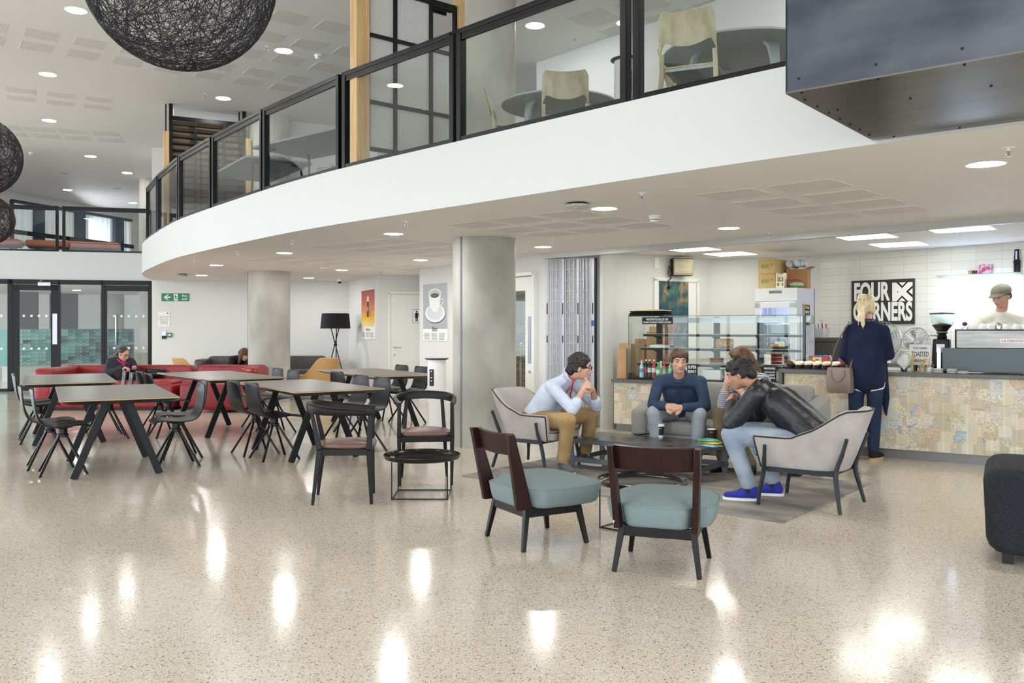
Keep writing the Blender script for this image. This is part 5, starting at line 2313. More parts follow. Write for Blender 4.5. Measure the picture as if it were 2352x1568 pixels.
b.box((L - 0.014, 0.02, H / 2), (0.03, 0.03, H))
b.obj('corner_post', M_BLACK, o, smooth=0)
for px in (1516, 1648, 1748):
    b = MB()
    b.box((CC.u(px, D), D - 0.02, H / 2), (0.075, 0.03, H - 0.02))
    b.obj('rear_post', M_BLACK, o, smooth=0)
b = MB()
b.box((L / 2, D - 0.03, H - 0.05), (L - 0.08, 0.02, 0.07))
b.obj('light_canopy', M_ALU, o, smooth=0)
SHZ = (0.585, 0.405, 0.205)
SHD = (0.22, 0.26, 0.32)
for z, dd_ in zip(SHZ, SHD):
    x0 = 0.10 + (0.6 - z) * -0.1
    b = MB()
    b.box(((x0 + L - 0.1) / 2, D - 0.03 - dd_ / 2, z), (L - 0.1 - x0, dd_, 0.012))
    s = b.obj('shelf', M_ALU, o, smooth=0)
    b = MB()
    b.box(((x0 + L - 0.1) / 2, D - 0.03 - dd_, z - 0.012), (L - 0.1 - x0, 0.012, 0.03))
    b.obj('shelf_rail', M_BLACK, s, smooth=0)
    for px in (1516, 1648, 1748):
        b = MB()
        x = CC.u(px, D)
        b.bar((x, D - 0.03, z - 0.05), (x, D - 0.03 - dd_ * 0.75, z - 0.012), 0.02, 0.03)
        b.obj('bracket', M_BLACK, s, smooth=0)


def on_shelf(k, px):
    """point on shelf k of the cabinet at px"""
    n = D - 0.03 - SHD[k] * 0.56
    return CC.p(CC.u(px, n), n, ZL + SHZ[k] + 0.0075)


def on_base(px, n=0.14):
    return CC.p(CC.u(px, n), n, ZL + 0.0255)


# signs on the cabinet glass
def board(name, label, cat, F, px0, px1, y0, y1, n, texts, grp=None, tcol=None, bcol=None):
    a, c = F.u(px0, n), F.u(px1, n)
    p = F.p((a + c) / 2, n)
    z0, z1 = [CAM_H - (y - PCY) / FPX * p.y for y in (y1, y0)]
    w, h = c - a, z1 - z0
    o = thing(name, label, cat, (p.x, p.y, z0), F.rz, grp)
    b = MB()
    b.box((0, 0, h / 2), (w, 0.004, h))
    b.obj('panel', bcol or M_DARK, o, smooth=0)
    for s, fz, size, wid in texts:
        text_mesh('lettering', s, tcol or M_PAPER, o, (0, -0.003, h * fz), (PI / 2, 0, 0), size * h, wid * w, 0.001, fat=size * h * 0.012)
    return o


board('glass_sign', 'black strip sign asking guests to just ask, on the cabinet glass', 'sign', CC, 1475, 1545, 728, 744.5, -0.004, [('WHATEVER YOU LIKE, JUST ASK!', 0.66, 0.42, 0.72), ('IF WE HAVE IT, WE CAN MAKE IT. IF WE DON\'T WE CAN FAKE IT.', 0.27, 0.34, 0.93)])
board('glass_sign', 'black berry granola poster on the cabinet glass beside the blue jumper sitter', 'sign', CC, 1578, 1602, 836, 872, -0.004, [('SUPER', 0.80, 0.27, 0.8), ('BERRY', 0.52, 0.25, 0.8), ('GRANOLA', 0.28, 0.17, 0.8)])
board('glass_sign', 'black milkshake menu poster low on the right of the cabinet glass', 'sign', CC, 1753, 1783, 840, 884, -0.004, [('MILKSHAKES', 0.86, 0.15, 0.84), ('CHOCOLATE', 0.66, 0.12, 0.8), ('STRAWBERRY', 0.52, 0.12, 0.8), ('BANANA', 0.37, 0.17, 0.84)])

# ---- food
M_CAKE = mottled('cake_crumb', rgb(206, 164, 104), rgb(150, 104, 60), 40, 0.8, 3)
M_CREAM = mat('cream_icing', rgb(238, 228, 206), 0.6)
M_CHOC = mottled('chocolate', rgb(72, 44, 32), rgb(98, 64, 46), 60, 0.7, 3)
M_REDV = mottled('red_velvet', rgb(140, 34, 36), rgb(110, 24, 28), 60, 0.8, 3)
M_CHINA = mat('white_china', rgb(242, 242, 240), 0.2)
M_BROWNIE = mottled('brownie', rgb(150, 112, 92), rgb(118, 82, 66), 60, 0.8, 3)
M_BREAD = mottled('bread', rgb(222, 186, 130), rgb(196, 150, 92), 30, 0.8, 3)


def plate(par, r=0.12, z=0.0):
    b = MB()
    b.lathe([(0, z), (r * 0.6, z), (r, z + 0.016), (r, z + 0.02), (r * 0.62, z + 0.006), (0, z + 0.006)], n=28)
    return b.obj('plate', M_CHINA, par, smooth=40)


o = thing('wrapped_sandwich', 'wrapped sandwich on the second shelf at the left of the cabinet', 'sandwich', on_shelf(1, 1514), CC.rz)
b = MB()
soft(b, (0, 0, 0.022), (0.17, 0.1, 0.044), 0.02)
b.obj('bread_roll', M_BREAD, o, smooth=60)
b = MB()
b.lathe([(0.135, 0.0), (0.14, 0.012), (0.12, 0.03), (0.06, 0.04)], n=14, sy=0.75)
b.obj('wrapper', M_PAPER, o, smooth=30)
o = thing('price_card', 'small black price card beside the wrapped sandwich', 'price card', on_shelf(1, 1544), CC.rz)
b = MB()
b.box((0, 0, 0.055), (0.06, 0.004, 0.11))
b.obj('card', M_DARK, o, smooth=0)
for i, (s_, z) in enumerate((('LUNCH', 0.09), ('MEAL', 0.064), ('DEAL', 0.04))):
    text_mesh('lettering', s_, M_PAPER, o, (0, -0.003, z), (PI / 2, 0, 0), 0.025, 0.046, 0.001)
o = thing('banana_loaf', 'cut cake loaf on the second shelf in the middle of the cabinet', 'cake', on_shelf(1, 1664), CC.rz)
b = MB()
b.prism(rounded([(-0.075, 0), (0.075, 0), (0.085, 0.085), (0.03, 0.115), (-0.03, 0.115), (-0.085, 0.085)], 0.02), -0.1, 0.1, M=Matrix.Rotation(R(-60), 4, 'Z') @ Matrix.Rotation(PI / 2, 4, 'X') @ Matrix.Translation((0, 0.006, 0)))
b.obj('loaf', M_CAKE, o, smooth=40)
b = MB()
b.box((0, 0, 0.003), (0.26, 0.18, 0.006))
b.obj('slate_board', M_DARK, o, smooth=0)
for i, px in enumerate((1710, 1727)):
    b = MB()
    b.box((0, 0, 0.017), (0.105, 0.075, 0.034), mi=0)
    b.box((0, 0, 0.038), (0.105, 0.075, 0.008), mi=1)
    tag(b.obj('tart_slice', [M_CHOC, M_BREAD], smooth=0, bevel=0.006, loc=on_shelf(1, px), rz=CC.rz + 0.2 * i), 'chocolate tart slice on the second shelf, %s of the two' % ('left', 'right')[i], 'cake', 'tart slices')
for i, (px, m) in enumerate(((1780, M_CAKE), (1793, M_CREAM))):
    b = MB()
    b.prism([(-0.06, -0.04), (0.06, -0.04), (0.05, 0.05)], 0, 0.03)
    b.prism([(-0.058, -0.039), (0.058, -0.039), (0.048, 0.048)], 0.03, 0.062 + 0.03 * i, mi=1)
    tag(b.obj('cake_slice', [M_CHOC, m], smooth=0, bevel=0.004, loc=on_shelf(1, px), rz=CC.rz), ('flat caramel cake slice on the second shelf at right', 'taller cream cake slice on the second shelf at right')[i], 'cake', 'cake slices')
o = thing('brownie_plate', 'brownie block on a white plate on the lowest shelf', 'cake', on_shelf(2, 1646), CC.rz)
plate(o, 0.13)
b = MB()
b.box((0, 0, 0.045), (0.15, 0.1, 0.07))
b.obj('brownie', M_BROWNIE, o, smooth=0, bevel=0.006)
o = thing('red_velvet_cake', 'cut red velvet cake with cream icing on a white plate', 'cake', on_shelf(2, 1778), CC.rz)
plate(o, 0.15)
b = MB()
k = 26
P = [(0.0, 0.0)] + [(0.115 * math.cos(R(-20 + 290 * i / k)), 0.115 * math.sin(R(-20 + 290 * i / k))) for i in range(k + 1)]
for z0, z1, mi in ((0.008, 0.05, 0), (0.05, 0.056, 1), (0.056, 0.1, 0), (0.1, 0.106, 1), (0.106, 0.135, 0)):
    b.prism([(x * 0.985, y * 0.985) for x, y in P], z0, z1, mi=mi)
b.obj('sponge', [M_REDV, M_CREAM], o, smooth=0)
b = MB()
b.sheet([[(0.118 * math.cos(R(-18 + 286 * i / k)), 0.118 * math.sin(R(-18 + 286 * i / k)), z) for i in range(k + 1)] for z in (0.008, 0.137)], 0.004)
b.obj('side_icing', M_CREAM, o, smooth=60)
b = MB()
b.prism([(x * 1.02, y * 1.02) for x, y in P], 0.135, 0.143)
b.obj('top_icing', mottled('red_crumb_icing', rgb(214, 150, 140), rgb(176, 62, 58), 60, 0.7, 3), o, smooth=0)


def bottle(px, n, body, cap, label_m, label, h=0.22, r=0.03):
    o = thing('drink_bottle', label, 'bottle', on_base(px, n), CC.rz, 'bottles in the cake cabinet')
    b = MB()
    b.lathe([(0, 0), (r, 0.002), (r, h * 0.28), (r * 0.9, h * 0.42), (r, h * 0.55), (r * 0.8, h * 0.68), (r * 0.4, h * 0.82), (r * 0.38, h * 0.94), (0, h * 0.94)], n=16)
    b.obj('body', body, o, smooth=50)
    b = MB()
    b.lathe([(0, h * 0.93), (r * 0.45, h * 0.93), (r * 0.45, h), (0, h)], n=12)
    b.obj('cap', cap, o, smooth=30)
    b = MB()
    b.lathe([(r * 1.02, h * 0.30), (r * 0.95, h * 0.42), (r * 1.02, h * 0.54)], n=16)
    b.obj('label_band', label_m, o, smooth=50)


M_COLA = mat('cola', rgb(30, 14, 10), 0.12)
M_WATER = mat('water_bottle', rgb(204, 222, 232), 0.08)
M_GRB = mat('green_bottle', rgb(70, 180, 110), 0.15)
M_TOM = mat('red_juice', rgb(200, 50, 40), 0.15)
M_SILV = mat('silver_label', rgb(190, 190, 196), 0.3, 0.4)
M_BLUEL = mat('blue_label', rgb(96, 160, 210), 0.4)
bottle(1474, 0.07, M_WATER, M_PLASTIC, M_BLUEL, 'clear water bottle with blue label at the left of the cabinet floor')
bottle(1484, 0.09, M_COLA, M_PLASTIC, M_RED, 'dark cola bottle with red label next to the water bottle', 0.235)
bottle(1492, 0.08, M_COLA, M_PLASTIC, M_SILV, 'dark cola bottle with silver label', 0.235)
bottle(1502, 0.09, mat('union_bottle', rgb(196, 70, 64), 0.3), M_PLASTIC, M_PAPER, 'red bottle with a white band between cola and green bottles', 0.235)
bottle(1512, 0.05, M_GRB, M_PLASTIC, M_PAPER, 'bright green bottle in the front of the row', 0.20)
bottle(1518, 0.105, M_WATER, M_PLASTIC, M_SILV, 'clear bottle behind the bright green one', 0.22)
bottle(1526, 0.06, M_TOM, M_RED, M_GRB, 'red juice bottle with green label', 0.21)
bottle(1538, 0.09, M_GRB, M_PLASTIC, M_GRB, 'small green bottle at the right end of the row', 0.17)
for i, (px, w_) in enumerate(((1640, 0.24), (1690, 0.22), (1790, 0.2))):
    b = MB()
    b.box((0, 0, 0.055), (w_, 0.2, 0.11), mi=0)
    b.box((0, 0, 0.112), (w_ + 0.006, 0.206, 0.012), mi=0)
    tag(b.obj('cake_box', M_PAPER, smooth=0, loc=on_base(px, 0.27), rz=CC.rz), 'white cardboard cake box on the cabinet floor, %s' % ('left one beside the blue jumper', 'middle one behind the dark haired sitter', 'right one behind the milkshake poster')[i], 'box', 'white cake boxes')

# trays on top of the cabinet
p = CC.p(CC.u(1495, 0.25), 0.25, ZL + H + 0.0035)
for k in range(3):
    b = MB()
    w_ = 0.52 - 0.02 * k
    loft(b, rounded([(-w_ / 2, -0.17), (w_ / 2, -0.17), (w_ / 2, 0.17), (-w_ / 2, 0.17)], 0.03), [(0, 0.02), (0.018, 0), (0.022, 0), (0.021, 0.008), (0.005, 0.028)])
    tag(b.obj('serving_tray', M_DARK, smooth=30, loc=(p.x, p.y, p.z + 0.0225 * k), rz=CC.rz + 0.03 * k), 'black serving tray on top of the cabinet, %s of the stack' % ('lowest', 'middle', 'topmost')[k], 'tray', 'stacked black trays')
b = MB()
b.box((0.04, 0, 0.006), (0.40, 0.22, 0.01))
b.box((-0.02, 0.01, 0.015), (0.34, 0.2, 0.008))
tag(b.obj('cardboard_sheets', mat('cardboard_pale', rgb(216, 190, 146), 0.8), smooth=0, loc=(p.x, p.y, p.z + 0.0675), rz=CC.rz), 'flat pale cardboard lying on the black trays', 'cardboard')

# paper bags
M_KRAFT = mottled('kraft_paper', rgb(190, 152, 112), rgb(176, 138, 98), 8, 0.8, 4)


def paper_bag(p, w, d, h, rz, label):
    o = thing('paper_bag', label, 'paper bag', p, rz, 'brown paper bags')
    b = MB()
    b.box((0, 0, h / 2), (w, d, h), top=(0.94, 0.75))
    b.obj('bag', M_KRAFT, o, smooth=0, bevel=0.004)
    b = MB()
    n = 8
    P = [(-w / 2 * 0.94, h), (w / 2 * 0.94, h)]
    top = []
    for i in range(n, -1, -1):
        x = w * 0.47 * (2 * i / n - 1)
        top.append((x, h + 0.06 + (0.012 if i % 2 else 0)))
    b.prism(P + top, d * 0.36, d * 0.375, M=Matrix.Rotation(PI / 2, 4, 'X') @ Matrix.Scale(-1, 4, (0, 0, 1)))
    b.obj('folded_top', M_KRAFT, o, smooth=0)


paper_bag(LC.p(LC.u(1430, 0.2), 0.2, ZL + 0.001), 0.13, 0.09, 0.40, LC.rz + 0.15, 'tall brown paper bag at the left end of the lower counter')
paper_bag(LC.p(LC.u(1467, 0.72), 0.74, ZL + 0.001), 0.22, 0.14, 0.45, LC.rz - 0.1, 'brown paper bag seen through the left side of the cabinet')
paper_bag(LC.p(LC.u(1498, 0.70), 0.74, ZL + 0.001), 0.16, 0.14, 0.62, LC.rz + 0.1, 'taller brown paper bag behind the cabinet shelves at left')
paper_bag(LC.p(LC.u(1545, 0.70), 0.75, ZL + 0.001), 0.26, 0.14, 0.36, LC.rz + 0.1, 'wide brown paper bag behind the cabinet in the middle')

# ---- muffin tray on the right counter
p = RC.p(0.44, 0.20, ZR)
o = tag(MB().box((0, 0, 0.005), (0.86, 0.26, 0.01)).obj('muffin_tray', M_DARK, smooth=0, bevel=0.003, loc=p, rz=RC.rz), 'black slate tray of muffins at the left end of the map counter', 'tray')
M_CREAMR = mottled('crumbed_cream', rgb(236, 224, 196), rgb(196, 92, 76), 55, 0.7, 3, lo=0.5, hi=0.68)
M_MCUP = mat('muffin_case', rgb(44, 26, 20), 0.7)


def muffin(i, j, top, desc):
    x = -0.385 + 0.096 * i
    y = -0.075 + 0.105 * j
    q = RC.p(0.44 + x, 0.20 + y, ZR + 0.0105)
    o = thing('muffin', desc, 'muffin', q, RC.rz, 'muffins on the slate tray')
    b = MB()
    b.lathe([(0, 0), (0.026, 0), (0.036, 0.042), (0, 0.042)], n=16)
    b.obj('paper_case', M_MCUP, o, smooth=30)
    b = MB()
    b.lathe([(0.038, 0.038), (0.043, 0.05), (0.036, 0.066), (0.02, 0.078), (0, 0.082)], n=16)
    for v_ in b.bm.verts:
        v_.co.z += rnd.uniform(-0.003, 0.003)
    b.obj('topping', top, o, smooth=60)


ordn = ('first', 'second', 'third', 'fourth', 'fifth', 'sixth', 'seventh', 'eighth', 'ninth')
for i in range(9):
    tp = M_CHOC if i in (0, 6) else (M_CREAMR if i % 2 == 0 or i > 6 else M_CREAM)
    muffin(i, 0, tp, '%s topped muffin, %s from the left in the front row' % ('chocolate' if tp is M_CHOC else 'cream', ordn[i]))
for i in range(9):
    tp = M_CREAMR if i < 6 else M_CHOC
    muffin(i, 1, tp, '%s topped muffin, %s from the left in the back row' % ('chocolate' if tp is M_CHOC else 'red crumb', ordn[i]))
# box of toy bricks and brick heart
BR_COL = [mat('brick_' + n_, c_, 0.35) for n_, c_ in (('red', rgb(206, 36, 36)), ('yellow', rgb(240, 200, 40)), ('blue', rgb(40, 90, 190)), ('white', rgb(236, 236, 230)), ('green', rgb(60, 150, 70)))]
p = RC.p(RC.u(1884, 0.46), 0.46, ZR)
b = MB()
b.box((0, 0, 0.035), (0.3, 0.15, 0.07))
tag(b.obj('cake_carton', mat('pale_blue_card', rgb(170, 198, 226), 0.6), smooth=0, loc=p, rz=RC.rz), 'pale blue flat carton under the toy brick box on the counter', 'box')
p = p + Vector((0, 0, 0.0705))
b = MB()
for lay in range(4):
    for side, (x0, y0, dx, dy, n) in enumerate(((-0.1, -0.06, 1, 0, 6), (-0.1, 0.06, 1, 0, 6), (-0.1, -0.04, 0, 1, 3), (0.1, -0.04, 0, 1, 3))):
        for k in range(n):
            x = x0 + dx * (k + 0.5) * 0.2 / 6
            y = y0 + dy * k * 0.04
            b.box((x, y, 0.0095 + 0.019 * lay), (0.032 if dx else 0.02, 0.02 if dx else 0.038, 0.0185), mi=rnd.randrange(5))
tag(b.obj('toy_brick_box', BR_COL, smooth=0, loc=p, rz=RC.rz), 'open box built of multicoloured toy bricks behind the muffins', 'toy')
p = RC.p(RC.u(1937, 0.42), 0.42, ZR)
o = thing('brick_heart', 'small red and blue brick heart on the counter beside the woman', 'toy', p, RC.rz)
b = MB()
for r_, row in enumerate(('..1..', '.111.', '11111', '11.11')):
    for c_, ch in enumerate(row):
        if ch == '1':
            b.box((-0.04 + 0.02 * c_, 0, 0.035 + 0.02 * r_), (0.0195, 0.02, 0.0195))
b.obj('heart', BR_COL[0], o, smooth=0)
b = MB()
b.box((0, 0.016, 0.06), (0.12, 0.012, 0.12))
b.obj('backing', BR_COL[2], o, smooth=0)
b = MB()
b.box((0, 0.005, 0.009), (0.13, 0.06, 0.018))
b.obj('base_plate', BR_COL[3], o, smooth=0)

# ---- fridge and what stands on it
FR = Frame((3.245, 11.58), (0.76, -0.65))
o = thing('drinks_fridge', 'tall white glass door fridge lit blue inside, behind the cake cabinet', 'fridge', FR.p(0, 0), FR.rz)
FW, FD, FH = 0.56, 0.60, 1.875
M_FRIDGE = mat('fridge_white', rgb(226, 226, 224), 0.35)
M_FRIN = mat('fridge_lining', rgb(206, 210, 236), 0.4)
b = MB()
b.box((0.015, FD / 2, FH / 2), (0.03, FD, FH))
b.box((FW - 0.015, FD / 2, FH / 2), (0.03, FD, FH))
b.box((FW / 2, FD - 0.015, FH / 2), (FW, 0.03, FH))
b.box((FW / 2, FD / 2, 0.1), (FW - 0.06, FD, 0.2))
b.box((FW / 2, FD / 2, FH - 0.09), (FW - 0.06, FD, 0.18))
b.obj('cabinet', mat('fridge_body', rgb(176, 178, 186), 0.4), o, smooth=0)
b = MB()
b.box((FW / 2, FD - 0.035, 1.0), (FW - 0.07, 0.005, 1.4))
b.obj('lining', M_FRIN, o, smooth=0)
b = MB()
for x in (0.04, FW - 0.04):
    b.box((x, -0.02, 0.93), (0.075, 0.04, 1.5))
b.box((FW / 2, -0.02, 1.655), (FW - 0.005, 0.04, 0.075))
b.box((FW / 2, -0.02, 0.215), (FW - 0.005, 0.04, 0.075))
dr = b.obj('door', M_FRIDGE, o, smooth=0)
b = MB()
b.box((FW / 2, -0.02, 0.93), (FW - 0.14, 0.006, 1.38))
b.obj('door_glass', M_CLEAR, dr, smooth=0)
b = MB()
b.box((FW / 2, -0.012, FH - 0.085), (FW, 0.024, 0.17))
b.obj('top_panel', M_FRIDGE, o, smooth=0)
b = MB()
b.box((FW / 2, -0.026, FH - 0.05), (0.17, 0.006, 0.035))
b.obj('display', M_SCREEN, o, smooth=0)
for z in (0.35, 0.62, 0.89, 1.16, 1.40):
    b = MB()
    b.box((FW / 2, FD / 2, z), (FW - 0.07, FD - 0.1, 0.008))
    b.obj('shelf', M_FRIN, o, smooth=0)
b = MB()
b.box((FW / 2, 0.06, 1.675), (FW - 0.12, 0.03, 0.012))
b.obj('strip_light', emit_mat('fridge_light', (0.62, 0.64, 1.0), 14), o, smooth=0)


def in_fridge(x, y, z):
    return FR.p(x, y, z)


o = thing('white_teapot', 'small white pot on the top shelf inside the fridge', 'pot', in_fridge(0.33, 0.2, 1.4045), 0)
b = MB()
b.lathe([(0, 0), (0.05, 0), (0.06, 0.03), (0.058, 0.07), (0.03, 0.085), (0, 0.085)], n=18)
b.obj('body', M_CHINA, o, smooth=60)
b = MB()
b.tube([(-0.055, 0, 0.06), (-0.09, 0, 0.055), (-0.09, 0, 0.03), (-0.056, 0, 0.025)], 0.006, 8)
b.obj('handle', M_CHINA, o)
for i, (x, z, m_) in enumerate(((0.16, 1.1645, M_WATER), (0.3, 1.1645, M_FRIN), (0.2, 0.8945, M_WATER), (0.36, 0.8945, M_REDV), (0.27, 0.6245, M_FRIN))):
    b = MB()
    loft(b, rounded([(-0.06, -0.08), (0.06, -0.08), (0.06, 0.08), (-0.06, 0.08)], 0.02), [(0, 0.01), (0.09, 0), (0.1, 0.004)])
    tag(b.obj('food_tub', m_, smooth=30, loc=in_fridge(x, 0.25, z), rz=FR.rz), 'plastic food tub inside the fridge, %s' % ('upper left one', 'upper right pale one', 'middle left one', 'dark red one at middle right', 'lowest one')[i], 'tub', 'tubs inside the fridge')
ZF = FH + 0.0005
M_CARD = mottled('cardboard', rgb(206, 176, 122), rgb(196, 164, 110), 5, 0.8, 3)


def on_fridge(x, y, z=0.0):
    return FR.p(x, y, ZF + z)


for i in range(2):
    b = MB()
    b.box((0, 0, 0.0985), (0.235, 0.5, 0.195))
    o = b.obj('cardboard_box', M_CARD, smooth=0, bevel=0.003, loc=on_fridge(0.125, 0.30, 0.197 * i), rz=FR.rz)
    tag(o, 'printed cardboard box on top of the fridge, %s of two' % ('lower', 'upper')[i], 'box', 'boxes on the fridge')
    b = MB()
    b.box((-0.02, -0.2515, 0.1), (0.10, 0.002, 0.05))
    b.box((0.075, -0.2515, 0.12), (0.03, 0.002, 0.03))
    b.obj('green_print', mat('green_print', rgb(150, 160, 84), 0.8) if 'green_print' not in MATS else MATS['green_print'], o, smooth=0)
b = MB()
b.box((0, 0, 0.13), (0.26, 0.22, 0.26), top=(1.05, 1.1))
b.bar((0.13, -0.11, 0.255), (0.21, -0.12, 0.285), 0.2, 0.004, up=(0, 0, 1))
tag(b.obj('cardboard_box', mat('brown_card', rgb(166, 124, 84), 0.85), smooth=0, loc=on_fridge(0.41, 0.42), rz=FR.rz + 0.2), 'open brown box behind the bowl on the fridge', 'box', 'boxes on the fridge')
o = thing('hand_juicer', 'white plastic kitchen gadget between boxes and bowl on the fridge', 'kitchen gadget', on_fridge(0.315, 0.08), FR.rz)
b = MB()
b.box((0, 0, 0.015), (0.12, 0.1, 0.03))
b.box((0, 0, 0.075), (0.12, 0.1, 0.02))
for s in (-1, 1):
    b.box((s * 0.05, 0, 0.1), (0.02, 0.08, 0.2))
b.box((0, 0, 0.05), (0.04, 0.06, 0.08))
b.obj('frame', M_CREAM, o, smooth=0, bevel=0.004)
b = MB()
b.cyl((-0.04, 0, 0.165), (0.04, 0, 0.165), 0.026, n=14)
b.cyl((0, 0, 0.165), (0, 0, 0.1), 0.012, n=10)
b.obj('spindle', M_CREAM, o)
o = thing('salad_bowl', 'clear salad bowl with red lid at the right on the fridge', 'bowl', on_fridge(0.50, 0.13), FR.rz)
b = MB()
b.lathe([(0, 0.002), (0.07, 0.004), (0.105, 0.05), (0.115, 0.1), (0.112, 0.1), (0.1, 0.052), (0.066, 0.01), (0, 0.008)], n=28)
b.obj('bowl', M_CLEAR, o, smooth=60)
b = MB()
b.ell((0, 0, 0.045), (0.088, 0.088, 0.032), n=16, m=8)
for v_ in b.bm.verts:
    v_.co += Vector((rnd.uniform(-1, 1), rnd.uniform(-1, 1), rnd.uniform(-1, 1))) * 0.006
b.obj('salad', mottled('salad_green', rgb(170, 184, 130), rgb(210, 214, 180), 40, 0.7, 3), o, smooth=60)
b = MB()
b.lathe([(0, 0.105), (0.09, 0.108), (0.09, 0.118), (0, 0.122)], (-0.04, 0, 0), 20)
b.obj('lid', M_RED, o)
for i, (x, z) in enumerate(((0.36, 0.325), (0.47, 0.335))):
    o = thing('cup_roll', 'clear wrapped roll of lids lying on the brown box, %s one' % ('left', 'right')[i], 'roll', on_fridge(x, 0.36, z), FR.rz, 'rolls on the fridge')
    b = MB()
    b.cyl((0, -0.13, 0), (0, 0.12, 0), 0.05, n=20)
    b.obj('lids', mottled('lid_plastic', rgb(214, 216, 218), rgb(150, 152, 158), 20, 0.2, 4) if 'lid_plastic' not in MATS else MATS['lid_plastic'], o)
# chalkboard on the fridge side
p = FR.p(FW + 0.004, 0.20, 1.40)
o = thing('chalkboard', 'small oak framed chalkboard hung on the side of the fridge', 'chalkboard', p, FR.rz + PI / 2)
b = MB()
b.box((0.09, -0.008, 0.12), (0.20, 0.01, 0.30))
b.obj('frame', M_WOOD, o, smooth=0)
b = MB()
b.box((0.09, -0.014, 0.12), (0.17, 0.004, 0.27))
b.obj('slate', M_DARK, o, smooth=0)
for i, s_ in enumerate(("IT'S ALL", 'PART OF', 'THE', 'SERVICE')):
    text_mesh('chalk_writing', s_, M_PAPER, o, (0.09, -0.0165, 0.22 - 0.06 * i), (PI / 2, 0, 0), 0.05, 0.13, 0.001)

# ---- back counter along the tiles
TF = Frame(TW0, TW1 - TW0)
o = thing('back_counter', 'low pale back counter running along the tiled wall', 'counter', TF.p(0.04, -0.62), TF.rz)
b = MB()
b.box((2.5, 0.30, 0.43), (5.0, 0.58, 0.86))
b.obj('cupboards', M_FRIDGE, o, smooth=0)
b = MB()
b.box((2.5, 0.305, 0.88), (5.0, 0.61, 0.04))
b.obj('worktop', M_WTOP, o, smooth=0)
ZBK = 0.9005
o = thing('insulated_crate', 'big dark grey insulated crate on the back counter', 'crate', TF.p(0.27, -0.36, ZBK), TF.rz + 0.25)
M_CRATE = mottled('crate_foam', rgb(64, 62, 58), rgb(76, 74, 69), 40, 0.85, 4, bump=0.3, bscale=200)
b = MB()
b.box((0, 0, 0.13), (0.36, 0.46, 0.26))
b.obj('body', M_CRATE, o, smooth=0, bevel=0.012)
b = MB()
b.box((0, 0, 0.29), (0.375, 0.475, 0.06))
b.obj('lid', M_CRATE, o, smooth=0, bevel=0.012)
b = MB()
b.box((-0.12, -0.232, 0.22), (0.05, 0.004, 0.07))
b.obj('tag', M_PAPER, o, smooth=0)
q = TF.p(0.22, -0.38, ZBK + 0.3205)
o = thing('cutlery_basket', 'pale grey plastic caddy of cutlery on the dark crate', 'basket', q, TF.rz + 0.25)
b = MB()
out = rounded([(-0.1, -0.13), (0.1, -0.13), (0.1, 0.13), (-0.1, 0.13)], 0.02)
M_CADDY = mat('caddy_plastic', rgb(206, 208, 206), 0.5)
lays = [(0.0, 0.02), (0.02, 0.012), (0.12, 0.0), (0.128, -0.004)]
loft(b, out, lays)
b.obj('tub', M_CADDY, o, smooth=30)
b = MB()
b.tube([(0, -0.125, 0.12), (0, -0.125, 0.2), (0, -0.08, 0.25), (0, 0.08, 0.25), (0, 0.125, 0.2), (0, 0.125, 0.12)], 0.012, 8)
b.obj('handle', M_CADDY, o)
for k in range(7):
    b = MB()
    x, y = rnd.uniform(-0.07, 0.07), rnd.uniform(-0.1, 0.1)
    b.cyl((x, y, 0.128), (x + rnd.uniform(-0.03, 0.03), y + rnd.uniform(-0.03, 0.03), 0.19), 0.008, n=6)
    b.obj('cutlery', [M_CHROME, M_DARK, M_RED][k % 3], o)


def fan(s, r, z, label):
    o = thing('desk_fan', label, 'fan', TF.p(s, -0.25, ZBK), TF.rz + R(8), 'chrome desk fans')
    b = MB()
    for k in range(1, 8):
        rr = r * k / 7
        b.tube([(rr * math.cos(2 * PI * i / 36), -0.035 - 0.03 * (1 - (rr / r) ** 2), z + rr * math.sin(2 * PI * i / 36)) for i in range(36)], 0.0025 if k < 7 else 0.006, 5, closed=True)
    for k in range(28):
        a = 2 * PI * k / 28
        b.tube([(0.03 * math.cos(a), -0.065, z + 0.03 * math.sin(a)), (r * 0.6 * math.cos(a), -0.055, z + r * 0.6 * math.sin(a)), (r * math.cos(a), -0.035, z + r * math.sin(a)), (r * 0.8 * math.cos(a), 0.02, z + r * 0.8 * math.sin(a))], 0.0018, 4)
    b.obj('guard', M_CHROME, o)
    b = MB()
    for k in range(4):
        a0 = PI / 2 * k + 0.4
        grid = []
        for i in range(5):
            rr = r * (0.12 + 0.76 * i / 4)
            w_ = 0.25 + 0.35 * math.sin(PI * i / 5)
            grid.append([(rr * math.cos(a0 + w_ * q_), -0.015 + 0.02 * q_, z + rr * math.sin(a0 + w_ * q_)) for q_ in (-0.5, 0, 0.5)])
        b.sheet(grid, 0.003)
    b.cyl((0, -0.03, z), (0, 0.05, z), 0.04, n=18)
    b.obj('blades', M_ALU, o, smooth=60)
    b = MB()
    b.cyl((0, 0.03, z), (0, 0.1, z), 0.045, n=18)
    b.cyl((0, 0.06, z - 0.03), (0, 0.03, 0.02), 0.014, n=10)
    b.obj('motor', M_CHROME, o)
    b = MB()
    b.lathe([(0, 0), (r * 0.55, 0), (r * 0.5, 0.02), (0, 0.025)], (0, 0.02, 0), 28)
    b.obj('base', M_CHROME, o)


fan(TF.u(2030, -0.25), 0.235, 0.30, 'big round chrome fan half hidden behind the standing woman')
fan(TF.u(2107, -0.25), 0.175, 0.28, 'smaller round chrome fan behind the takeaway cups')

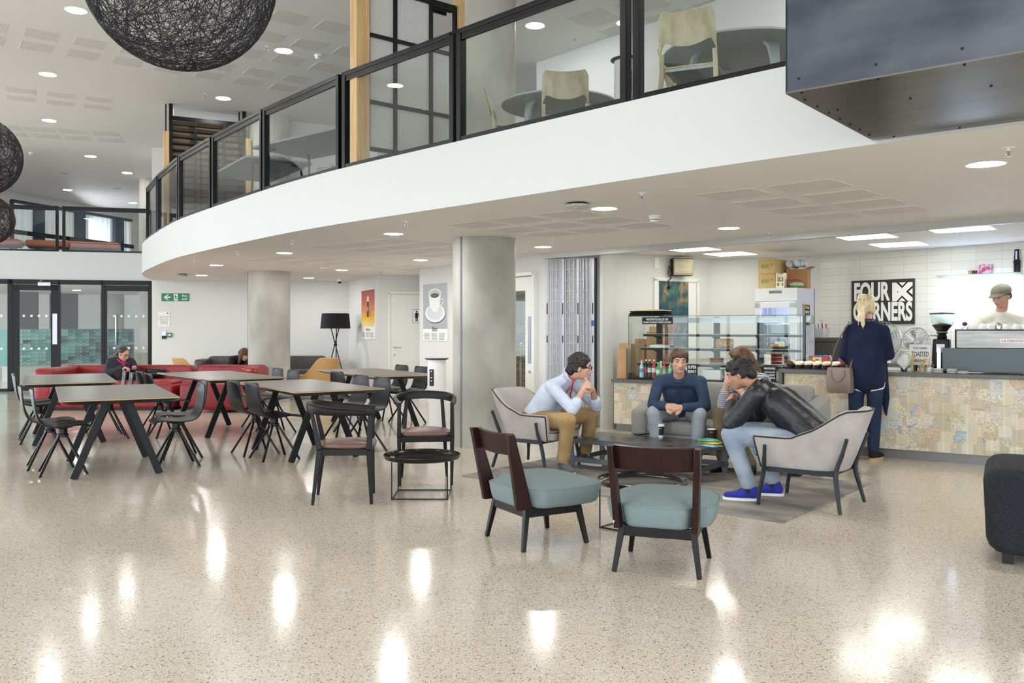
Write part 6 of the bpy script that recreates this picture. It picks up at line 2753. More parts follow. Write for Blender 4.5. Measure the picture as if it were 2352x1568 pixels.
# ---- shop sign
a, c = TF.u(1957, -0.012), TF.u(2101, -0.012)
p = TF.p((a + c) / 2, -0.006)
SW, SH = c - a, 0.60
z0 = CAM_H - (744 - PCY) / FPX * p.y
o = thing('shop_sign', 'black square shop sign with white lettering on the tiled wall', 'sign', (p.x, p.y, z0), TF.rz)
b = MB()
b.box((0, -0.01, SH / 2), (SW, 0.02, SH))
b.obj('board', mat('sign_charcoal', rgb(44, 43, 42), 0.5), o, smooth=0)
text_mesh('lettering', 'FOUR', M_PAPER, o, (-SW * 0.175, -0.0215, SH * 0.715), (PI / 2, 0, 0), 0.335, SW * 0.58, 0.002, fat=0.012)
text_mesh('lettering', 'CORNERS', M_PAPER, o, (0, -0.0215, SH * 0.26), (PI / 2, 0, 0), 0.335, SW * 0.94, 0.002, fat=0.012)
mx, mz, ms = SW * 0.305 - 0.125, SH * 0.505, 0.25
b = MB()
MQ = Matrix.Translation((mx, -0.021, mz)) @ Matrix.Rotation(PI / 2, 4, 'X')
S_ = lambda pts: [(x * ms * 1.1, y * ms) for x, y in pts]
b.prism(S_([(0, 0), (1, 0), (1, 1), (0, 1)]), 0, 0.001, mi=0, M=MQ)
for big, small in ((((0.21, 1.0), (0.78, 1.0), (0.49, 0.69)), ((0.33, 1.0), (0.68, 1.0), (0.505, 0.81))), (((1.0, 0.82), (1.0, 0.18), (0.68, 0.5)), ((1.0, 0.69), (1.0, 0.33), (0.81, 0.5))), (((0.21, 0.0), (0.78, 0.0), (0.49, 0.30)), ((0.31, 0.0), (0.67, 0.0), (0.49, 0.19)))):
    b.prism(S_(big), 0.001, 0.0016, mi=1, M=MQ)
    b.prism(S_(small), 0.0016, 0.0022, mi=0, M=MQ)
b.prism(S_(((0.25, 0.56), (0.25, 0.44), (0.30, 0.5))), 0.001, 0.0016, mi=1, M=MQ)
b.obj('arrow_mark', [M_PAPER, M_DARK], o, smooth=0)

# ---- glowing menu board
a, c = TF.u(2151, -0.03), TF.u(2351, -0.03)
p = TF.p((a + c) / 2, -0.03)
w_, h_ = c - a, 0.63
z0 = 1.40
o = thing('neon_board', 'clear acrylic board with glowing white neon on the tiled wall', 'neon sign', (p.x, p.y, z0), TF.rz)
b = MB()
b.box((0, -0.02, h_ / 2), (w_, 0.008, h_))
b.box((0, 0.0, h_ - 0.004), (w_, 0.06, 0.008))
b.obj('acrylic_sheet', M_CLEAR, o, smooth=0)
b = MB()
for sx in (-1, 1):
    for z in (0.03, h_ - 0.03):
        b.cyl((sx * (w_ / 2 - 0.03), 0.028, z), (sx * (w_ / 2 - 0.03), -0.03, z), 0.006, n=8)
b.obj('stand_offs', M_CHROME, o)
M_NEON = emit_mat('neon_white', (0.52, 0.68, 1.0), 13)
for k in range(4):
    b = MB()
    pts = []
    n = 60
    for i in range(n + 1):
        s = i / n
        pts.append((-w_ * 0.40 + w_ * 0.8 * s, -0.034, 0.10 + 0.14 * k + 0.04 * math.sin(s * 40 + k)))
    b.tube(pts, 0.006, 6)
    b.obj('neon_tube', M_NEON, o)
zt = z0 + h_ + 0.0005
for i, (px, m_) in enumerate(((2227, M_BREAD), (2236, M_CHOC), (2244, M_REDV))):
    q = TF.p(TF.u(px, -0.03), -0.03, zt)
    o = thing('tiny_jar', 'tiny jar on top of the neon board, %s of three' % ('left', 'middle', 'right')[i], 'jar', q, 0, 'jars on the neon board')
    b = MB()
    b.lathe([(0, 0), (0.018, 0), (0.018, 0.035), (0.012, 0.042), (0, 0.042)], n=14)
    b.obj('glass', m_, o)
    b = MB()
    b.lathe([(0, 0.042), (0.014, 0.042), (0.014, 0.055), (0, 0.055)], n=14)
    b.obj('lid', M_PLASTIC, o)
q = TF.p(TF.u(2262, -0.03), -0.03, zt)
b = MB()
b.box((0, 0, 0.055), (0.16, 0.04, 0.11))
tag(b.obj('picture_box', mottled('purple_print', rgb(190, 60, 120), rgb(210, 200, 220), 24, 0.4, 3, lo=0.45, hi=0.55), smooth=0, loc=q, rz=TF.rz), 'small purple printed box standing on the neon board', 'box')
q = TF.p(TF.u(2336, -0.03), -0.03, zt)
o = thing('cocktail_shaker', 'tall black shaker standing on the right of the neon board', 'shaker', q)
b = MB()
b.lathe([(0, 0), (0.035, 0), (0.037, 0.11), (0.042, 0.12), (0.042, 0.13), (0.034, 0.135), (0.026, 0.27), (0, 0.275)], n=18)
b.obj('body', M_DARK, o, smooth=40)
for k in range(4):
    b = MB()
    a_ = R(45 + 90 * k)
    b.bar((0.0325 * math.cos(a_), 0.0325 * math.sin(a_), 0.15), (0.027 * math.cos(a_), 0.027 * math.sin(a_), 0.25), 0.02, 0.004, up=(math.cos(a_), math.sin(a_), 0))
    b.obj('window', M_FRIN, o, smooth=0)

# ---- on the main counter: grinder, machine, cups ...
q = RC.p(RC.u(2163, 0.452), 0.452, ZR)
o = thing('coffee_grinder', 'black coffee grinder with clear bean hopper on the counter', 'coffee grinder', q, RC.rz)
b = MB()
b.box((0, 0, 0.02), (0.19, 0.19, 0.04))
b.box((0, 0.01, 0.19), (0.18, 0.16, 0.30), top=(0.86, 0.86))
b.obj('body', M_DARK, o, smooth=0, bevel=0.01)
b = MB()
b.lathe([(0.045, 0.34), (0.05, 0.36), (0.04, 0.39), (0.055, 0.40), (0.055, 0.41)], (0, 0.02, 0), 20)
b.obj('collar', M_DARK, o)
b = MB()
b.lathe([(0.05, 0.41), (0.112, 0.50), (0.118, 0.60), (0.115, 0.60), (0.108, 0.503), (0.046, 0.412)], (0, 0.02, 0), 28)
b.obj('hopper', M_CLEAR, o, smooth=50)
b = MB()
b.lathe([(0, 0.415), (0.047, 0.415), (0.098, 0.487), (0.05, 0.50), (0, 0.51)], (0, 0.02, 0), 24)
b.obj('beans', mottled('coffee_beans', rgb(52, 34, 26), rgb(30, 20, 16), 90, 0.5, 2, bump=0.4, bscale=120), o, smooth=50)
b = MB()
b.lathe([(0, 0.60), (0.122, 0.60), (0.122, 0.612), (0, 0.622)], (0, 0.02, 0), 28)
b.obj('lid', mat('hopper_lid', rgb(46, 58, 84), 0.4), o)
b = MB()
b.box((0, -0.074, 0.245), (0.085, 0.02, 0.09))
b.obj('dose_chute', M_ALU, o, smooth=0, bevel=0.004)
b = MB()
b.cyl((-0.02, 0.02, 0.375), (-0.13, 0.02, 0.375), 0.006, n=8)
b.obj('adjuster', M_CHROME, o)
MA = Frame(RC.p(RC.u(2196, 0.12), 0.12).xy, RC.d)
o = thing('espresso_machine', 'wide steel espresso machine at the right end of the counter', 'espresso machine', MA.p(0, 0, ZR), MA.rz)
MW = 1.05
M_BRUSH = mottled('machine_steel', rgb(150, 148, 144), rgb(128, 126, 122), 5, 0.32, 4, metal=0.85, stretch=(0.5, 1, 6))
b = MB()
b.box((MW / 2, 0.2, 0.345), (MW, 0.42, 0.18))
b.obj('upper_body', M_BRUSH, o, smooth=0, bevel=0.006)
b = MB()
b.box((MW / 2, 0.2, 0.437), (MW + 0.01, 0.43, 0.008))
b.box((-0.004, 0.2, 0.345), (0.012, 0.43, 0.19))
b.obj('black_trim', M_DARK, o, smooth=0)
b = MB()
b.box((MW / 2 - 0.04, 0.13, 0.135), (MW + 0.18, 0.2, 0.24))
b.obj('rear_panel', mat('machine_grey', rgb(70, 76, 77), 0.28, 0.7), o, smooth=0, bevel=0.004)
b = MB()
for x in (-0.2, ):
    b.box((x + 0.03, 0.12, 0.13), (0.035, 0.05, 0.25))
b.obj('steel_column', M_CHROME, o, smooth=0)
b = MB()
for x in (0.05, MW - 0.05):
    for y in (0.06, 0.2):
        b.cyl((x, y, 0), (x, y, 0.02), 0.02, n=10)
b.obj('feet', M_DARK, o)
b = MB()
bx = MA.u(2334, 0) 
b.box((bx, -0.012, 0.33), (0.27, 0.004, 0.042))
bd = b.obj('badge', M_PAPER, o, smooth=0)
text_mesh('lettering', 'LA MARZOCCO', M_RED, bd, (bx, -0.0145, 0.33), (PI / 2, 0, 0), 0.034, 0.24, 0.001)


def cup(q, label, r=0.042, h=0.055, inv=True):
    o = thing('coffee_cup', label, 'cup', q, rnd.uniform(0, 6), 'cups on the espresso machine')
    b = MB()
    if inv:
        b.lathe([(r, 0), (r * 0.97, h * 0.35), (r * 0.75, h * 0.8), (r * 0.5, h * 0.95), (r * 0.5, h), (0, h * 0.96)], n=22)
    else:
        b.lathe([(0, 0), (r * 0.5, 0), (r * 0.8, h * 0.3), (r, h), (r * 0.94, h), (r * 0.75, h * 0.3), (0, 0.006)], n=22)
    b.obj('bowl', M_CHINA, o, smooth=60)
    b = MB()
    b.tube([(r * 0.9, 0, h * 0.3), (r * 1.5, 0, h * 0.3), (r * 1.5, 0, h * 0.65), (r * 0.8, 0, h * 0.7)], 0.005, 6)
    b.obj('handle', M_CHINA, o)


zc = ZR + 0.4415
for i, px in enumerate((2232, 2258, 2276, 2312, 2335, 2358)):
    cup(MA.p(MA.u(px, 0.14), 0.14, zc), 'white cup upside down on the espresso machine, %s from the left' % ordn[i])
o = thing('milk_jug', 'small steel milk jug among the cups on the espresso machine', 'jug', MA.p(MA.u(2294, 0.16), 0.16, zc))
b = MB()
b.lathe([(0, 0), (0.03, 0), (0.033, 0.03), (0.024, 0.06), (0.027, 0.065), (0.022, 0.06), (0, 0.005)], n=18)
b.obj('body', M_CHROME, o)
b = MB()
b.tube([(0.03, 0, 0.015), (0.05, 0, 0.02), (0.048, 0, 0.05), (0.025, 0, 0.055)], 0.004, 6)
b.obj('handle', M_CHROME, o)
o = thing('tamper', 'coffee tamper with round dark knob at the left on the espresso machine', 'tamper', MA.p(MA.u(2216, 0.12), 0.12, zc))
b = MB()
b.ell((0, 0, 0.055), (0.024, 0.024, 0.022), n=14, m=8)
b.obj('knob', M_CHOC, o)
b = MB()
b.lathe([(0, 0), (0.027, 0), (0.027, 0.02), (0.01, 0.026), (0.01, 0.04), (0, 0.04)], n=16)
b.obj('base', M_CHROME, o)

# takeaway cups, card, jars, napkins, saucers
M_CUPB = mat('black_cup', rgb(26, 25, 26), 0.5)


def stack(px, n, k, label, z=0.0):
    q = RC.p(RC.u(px, n), n, ZR + z)
    o = thing('takeaway_cup_stack', label, 'cups', q, 0, 'stacks of takeaway cups')
    for i in range(k):
        b = MB()
        z0 = 0.012 * i
        b.lathe([(0.028, z0), (0.031, z0 + 0.02), (0.031, z0 + 0.02)], n=20, mi=0)
        b.lathe([(0.0315, z0 + 0.02), (0.0425, z0 + 0.095)], n=20, mi=0 if i < k - 1 else 0)
        b.lathe([(0.0425, z0 + 0.095), (0.0445, z0 + 0.098), (0.0425, z0 + 0.1035), (0.03, z0 + 0.098)], n=20, mi=1)
        b.obj('cup', [M_CUPB, M_PAPER], o, smooth=40)


stack(2076, 0.24, 11, 'stack of black takeaway cups behind the napkins')
stack(2100, 0.40, 13, 'stack of black takeaway cups behind the white menu card')
board('menu_card', 'white menu card leaning among the takeaway cups', 'sign', RC, 2089, 2138, 791, 838, 0.25, [('FOUR CORNERS', 0.82, 0.13, 0.66), ('TOASTED', 0.52, 0.34, 0.80), ('BREAKFAST', 0.20, 0.2, 0.62)], tcol=M_DARK, bcol=M_PAPER)
q = RC.p(RC.u(2077, 0.13), 0.13, ZR)
o = thing('napkin_holder', 'white paper napkins fanned in a clear holder on the counter', 'napkins', q, RC.rz)
for k in range(4):
    b = MB()
    b.prism([(-0.055, 0.11), (0.0, 0.02), (0.06, 0.10), (0.01, 0.185)], -0.002, 0.002, M=Matrix.Translation((0, 0.012 * k, 0.0)) @ Matrix.Rotation(R(-10 + 4 * k), 4, 'Y') @ Matrix.Rotation(PI / 2, 4, 'X'))
    b.obj('napkin', M_PAPER, o, smooth=0)
b = MB()
b.lathe([(0.035, 0), (0.045, 0.07), (0.043, 0.07), (0.033, 0.004), (0, 0.004)], (0, 0.018, 0), 18)
b.obj('holder', M_CLEAR, o)


def jar(px, n, fill, fh, sticks, label, h=0.095, r=0.042, sm=None):
    q = RC.p(RC.u(px, n), n, ZR)
    o = thing('counter_jar', label, 'jar', q, 0, 'glasses on the counter')
    b = MB()
    b.lathe([(0, 0.001), (r * 0.85, 0.001), (r, h), (r * 0.95, h), (r * 0.8, 0.008), (0, 0.008)], n=22)
    b.obj('glass', M_CLEAR, o, smooth=50)
    if fill:
        b = MB()
        b.lathe([(0, 0.009), (r * 0.78, 0.009), (r * 0.86, fh), (0, fh + 0.004)], n=20)
        b.obj('sugar', fill, o, smooth=30)
    for k in range(sticks):
        b = MB()
        a_ = rnd.uniform(0, 2 * PI)
        a2 = a_ + rnd.uniform(-0.6, 0.6) + PI
        b.bar((r * 0.5 * math.cos(a2), r * 0.5 * math.sin(a2), 0.012), (r * 0.95 * math.cos(a_), r * 0.95 * math.sin(a_), h + rnd.uniform(0.03, 0.075)), 0.007, 0.002)
        b.obj('stick', sm or M_BREAD, o, smooth=0)
    return o


jar(2095, 0.13, None, 0, 12, 'clear cup full of wooden stirrers beside the napkins', 0.11, 0.036)
jar(2118, 0.12, M_BREAD, 0.045, 7, 'glass of brown sugar with wooden sticks on the counter', 0.08, 0.04)
jar(2135, 0.12, M_PAPER, 0.05, 4, 'glass of white sugar with sticks on the counter', 0.09, 0.04)
for i, (px, n_, k) in enumerate(((2155, 0.05, 5), (2187, 0.05, 5), (2212, 0.04, 3))):
    q = RC.p(RC.u(px, n_), n_, ZR)
    o = thing('saucer_stack', 'stack of white saucers at the counter edge, %s of three' % ('left', 'middle', 'right lowest')[i], 'saucers', q, 0, 'stacks of white saucers')
    for j in range(k):
        b = MB()
        b.lathe([(0, 0.009 * j), (0.03, 0.009 * j), (0.05, 0.009 * j + 0.007), (0.05, 0.009 * j + 0.009), (0.03, 0.009 * j + 0.004), (0, 0.009 * j + 0.004)], n=24)
        b.obj('saucer', M_CHINA, o, smooth=40)

# ---- wall heater, sockets, nebula poster
hs = lwpt(1553)
LF = Frame(LW0, LW1 - LW0)
q = LF.p(hs, -0.10, CAM_H - (612 - PCY) / FPX * 12.4)
o = thing('fan_heater', 'boxy bronze fan heater fixed high on the white cafe wall', 'heater', q, LF.rz + R(-25))
b = MB()
b.box((0, 0, 0), (0.30, 0.16, 0.25))
b.obj('case', M_DARK, o, smooth=0, bevel=0.01)
b = MB()
b.box((0.0, -0.085, 0.0), (0.29, 0.02, 0.24))
b.obj('front', mat('bronze_paint', rgb(150, 138, 108), 0.35, 0.5), o, smooth=0, bevel=0.006)
b = MB()
for k in range(9):
    b.box((0, -0.097, -0.075 + 0.018 * k), (0.25, 0.006, 0.006))
for k in range(7):
    b.box((-0.12 + 0.04 * k, -0.098, 0.0), (0.005, 0.006, 0.155))
b.obj('grille', M_CREAM, o, smooth=0)
b = MB()
b.tube([(-0.15, 0, -0.05), (-0.19, -0.03, 0.02), (-0.2, -0.03, -0.1), (-0.16, -0.03, -0.16), (-0.2, -0.02, -0.2), (-0.19, -0.02, -0.27)], 0.008, 8)
b.ell((-0.19, -0.02, -0.29), (0.025, 0.02, 0.025), n=10, m=8)
b.obj('cable_and_plug', M_DARK, o)
b = MB()
b.box((0.0, 0.09, 0.0), (0.06, 0.09, 0.06))
b.obj('bracket', M_DARK, o, smooth=0)
q = LF.p(lwpt(1508), -0.006, CAM_H - (602 - PCY) / FPX * 12.3)
b = MB()
b.box((0, 0, 0), (0.09, 0.012, 0.16))
tag(b.obj('wall_socket', M_PLASTIC, smooth=0, bevel=0.003, loc=q, rz=LF.rz), 'white double wall socket beside the heater', 'socket')
M_NEB = mat('nebula_print', (0.1, 0.1, 0.1), 0.35)
t = NT(M_NEB)
v = t.mapping('Object', (1, 1, 1))
f1 = t.noise(v, 2.1, 10, 0.66)
base = t.ramp(f1, [(0.3, rgb(20, 18, 36)), (0.44, rgb(30, 78, 92)), (0.52, rgb(70, 112, 100)), (0.58, rgb(196, 150, 84)), (0.66, rgb(176, 88, 48)), (0.78, rgb(236, 220, 170))])
f2 = t.noise(v, 3.3, 8, 0.6)
c = t.mix(t.ramp(f2, [(0.4, (0, 0, 0)), (0.7, (0.75,) * 3)]), base, rgb(48, 36, 84))
t.color(c)
a_, c_ = lwpt(1511), lwpt(1581)
b = MB()
b.box((0, 0, 0), (c_ - a_ - 0.03, 0.004, 1.15))
q = LF.p((a_ + c_) / 2, -0.016, 1.45)
o = b.obj('nebula_poster', M_NEB, smooth=0, loc=q, rz=LF.rz)
tag(o, 'colourful space cloud poster on the white door behind the cabinet', 'poster')
text_mesh('lettering', 'N A T U R E', M_PAPER, o, (0, -0.003, -0.42), (PI / 2, 0, 0), 0.06, 0.36, 0.001)

# ---- folded concertina shutter
SHF = Frame((0.50, 12.13), Vector((1.15, 11.86)) - Vector((0.50, 12.13)))
M_SHUT = mat('shutter_white', rgb(186, 189, 196), 0.4, 0.2)
SHW = (Vector((1.15, 11.86)) - Vector((0.50, 12.13))).length
o = thing('folding_shutter', 'white lattice security shutter folded up beside the concrete column', 'shutter', SHF.p(0, 0), SHF.rz)
zh = 2.31
groups = ((0.02, 0.20, 7), (0.27, 0.43, 6), (0.49, 0.64, 7))
SH_SCALE = SHW / 0.72
for gi, (x0, x1, n) in enumerate(groups):
    for k in range(n):
        b = MB()
        x = (x0 + (x1 - x0) * k / (n - 1)) * SH_SCALE
        y = 0.03 * (k % 2) - 0.02
        b.box((x, y, zh / 2 + 0.02), (0.011, 0.012, zh - 0.06))
        b.obj('lattice_bar', M_SHUT, o, smooth=0)
    b = MB()
    for j in range(16):
        z = 0.12 + 0.145 * j
        b.bar(((x0 - 0.005) * SH_SCALE, -0.032, z), ((x1 + 0.005) * SH_SCALE, -0.032, z + 0.012), 0.008, 0.006)
    b.obj('cross_links', M_SHUT, o, smooth=0)
for x, w_ in ((0.235, 0.04), (0.46, 0.03), (0.675, 0.045), (0.0, 0.02)):
    b = MB()
    b.box((x * SH_SCALE, 0.0, zh / 2), (w_, 0.06, zh))
    pst = b.obj('lock_stile', M_SHUT, o, smooth=0)
    for z in (1.62, 1.20):
        b = MB()
        b.box((x * SH_SCALE, -0.032, z), (0.012, 0.006, 0.15 if z > 1.5 else 0.1))
        b.obj('slot', M_DARK, pst, smooth=0)
b = MB()
b.box((0.675 * SH_SCALE, -0.033, 1.42), (0.035, 0.004, 0.075))
b.obj('blue_label', mat('blue_sticker', rgb(40, 80, 170), 0.5), o, smooth=0)
b = MB()
b.box((0.712 * SH_SCALE, -0.0, zh / 2), (0.022, 0.05, zh))
b.obj('end_seal', M_DARK, o, smooth=0)

# ---- racks seen through the kitchen door
o = thing('kitchen_rack', 'pale wire tray rack seen through the narrow kitchen door glass', 'rack', (0.155, 13.6, 0), R(-50))
for sx in (-1, 1):
    for sy in (-1, 1):
        b = MB()
        b.box((sx * 0.2, sy * 0.2, 0.55), (0.02, 0.02, 1.1))
        b.obj('post', M_CREAM, o, smooth=0)
for k in range(10):
    b = MB()
    b.box((0, 0, 0.12 + 0.1 * k), (0.4, 0.4, 0.012))
    b.obj('tray', M_CREAM, o, smooth=0)
o = thing('foil_parcel', 'crumpled foil bag on top of the rack in the kitchen', 'bag', (0.155, 13.6, 1.1005), 0)
b = MB()
b.ell((0, 0, 0.17), (0.19, 0.16, 0.17), n=18, m=12)
for v_ in b.bm.verts:
    v_.co += Vector((rnd.uniform(-1, 1), rnd.uniform(-1, 1), rnd.uniform(-0.6, 1))) * 0.022
    v_.co.z = max(v_.co.z, 0)
b.obj('foil', mat('foil', rgb(210, 208, 196), 0.18, 1.0), o, smooth=0)
# ================================================================== people
def skinmat(name, c):
    return mottled(name, c, tuple(x * 0.9 for x in c), 14, 0.5, 3)


M_SKIN = skinmat('skin_light', rgb(206, 160, 136))
M_SKIN2 = skinmat('skin_olive', rgb(190, 140, 112))
M_EYE = mat('eye_white', rgb(196, 188, 180), 0.3)
M_IRIS = mat('iris_dark', rgb(44, 30, 24), 0.2)
M_LIP = mat('lip', rgb(176, 104, 96), 0.5)
M_HDARK = mottled('hair_dark', rgb(30, 22, 20), rgb(48, 36, 32), 30, 0.6, 3, bump=0.6, bscale=90, bdist=0.006)
M_HBROWN = mottled('hair_brown', rgb(92, 68, 48), rgb(64, 46, 34), 24, 0.6, 3, bump=0.6, bscale=80, bdist=0.006, stretch=(1, 1, 0.3))
M_HBLACK = mottled('hair_black', rgb(20, 17, 18), rgb(34, 28, 28), 30, 0.6, 3, bump=0.6, bscale=90, bdist=0.006)
M_HBLOND = mottled('hair_blond', rgb(232, 218, 182), rgb(192, 168, 124), 26, 0.6, 4, bump=0.6, bscale=70, bdist=0.006, stretch=(1, 1, 0.35))
M_HLONG = mottled('hair_long_brown', rgb(122, 84, 50), rgb(78, 52, 34), 22, 0.6, 4, bump=0.6, bscale=70, bdist=0.006, stretch=(1, 1, 0.3))


def cloth(name, c1, c2, rough=0.85, sc=7, bump=0.5, spec=0.3, coat=0):
    return mottled(name, c1, c2, sc, rough, 4, bump=bump, bdist=0.02, bscale=11, spec=spec, coat=coat)


def remesh(b, name, m, parent, vox=0.012, smooth=6, fac=0.5):
    """one continuous skin over everything in the builder"""
    bmesh.ops.recalc_face_normals(b.bm, faces=b.bm.faces)
    me = bpy.data.meshes.new(name)
    b.bm.to_mesh(me)
    b.bm.free()
    t_ = bpy.data.objects.new(name, me)
    COL.objects.link(t_)
    r = t_.modifiers.new('remesh', 'REMESH')
    r.mode = 'VOXEL'
    r.voxel_size = vox
    s = t_.modifiers.new('smooth', 'SMOOTH')
    s.factor = fac
    s.iterations = smooth
    dg = bpy.context.evaluated_depsgraph_get()
    out = bpy.data.meshes.new_from_object(t_.evaluated_get(dg))
    bpy.data.objects.remove(t_)
    bpy.data.meshes.remove(me)
    out.name = name
    out.materials.clear()
    out.materials.append(m)
    out.polygons.foreach_set('use_smooth', [True] * len(out.polygons))
    o = bpy.data.objects.new(name, out)
    COL.objects.link(o)
    o.parent = parent
    return o


def basis(f, up=(0, 0, 1)):
    """rotation whose y axis is f and z axis close to up"""
    y = Vector(f).normalized()
    z = Vector(up)
    z = (z - y * z.dot(y)).normalized()
    x = y.cross(z)
    return Matrix((x, y, z)).transposed()


def head_prims(b, c, Q, s=1.0):
    P = lambda x, y, z: Vector(c) + Q @ Vector((x, y, z)) * s
    b.ell(P(0, -0.012, 0.03), (0.076 * s, 0.096 * s, 0.088 * s), Q, 20, 14)
    b.ell(P(0, 0.022, -0.03), (0.064 * s, 0.07 * s, 0.082 * s), Q, 18, 12)
    b.ell(P(0, 0.05, -0.085), (0.036 * s, 0.036 * s, 0.028 * s), Q, 14, 10)
    b.cap(P(0, 0.088, 0.008), P(0, 0.108, -0.032), 0.009 * s, 0.014 * s)
    for k in (-1, 1):
        b.ell(P(k * 0.012, 0.098, -0.036), (0.009 * s, 0.009 * s, 0.008 * s), Q, 10, 6)
        b.ell(P(k * 0.078, -0.008, -0.012), (0.011 * s, 0.022 * s, 0.034 * s), Q, 12, 8)
        b.cap(P(k * 0.018, 0.084, 0.02), P(k * 0.05, 0.072, 0.018), 0.010 * s, 0.010 * s)
        b.ell(P(k * 0.042, 0.062, -0.02), (0.022 * s, 0.02 * s, 0.02 * s), Q, 10, 8)
    b.cap(P(-0.018, 0.090, -0.060), P(0.018, 0.090, -0.060), 0.007 * s, 0.007 * s)


def face_parts(body, c, Q, s=1.0, brow=M_HDARK, glasses=None):
    P = lambda x, y, z: Vector(c) + Q @ Vector((x, y, z)) * s
    for k in (-1, 1):
        b = MB()
        b.ell(P(k * 0.031, 0.0715, 0.002), (0.0125 * s, 0.0115 * s, 0.0085 * s), Q, 14, 8)
        e = b.obj('eye', M_EYE, body)
        b = MB()
        b.ell(P(k * 0.031, 0.0815, 0.001), (0.006 * s, 0.003 * s, 0.006 * s), Q, 10, 6)
        b.obj('iris', M_IRIS, body)
        b = MB()
        b.tube([P(k * 0.014, 0.092, 0.022), P(k * 0.034, 0.090, 0.030), P(k * 0.052, 0.076, 0.024)], [0.004 * s, 0.0045 * s, 0.003 * s], 6)
        b.obj('eyebrow', brow, body)
    b = MB()
    b.tube([P(-0.023, 0.088, -0.060), P(0, 0.0985, -0.058), P(0.023, 0.088, -0.060)], [0.003 * s, 0.005 * s, 0.003 * s], 6)
    b.obj('lips', M_LIP, body)
    if glasses:
        b = MB()
        for k in (-1, 1):
            b.tube([P(k * 0.033 + 0.024 * math.cos(2 * PI * i / 20), 0.104, 0.0 + 0.019 * math.sin(2 * PI * i / 20)) for i in range(20)], 0.0022 * s, 6, closed=True)
            b.tube([P(k * 0.057, 0.102, 0.004), P(k * 0.086, 0.06, 0.004), P(k * 0.088, -0.02, 0.0)], 0.002 * s, 6)
        b.tube([P(-0.009, 0.106, 0.002), P(0.009, 0.106, 0.002)], 0.002 * s, 6)
        b.obj('glasses', glasses, body)


def hand_prims(b, wrist, d, nrm, side, curl=0.5, s=1.0, spread=0.0):
    """palm and five fingers: d along the hand, nrm out of the back of the hand, side = +1 when the thumb is on d x nrm"""
    d, nrm = Vector(d).normalized(), Vector(nrm)
    nrm = (nrm - d * nrm.dot(d)).normalized()
    x = d.cross(nrm) * side
    w = Vector(wrist)
    b.cap(w - d * 0.01, w + d * 0.03 * s, 0.026 * s, 0.03 * s)
    for k in (-1, -0.33, 0.33, 1):
        b.cap(w + d * 0.02 * s + x * k * 0.022 * s, w + d * 0.085 * s + x * k * 0.030 * s, 0.0165 * s, 0.0135 * s)
    lens = {1: 0.070, 0.33: 0.079, -0.33: 0.074, -1: 0.057}
    for k, L in lens.items():
        p = w + d * 0.088 * s + x * k * 0.031 * s
        a = 0.25 + curl * 0.9
        for seg, fr, rr in ((0, 0.45, 0.0098), (1, 0.31, 0.009), (2, 0.24, 0.0082)):
            dirv = (d * math.cos(a) - nrm * math.sin(a) + x * k * spread).normalized()
            q = p + dirv * L * fr * s
            b.cap(p, q, rr * s, rr * s * 0.93, 10)
            p = q
            a += curl * 0.95
    p = w + d * 0.025 * s + x * 0.03 * s - nrm * 0.005
    q = p + (d * 0.6 + x * 0.75 - nrm * 0.3).normalized() * 0.042 * s
    r_ = q + (d * 0.9 + x * 0.1 - nrm * 0.45).normalized() * 0.034 * s
    b.cap(p, q, 0.0145 * s, 0.0115 * s, 10)
    b.cap(q, r_, 0.0112 * s, 0.009 * s, 10)


def shoe(parent, ankle, toe_dir, m, sole_m, name='shoe', L=0.27, laces=None, zf=0.0):
    """shoe under the ankle, pointing along toe_dir; zf = height of the ground"""
    d = Vector((toe_dir[0], toe_dir[1], 0)).normalized()
    x = Vector((d.y, -d.x, 0))
    a = Vector((ankle[0], ankle[1], zf))
    b = MB()
    P = lambda f, s_, z: a + d * f + x * s_ + Vector((0, 0, z))
    b.ell(P(-0.02, 0, 0.052), (0.041, 0.052, 0.045), basis(d), 14, 10)
    b.ell(P(0.075, 0, 0.042), (0.046, 0.085, 0.034), basis(d), 14, 10)
    b.ell(P(0.14, 0, 0.036), (0.043, 0.062, 0.027), basis(d), 14, 10)
    b.cap(P(-0.01, 0, 0.06), P(-0.01, 0, 0.092), 0.046, 0.043)
    b.ell(P(0.04, 0, 0.062), (0.042, 0.06, 0.034), basis(d), 14, 10)
    o = remesh(b, name, m, parent, 0.009, 4)
    b = MB()
    out = []
    for i in range(28):
        t_ = 2 * PI * i / 28
        y = math.cos(t_)
        wd_ = 0.048 - 0.008 * (1 - y) * 0.5
        q = P(0.065 + 0.14 * y, wd_ * math.sin(t_), 0)
        out.append((q.x, q.y))
    b.prism(out, zf + 0.0005, zf + 0.022)
    b.obj('sole', sole_m, o, smooth=40)
    if laces:
        b = MB()
        for k in range(3):
            b.tube([P(0.03 + 0.02 * k, -0.02, 0.075 - 0.008 * k), P(0.035 + 0.02 * k, 0, 0.082 - 0.008 * k), P(0.03 + 0.02 * k, 0.02, 0.075 - 0.008 * k)], 0.0035, 6)
        b.obj('laces', laces, o)
    return o


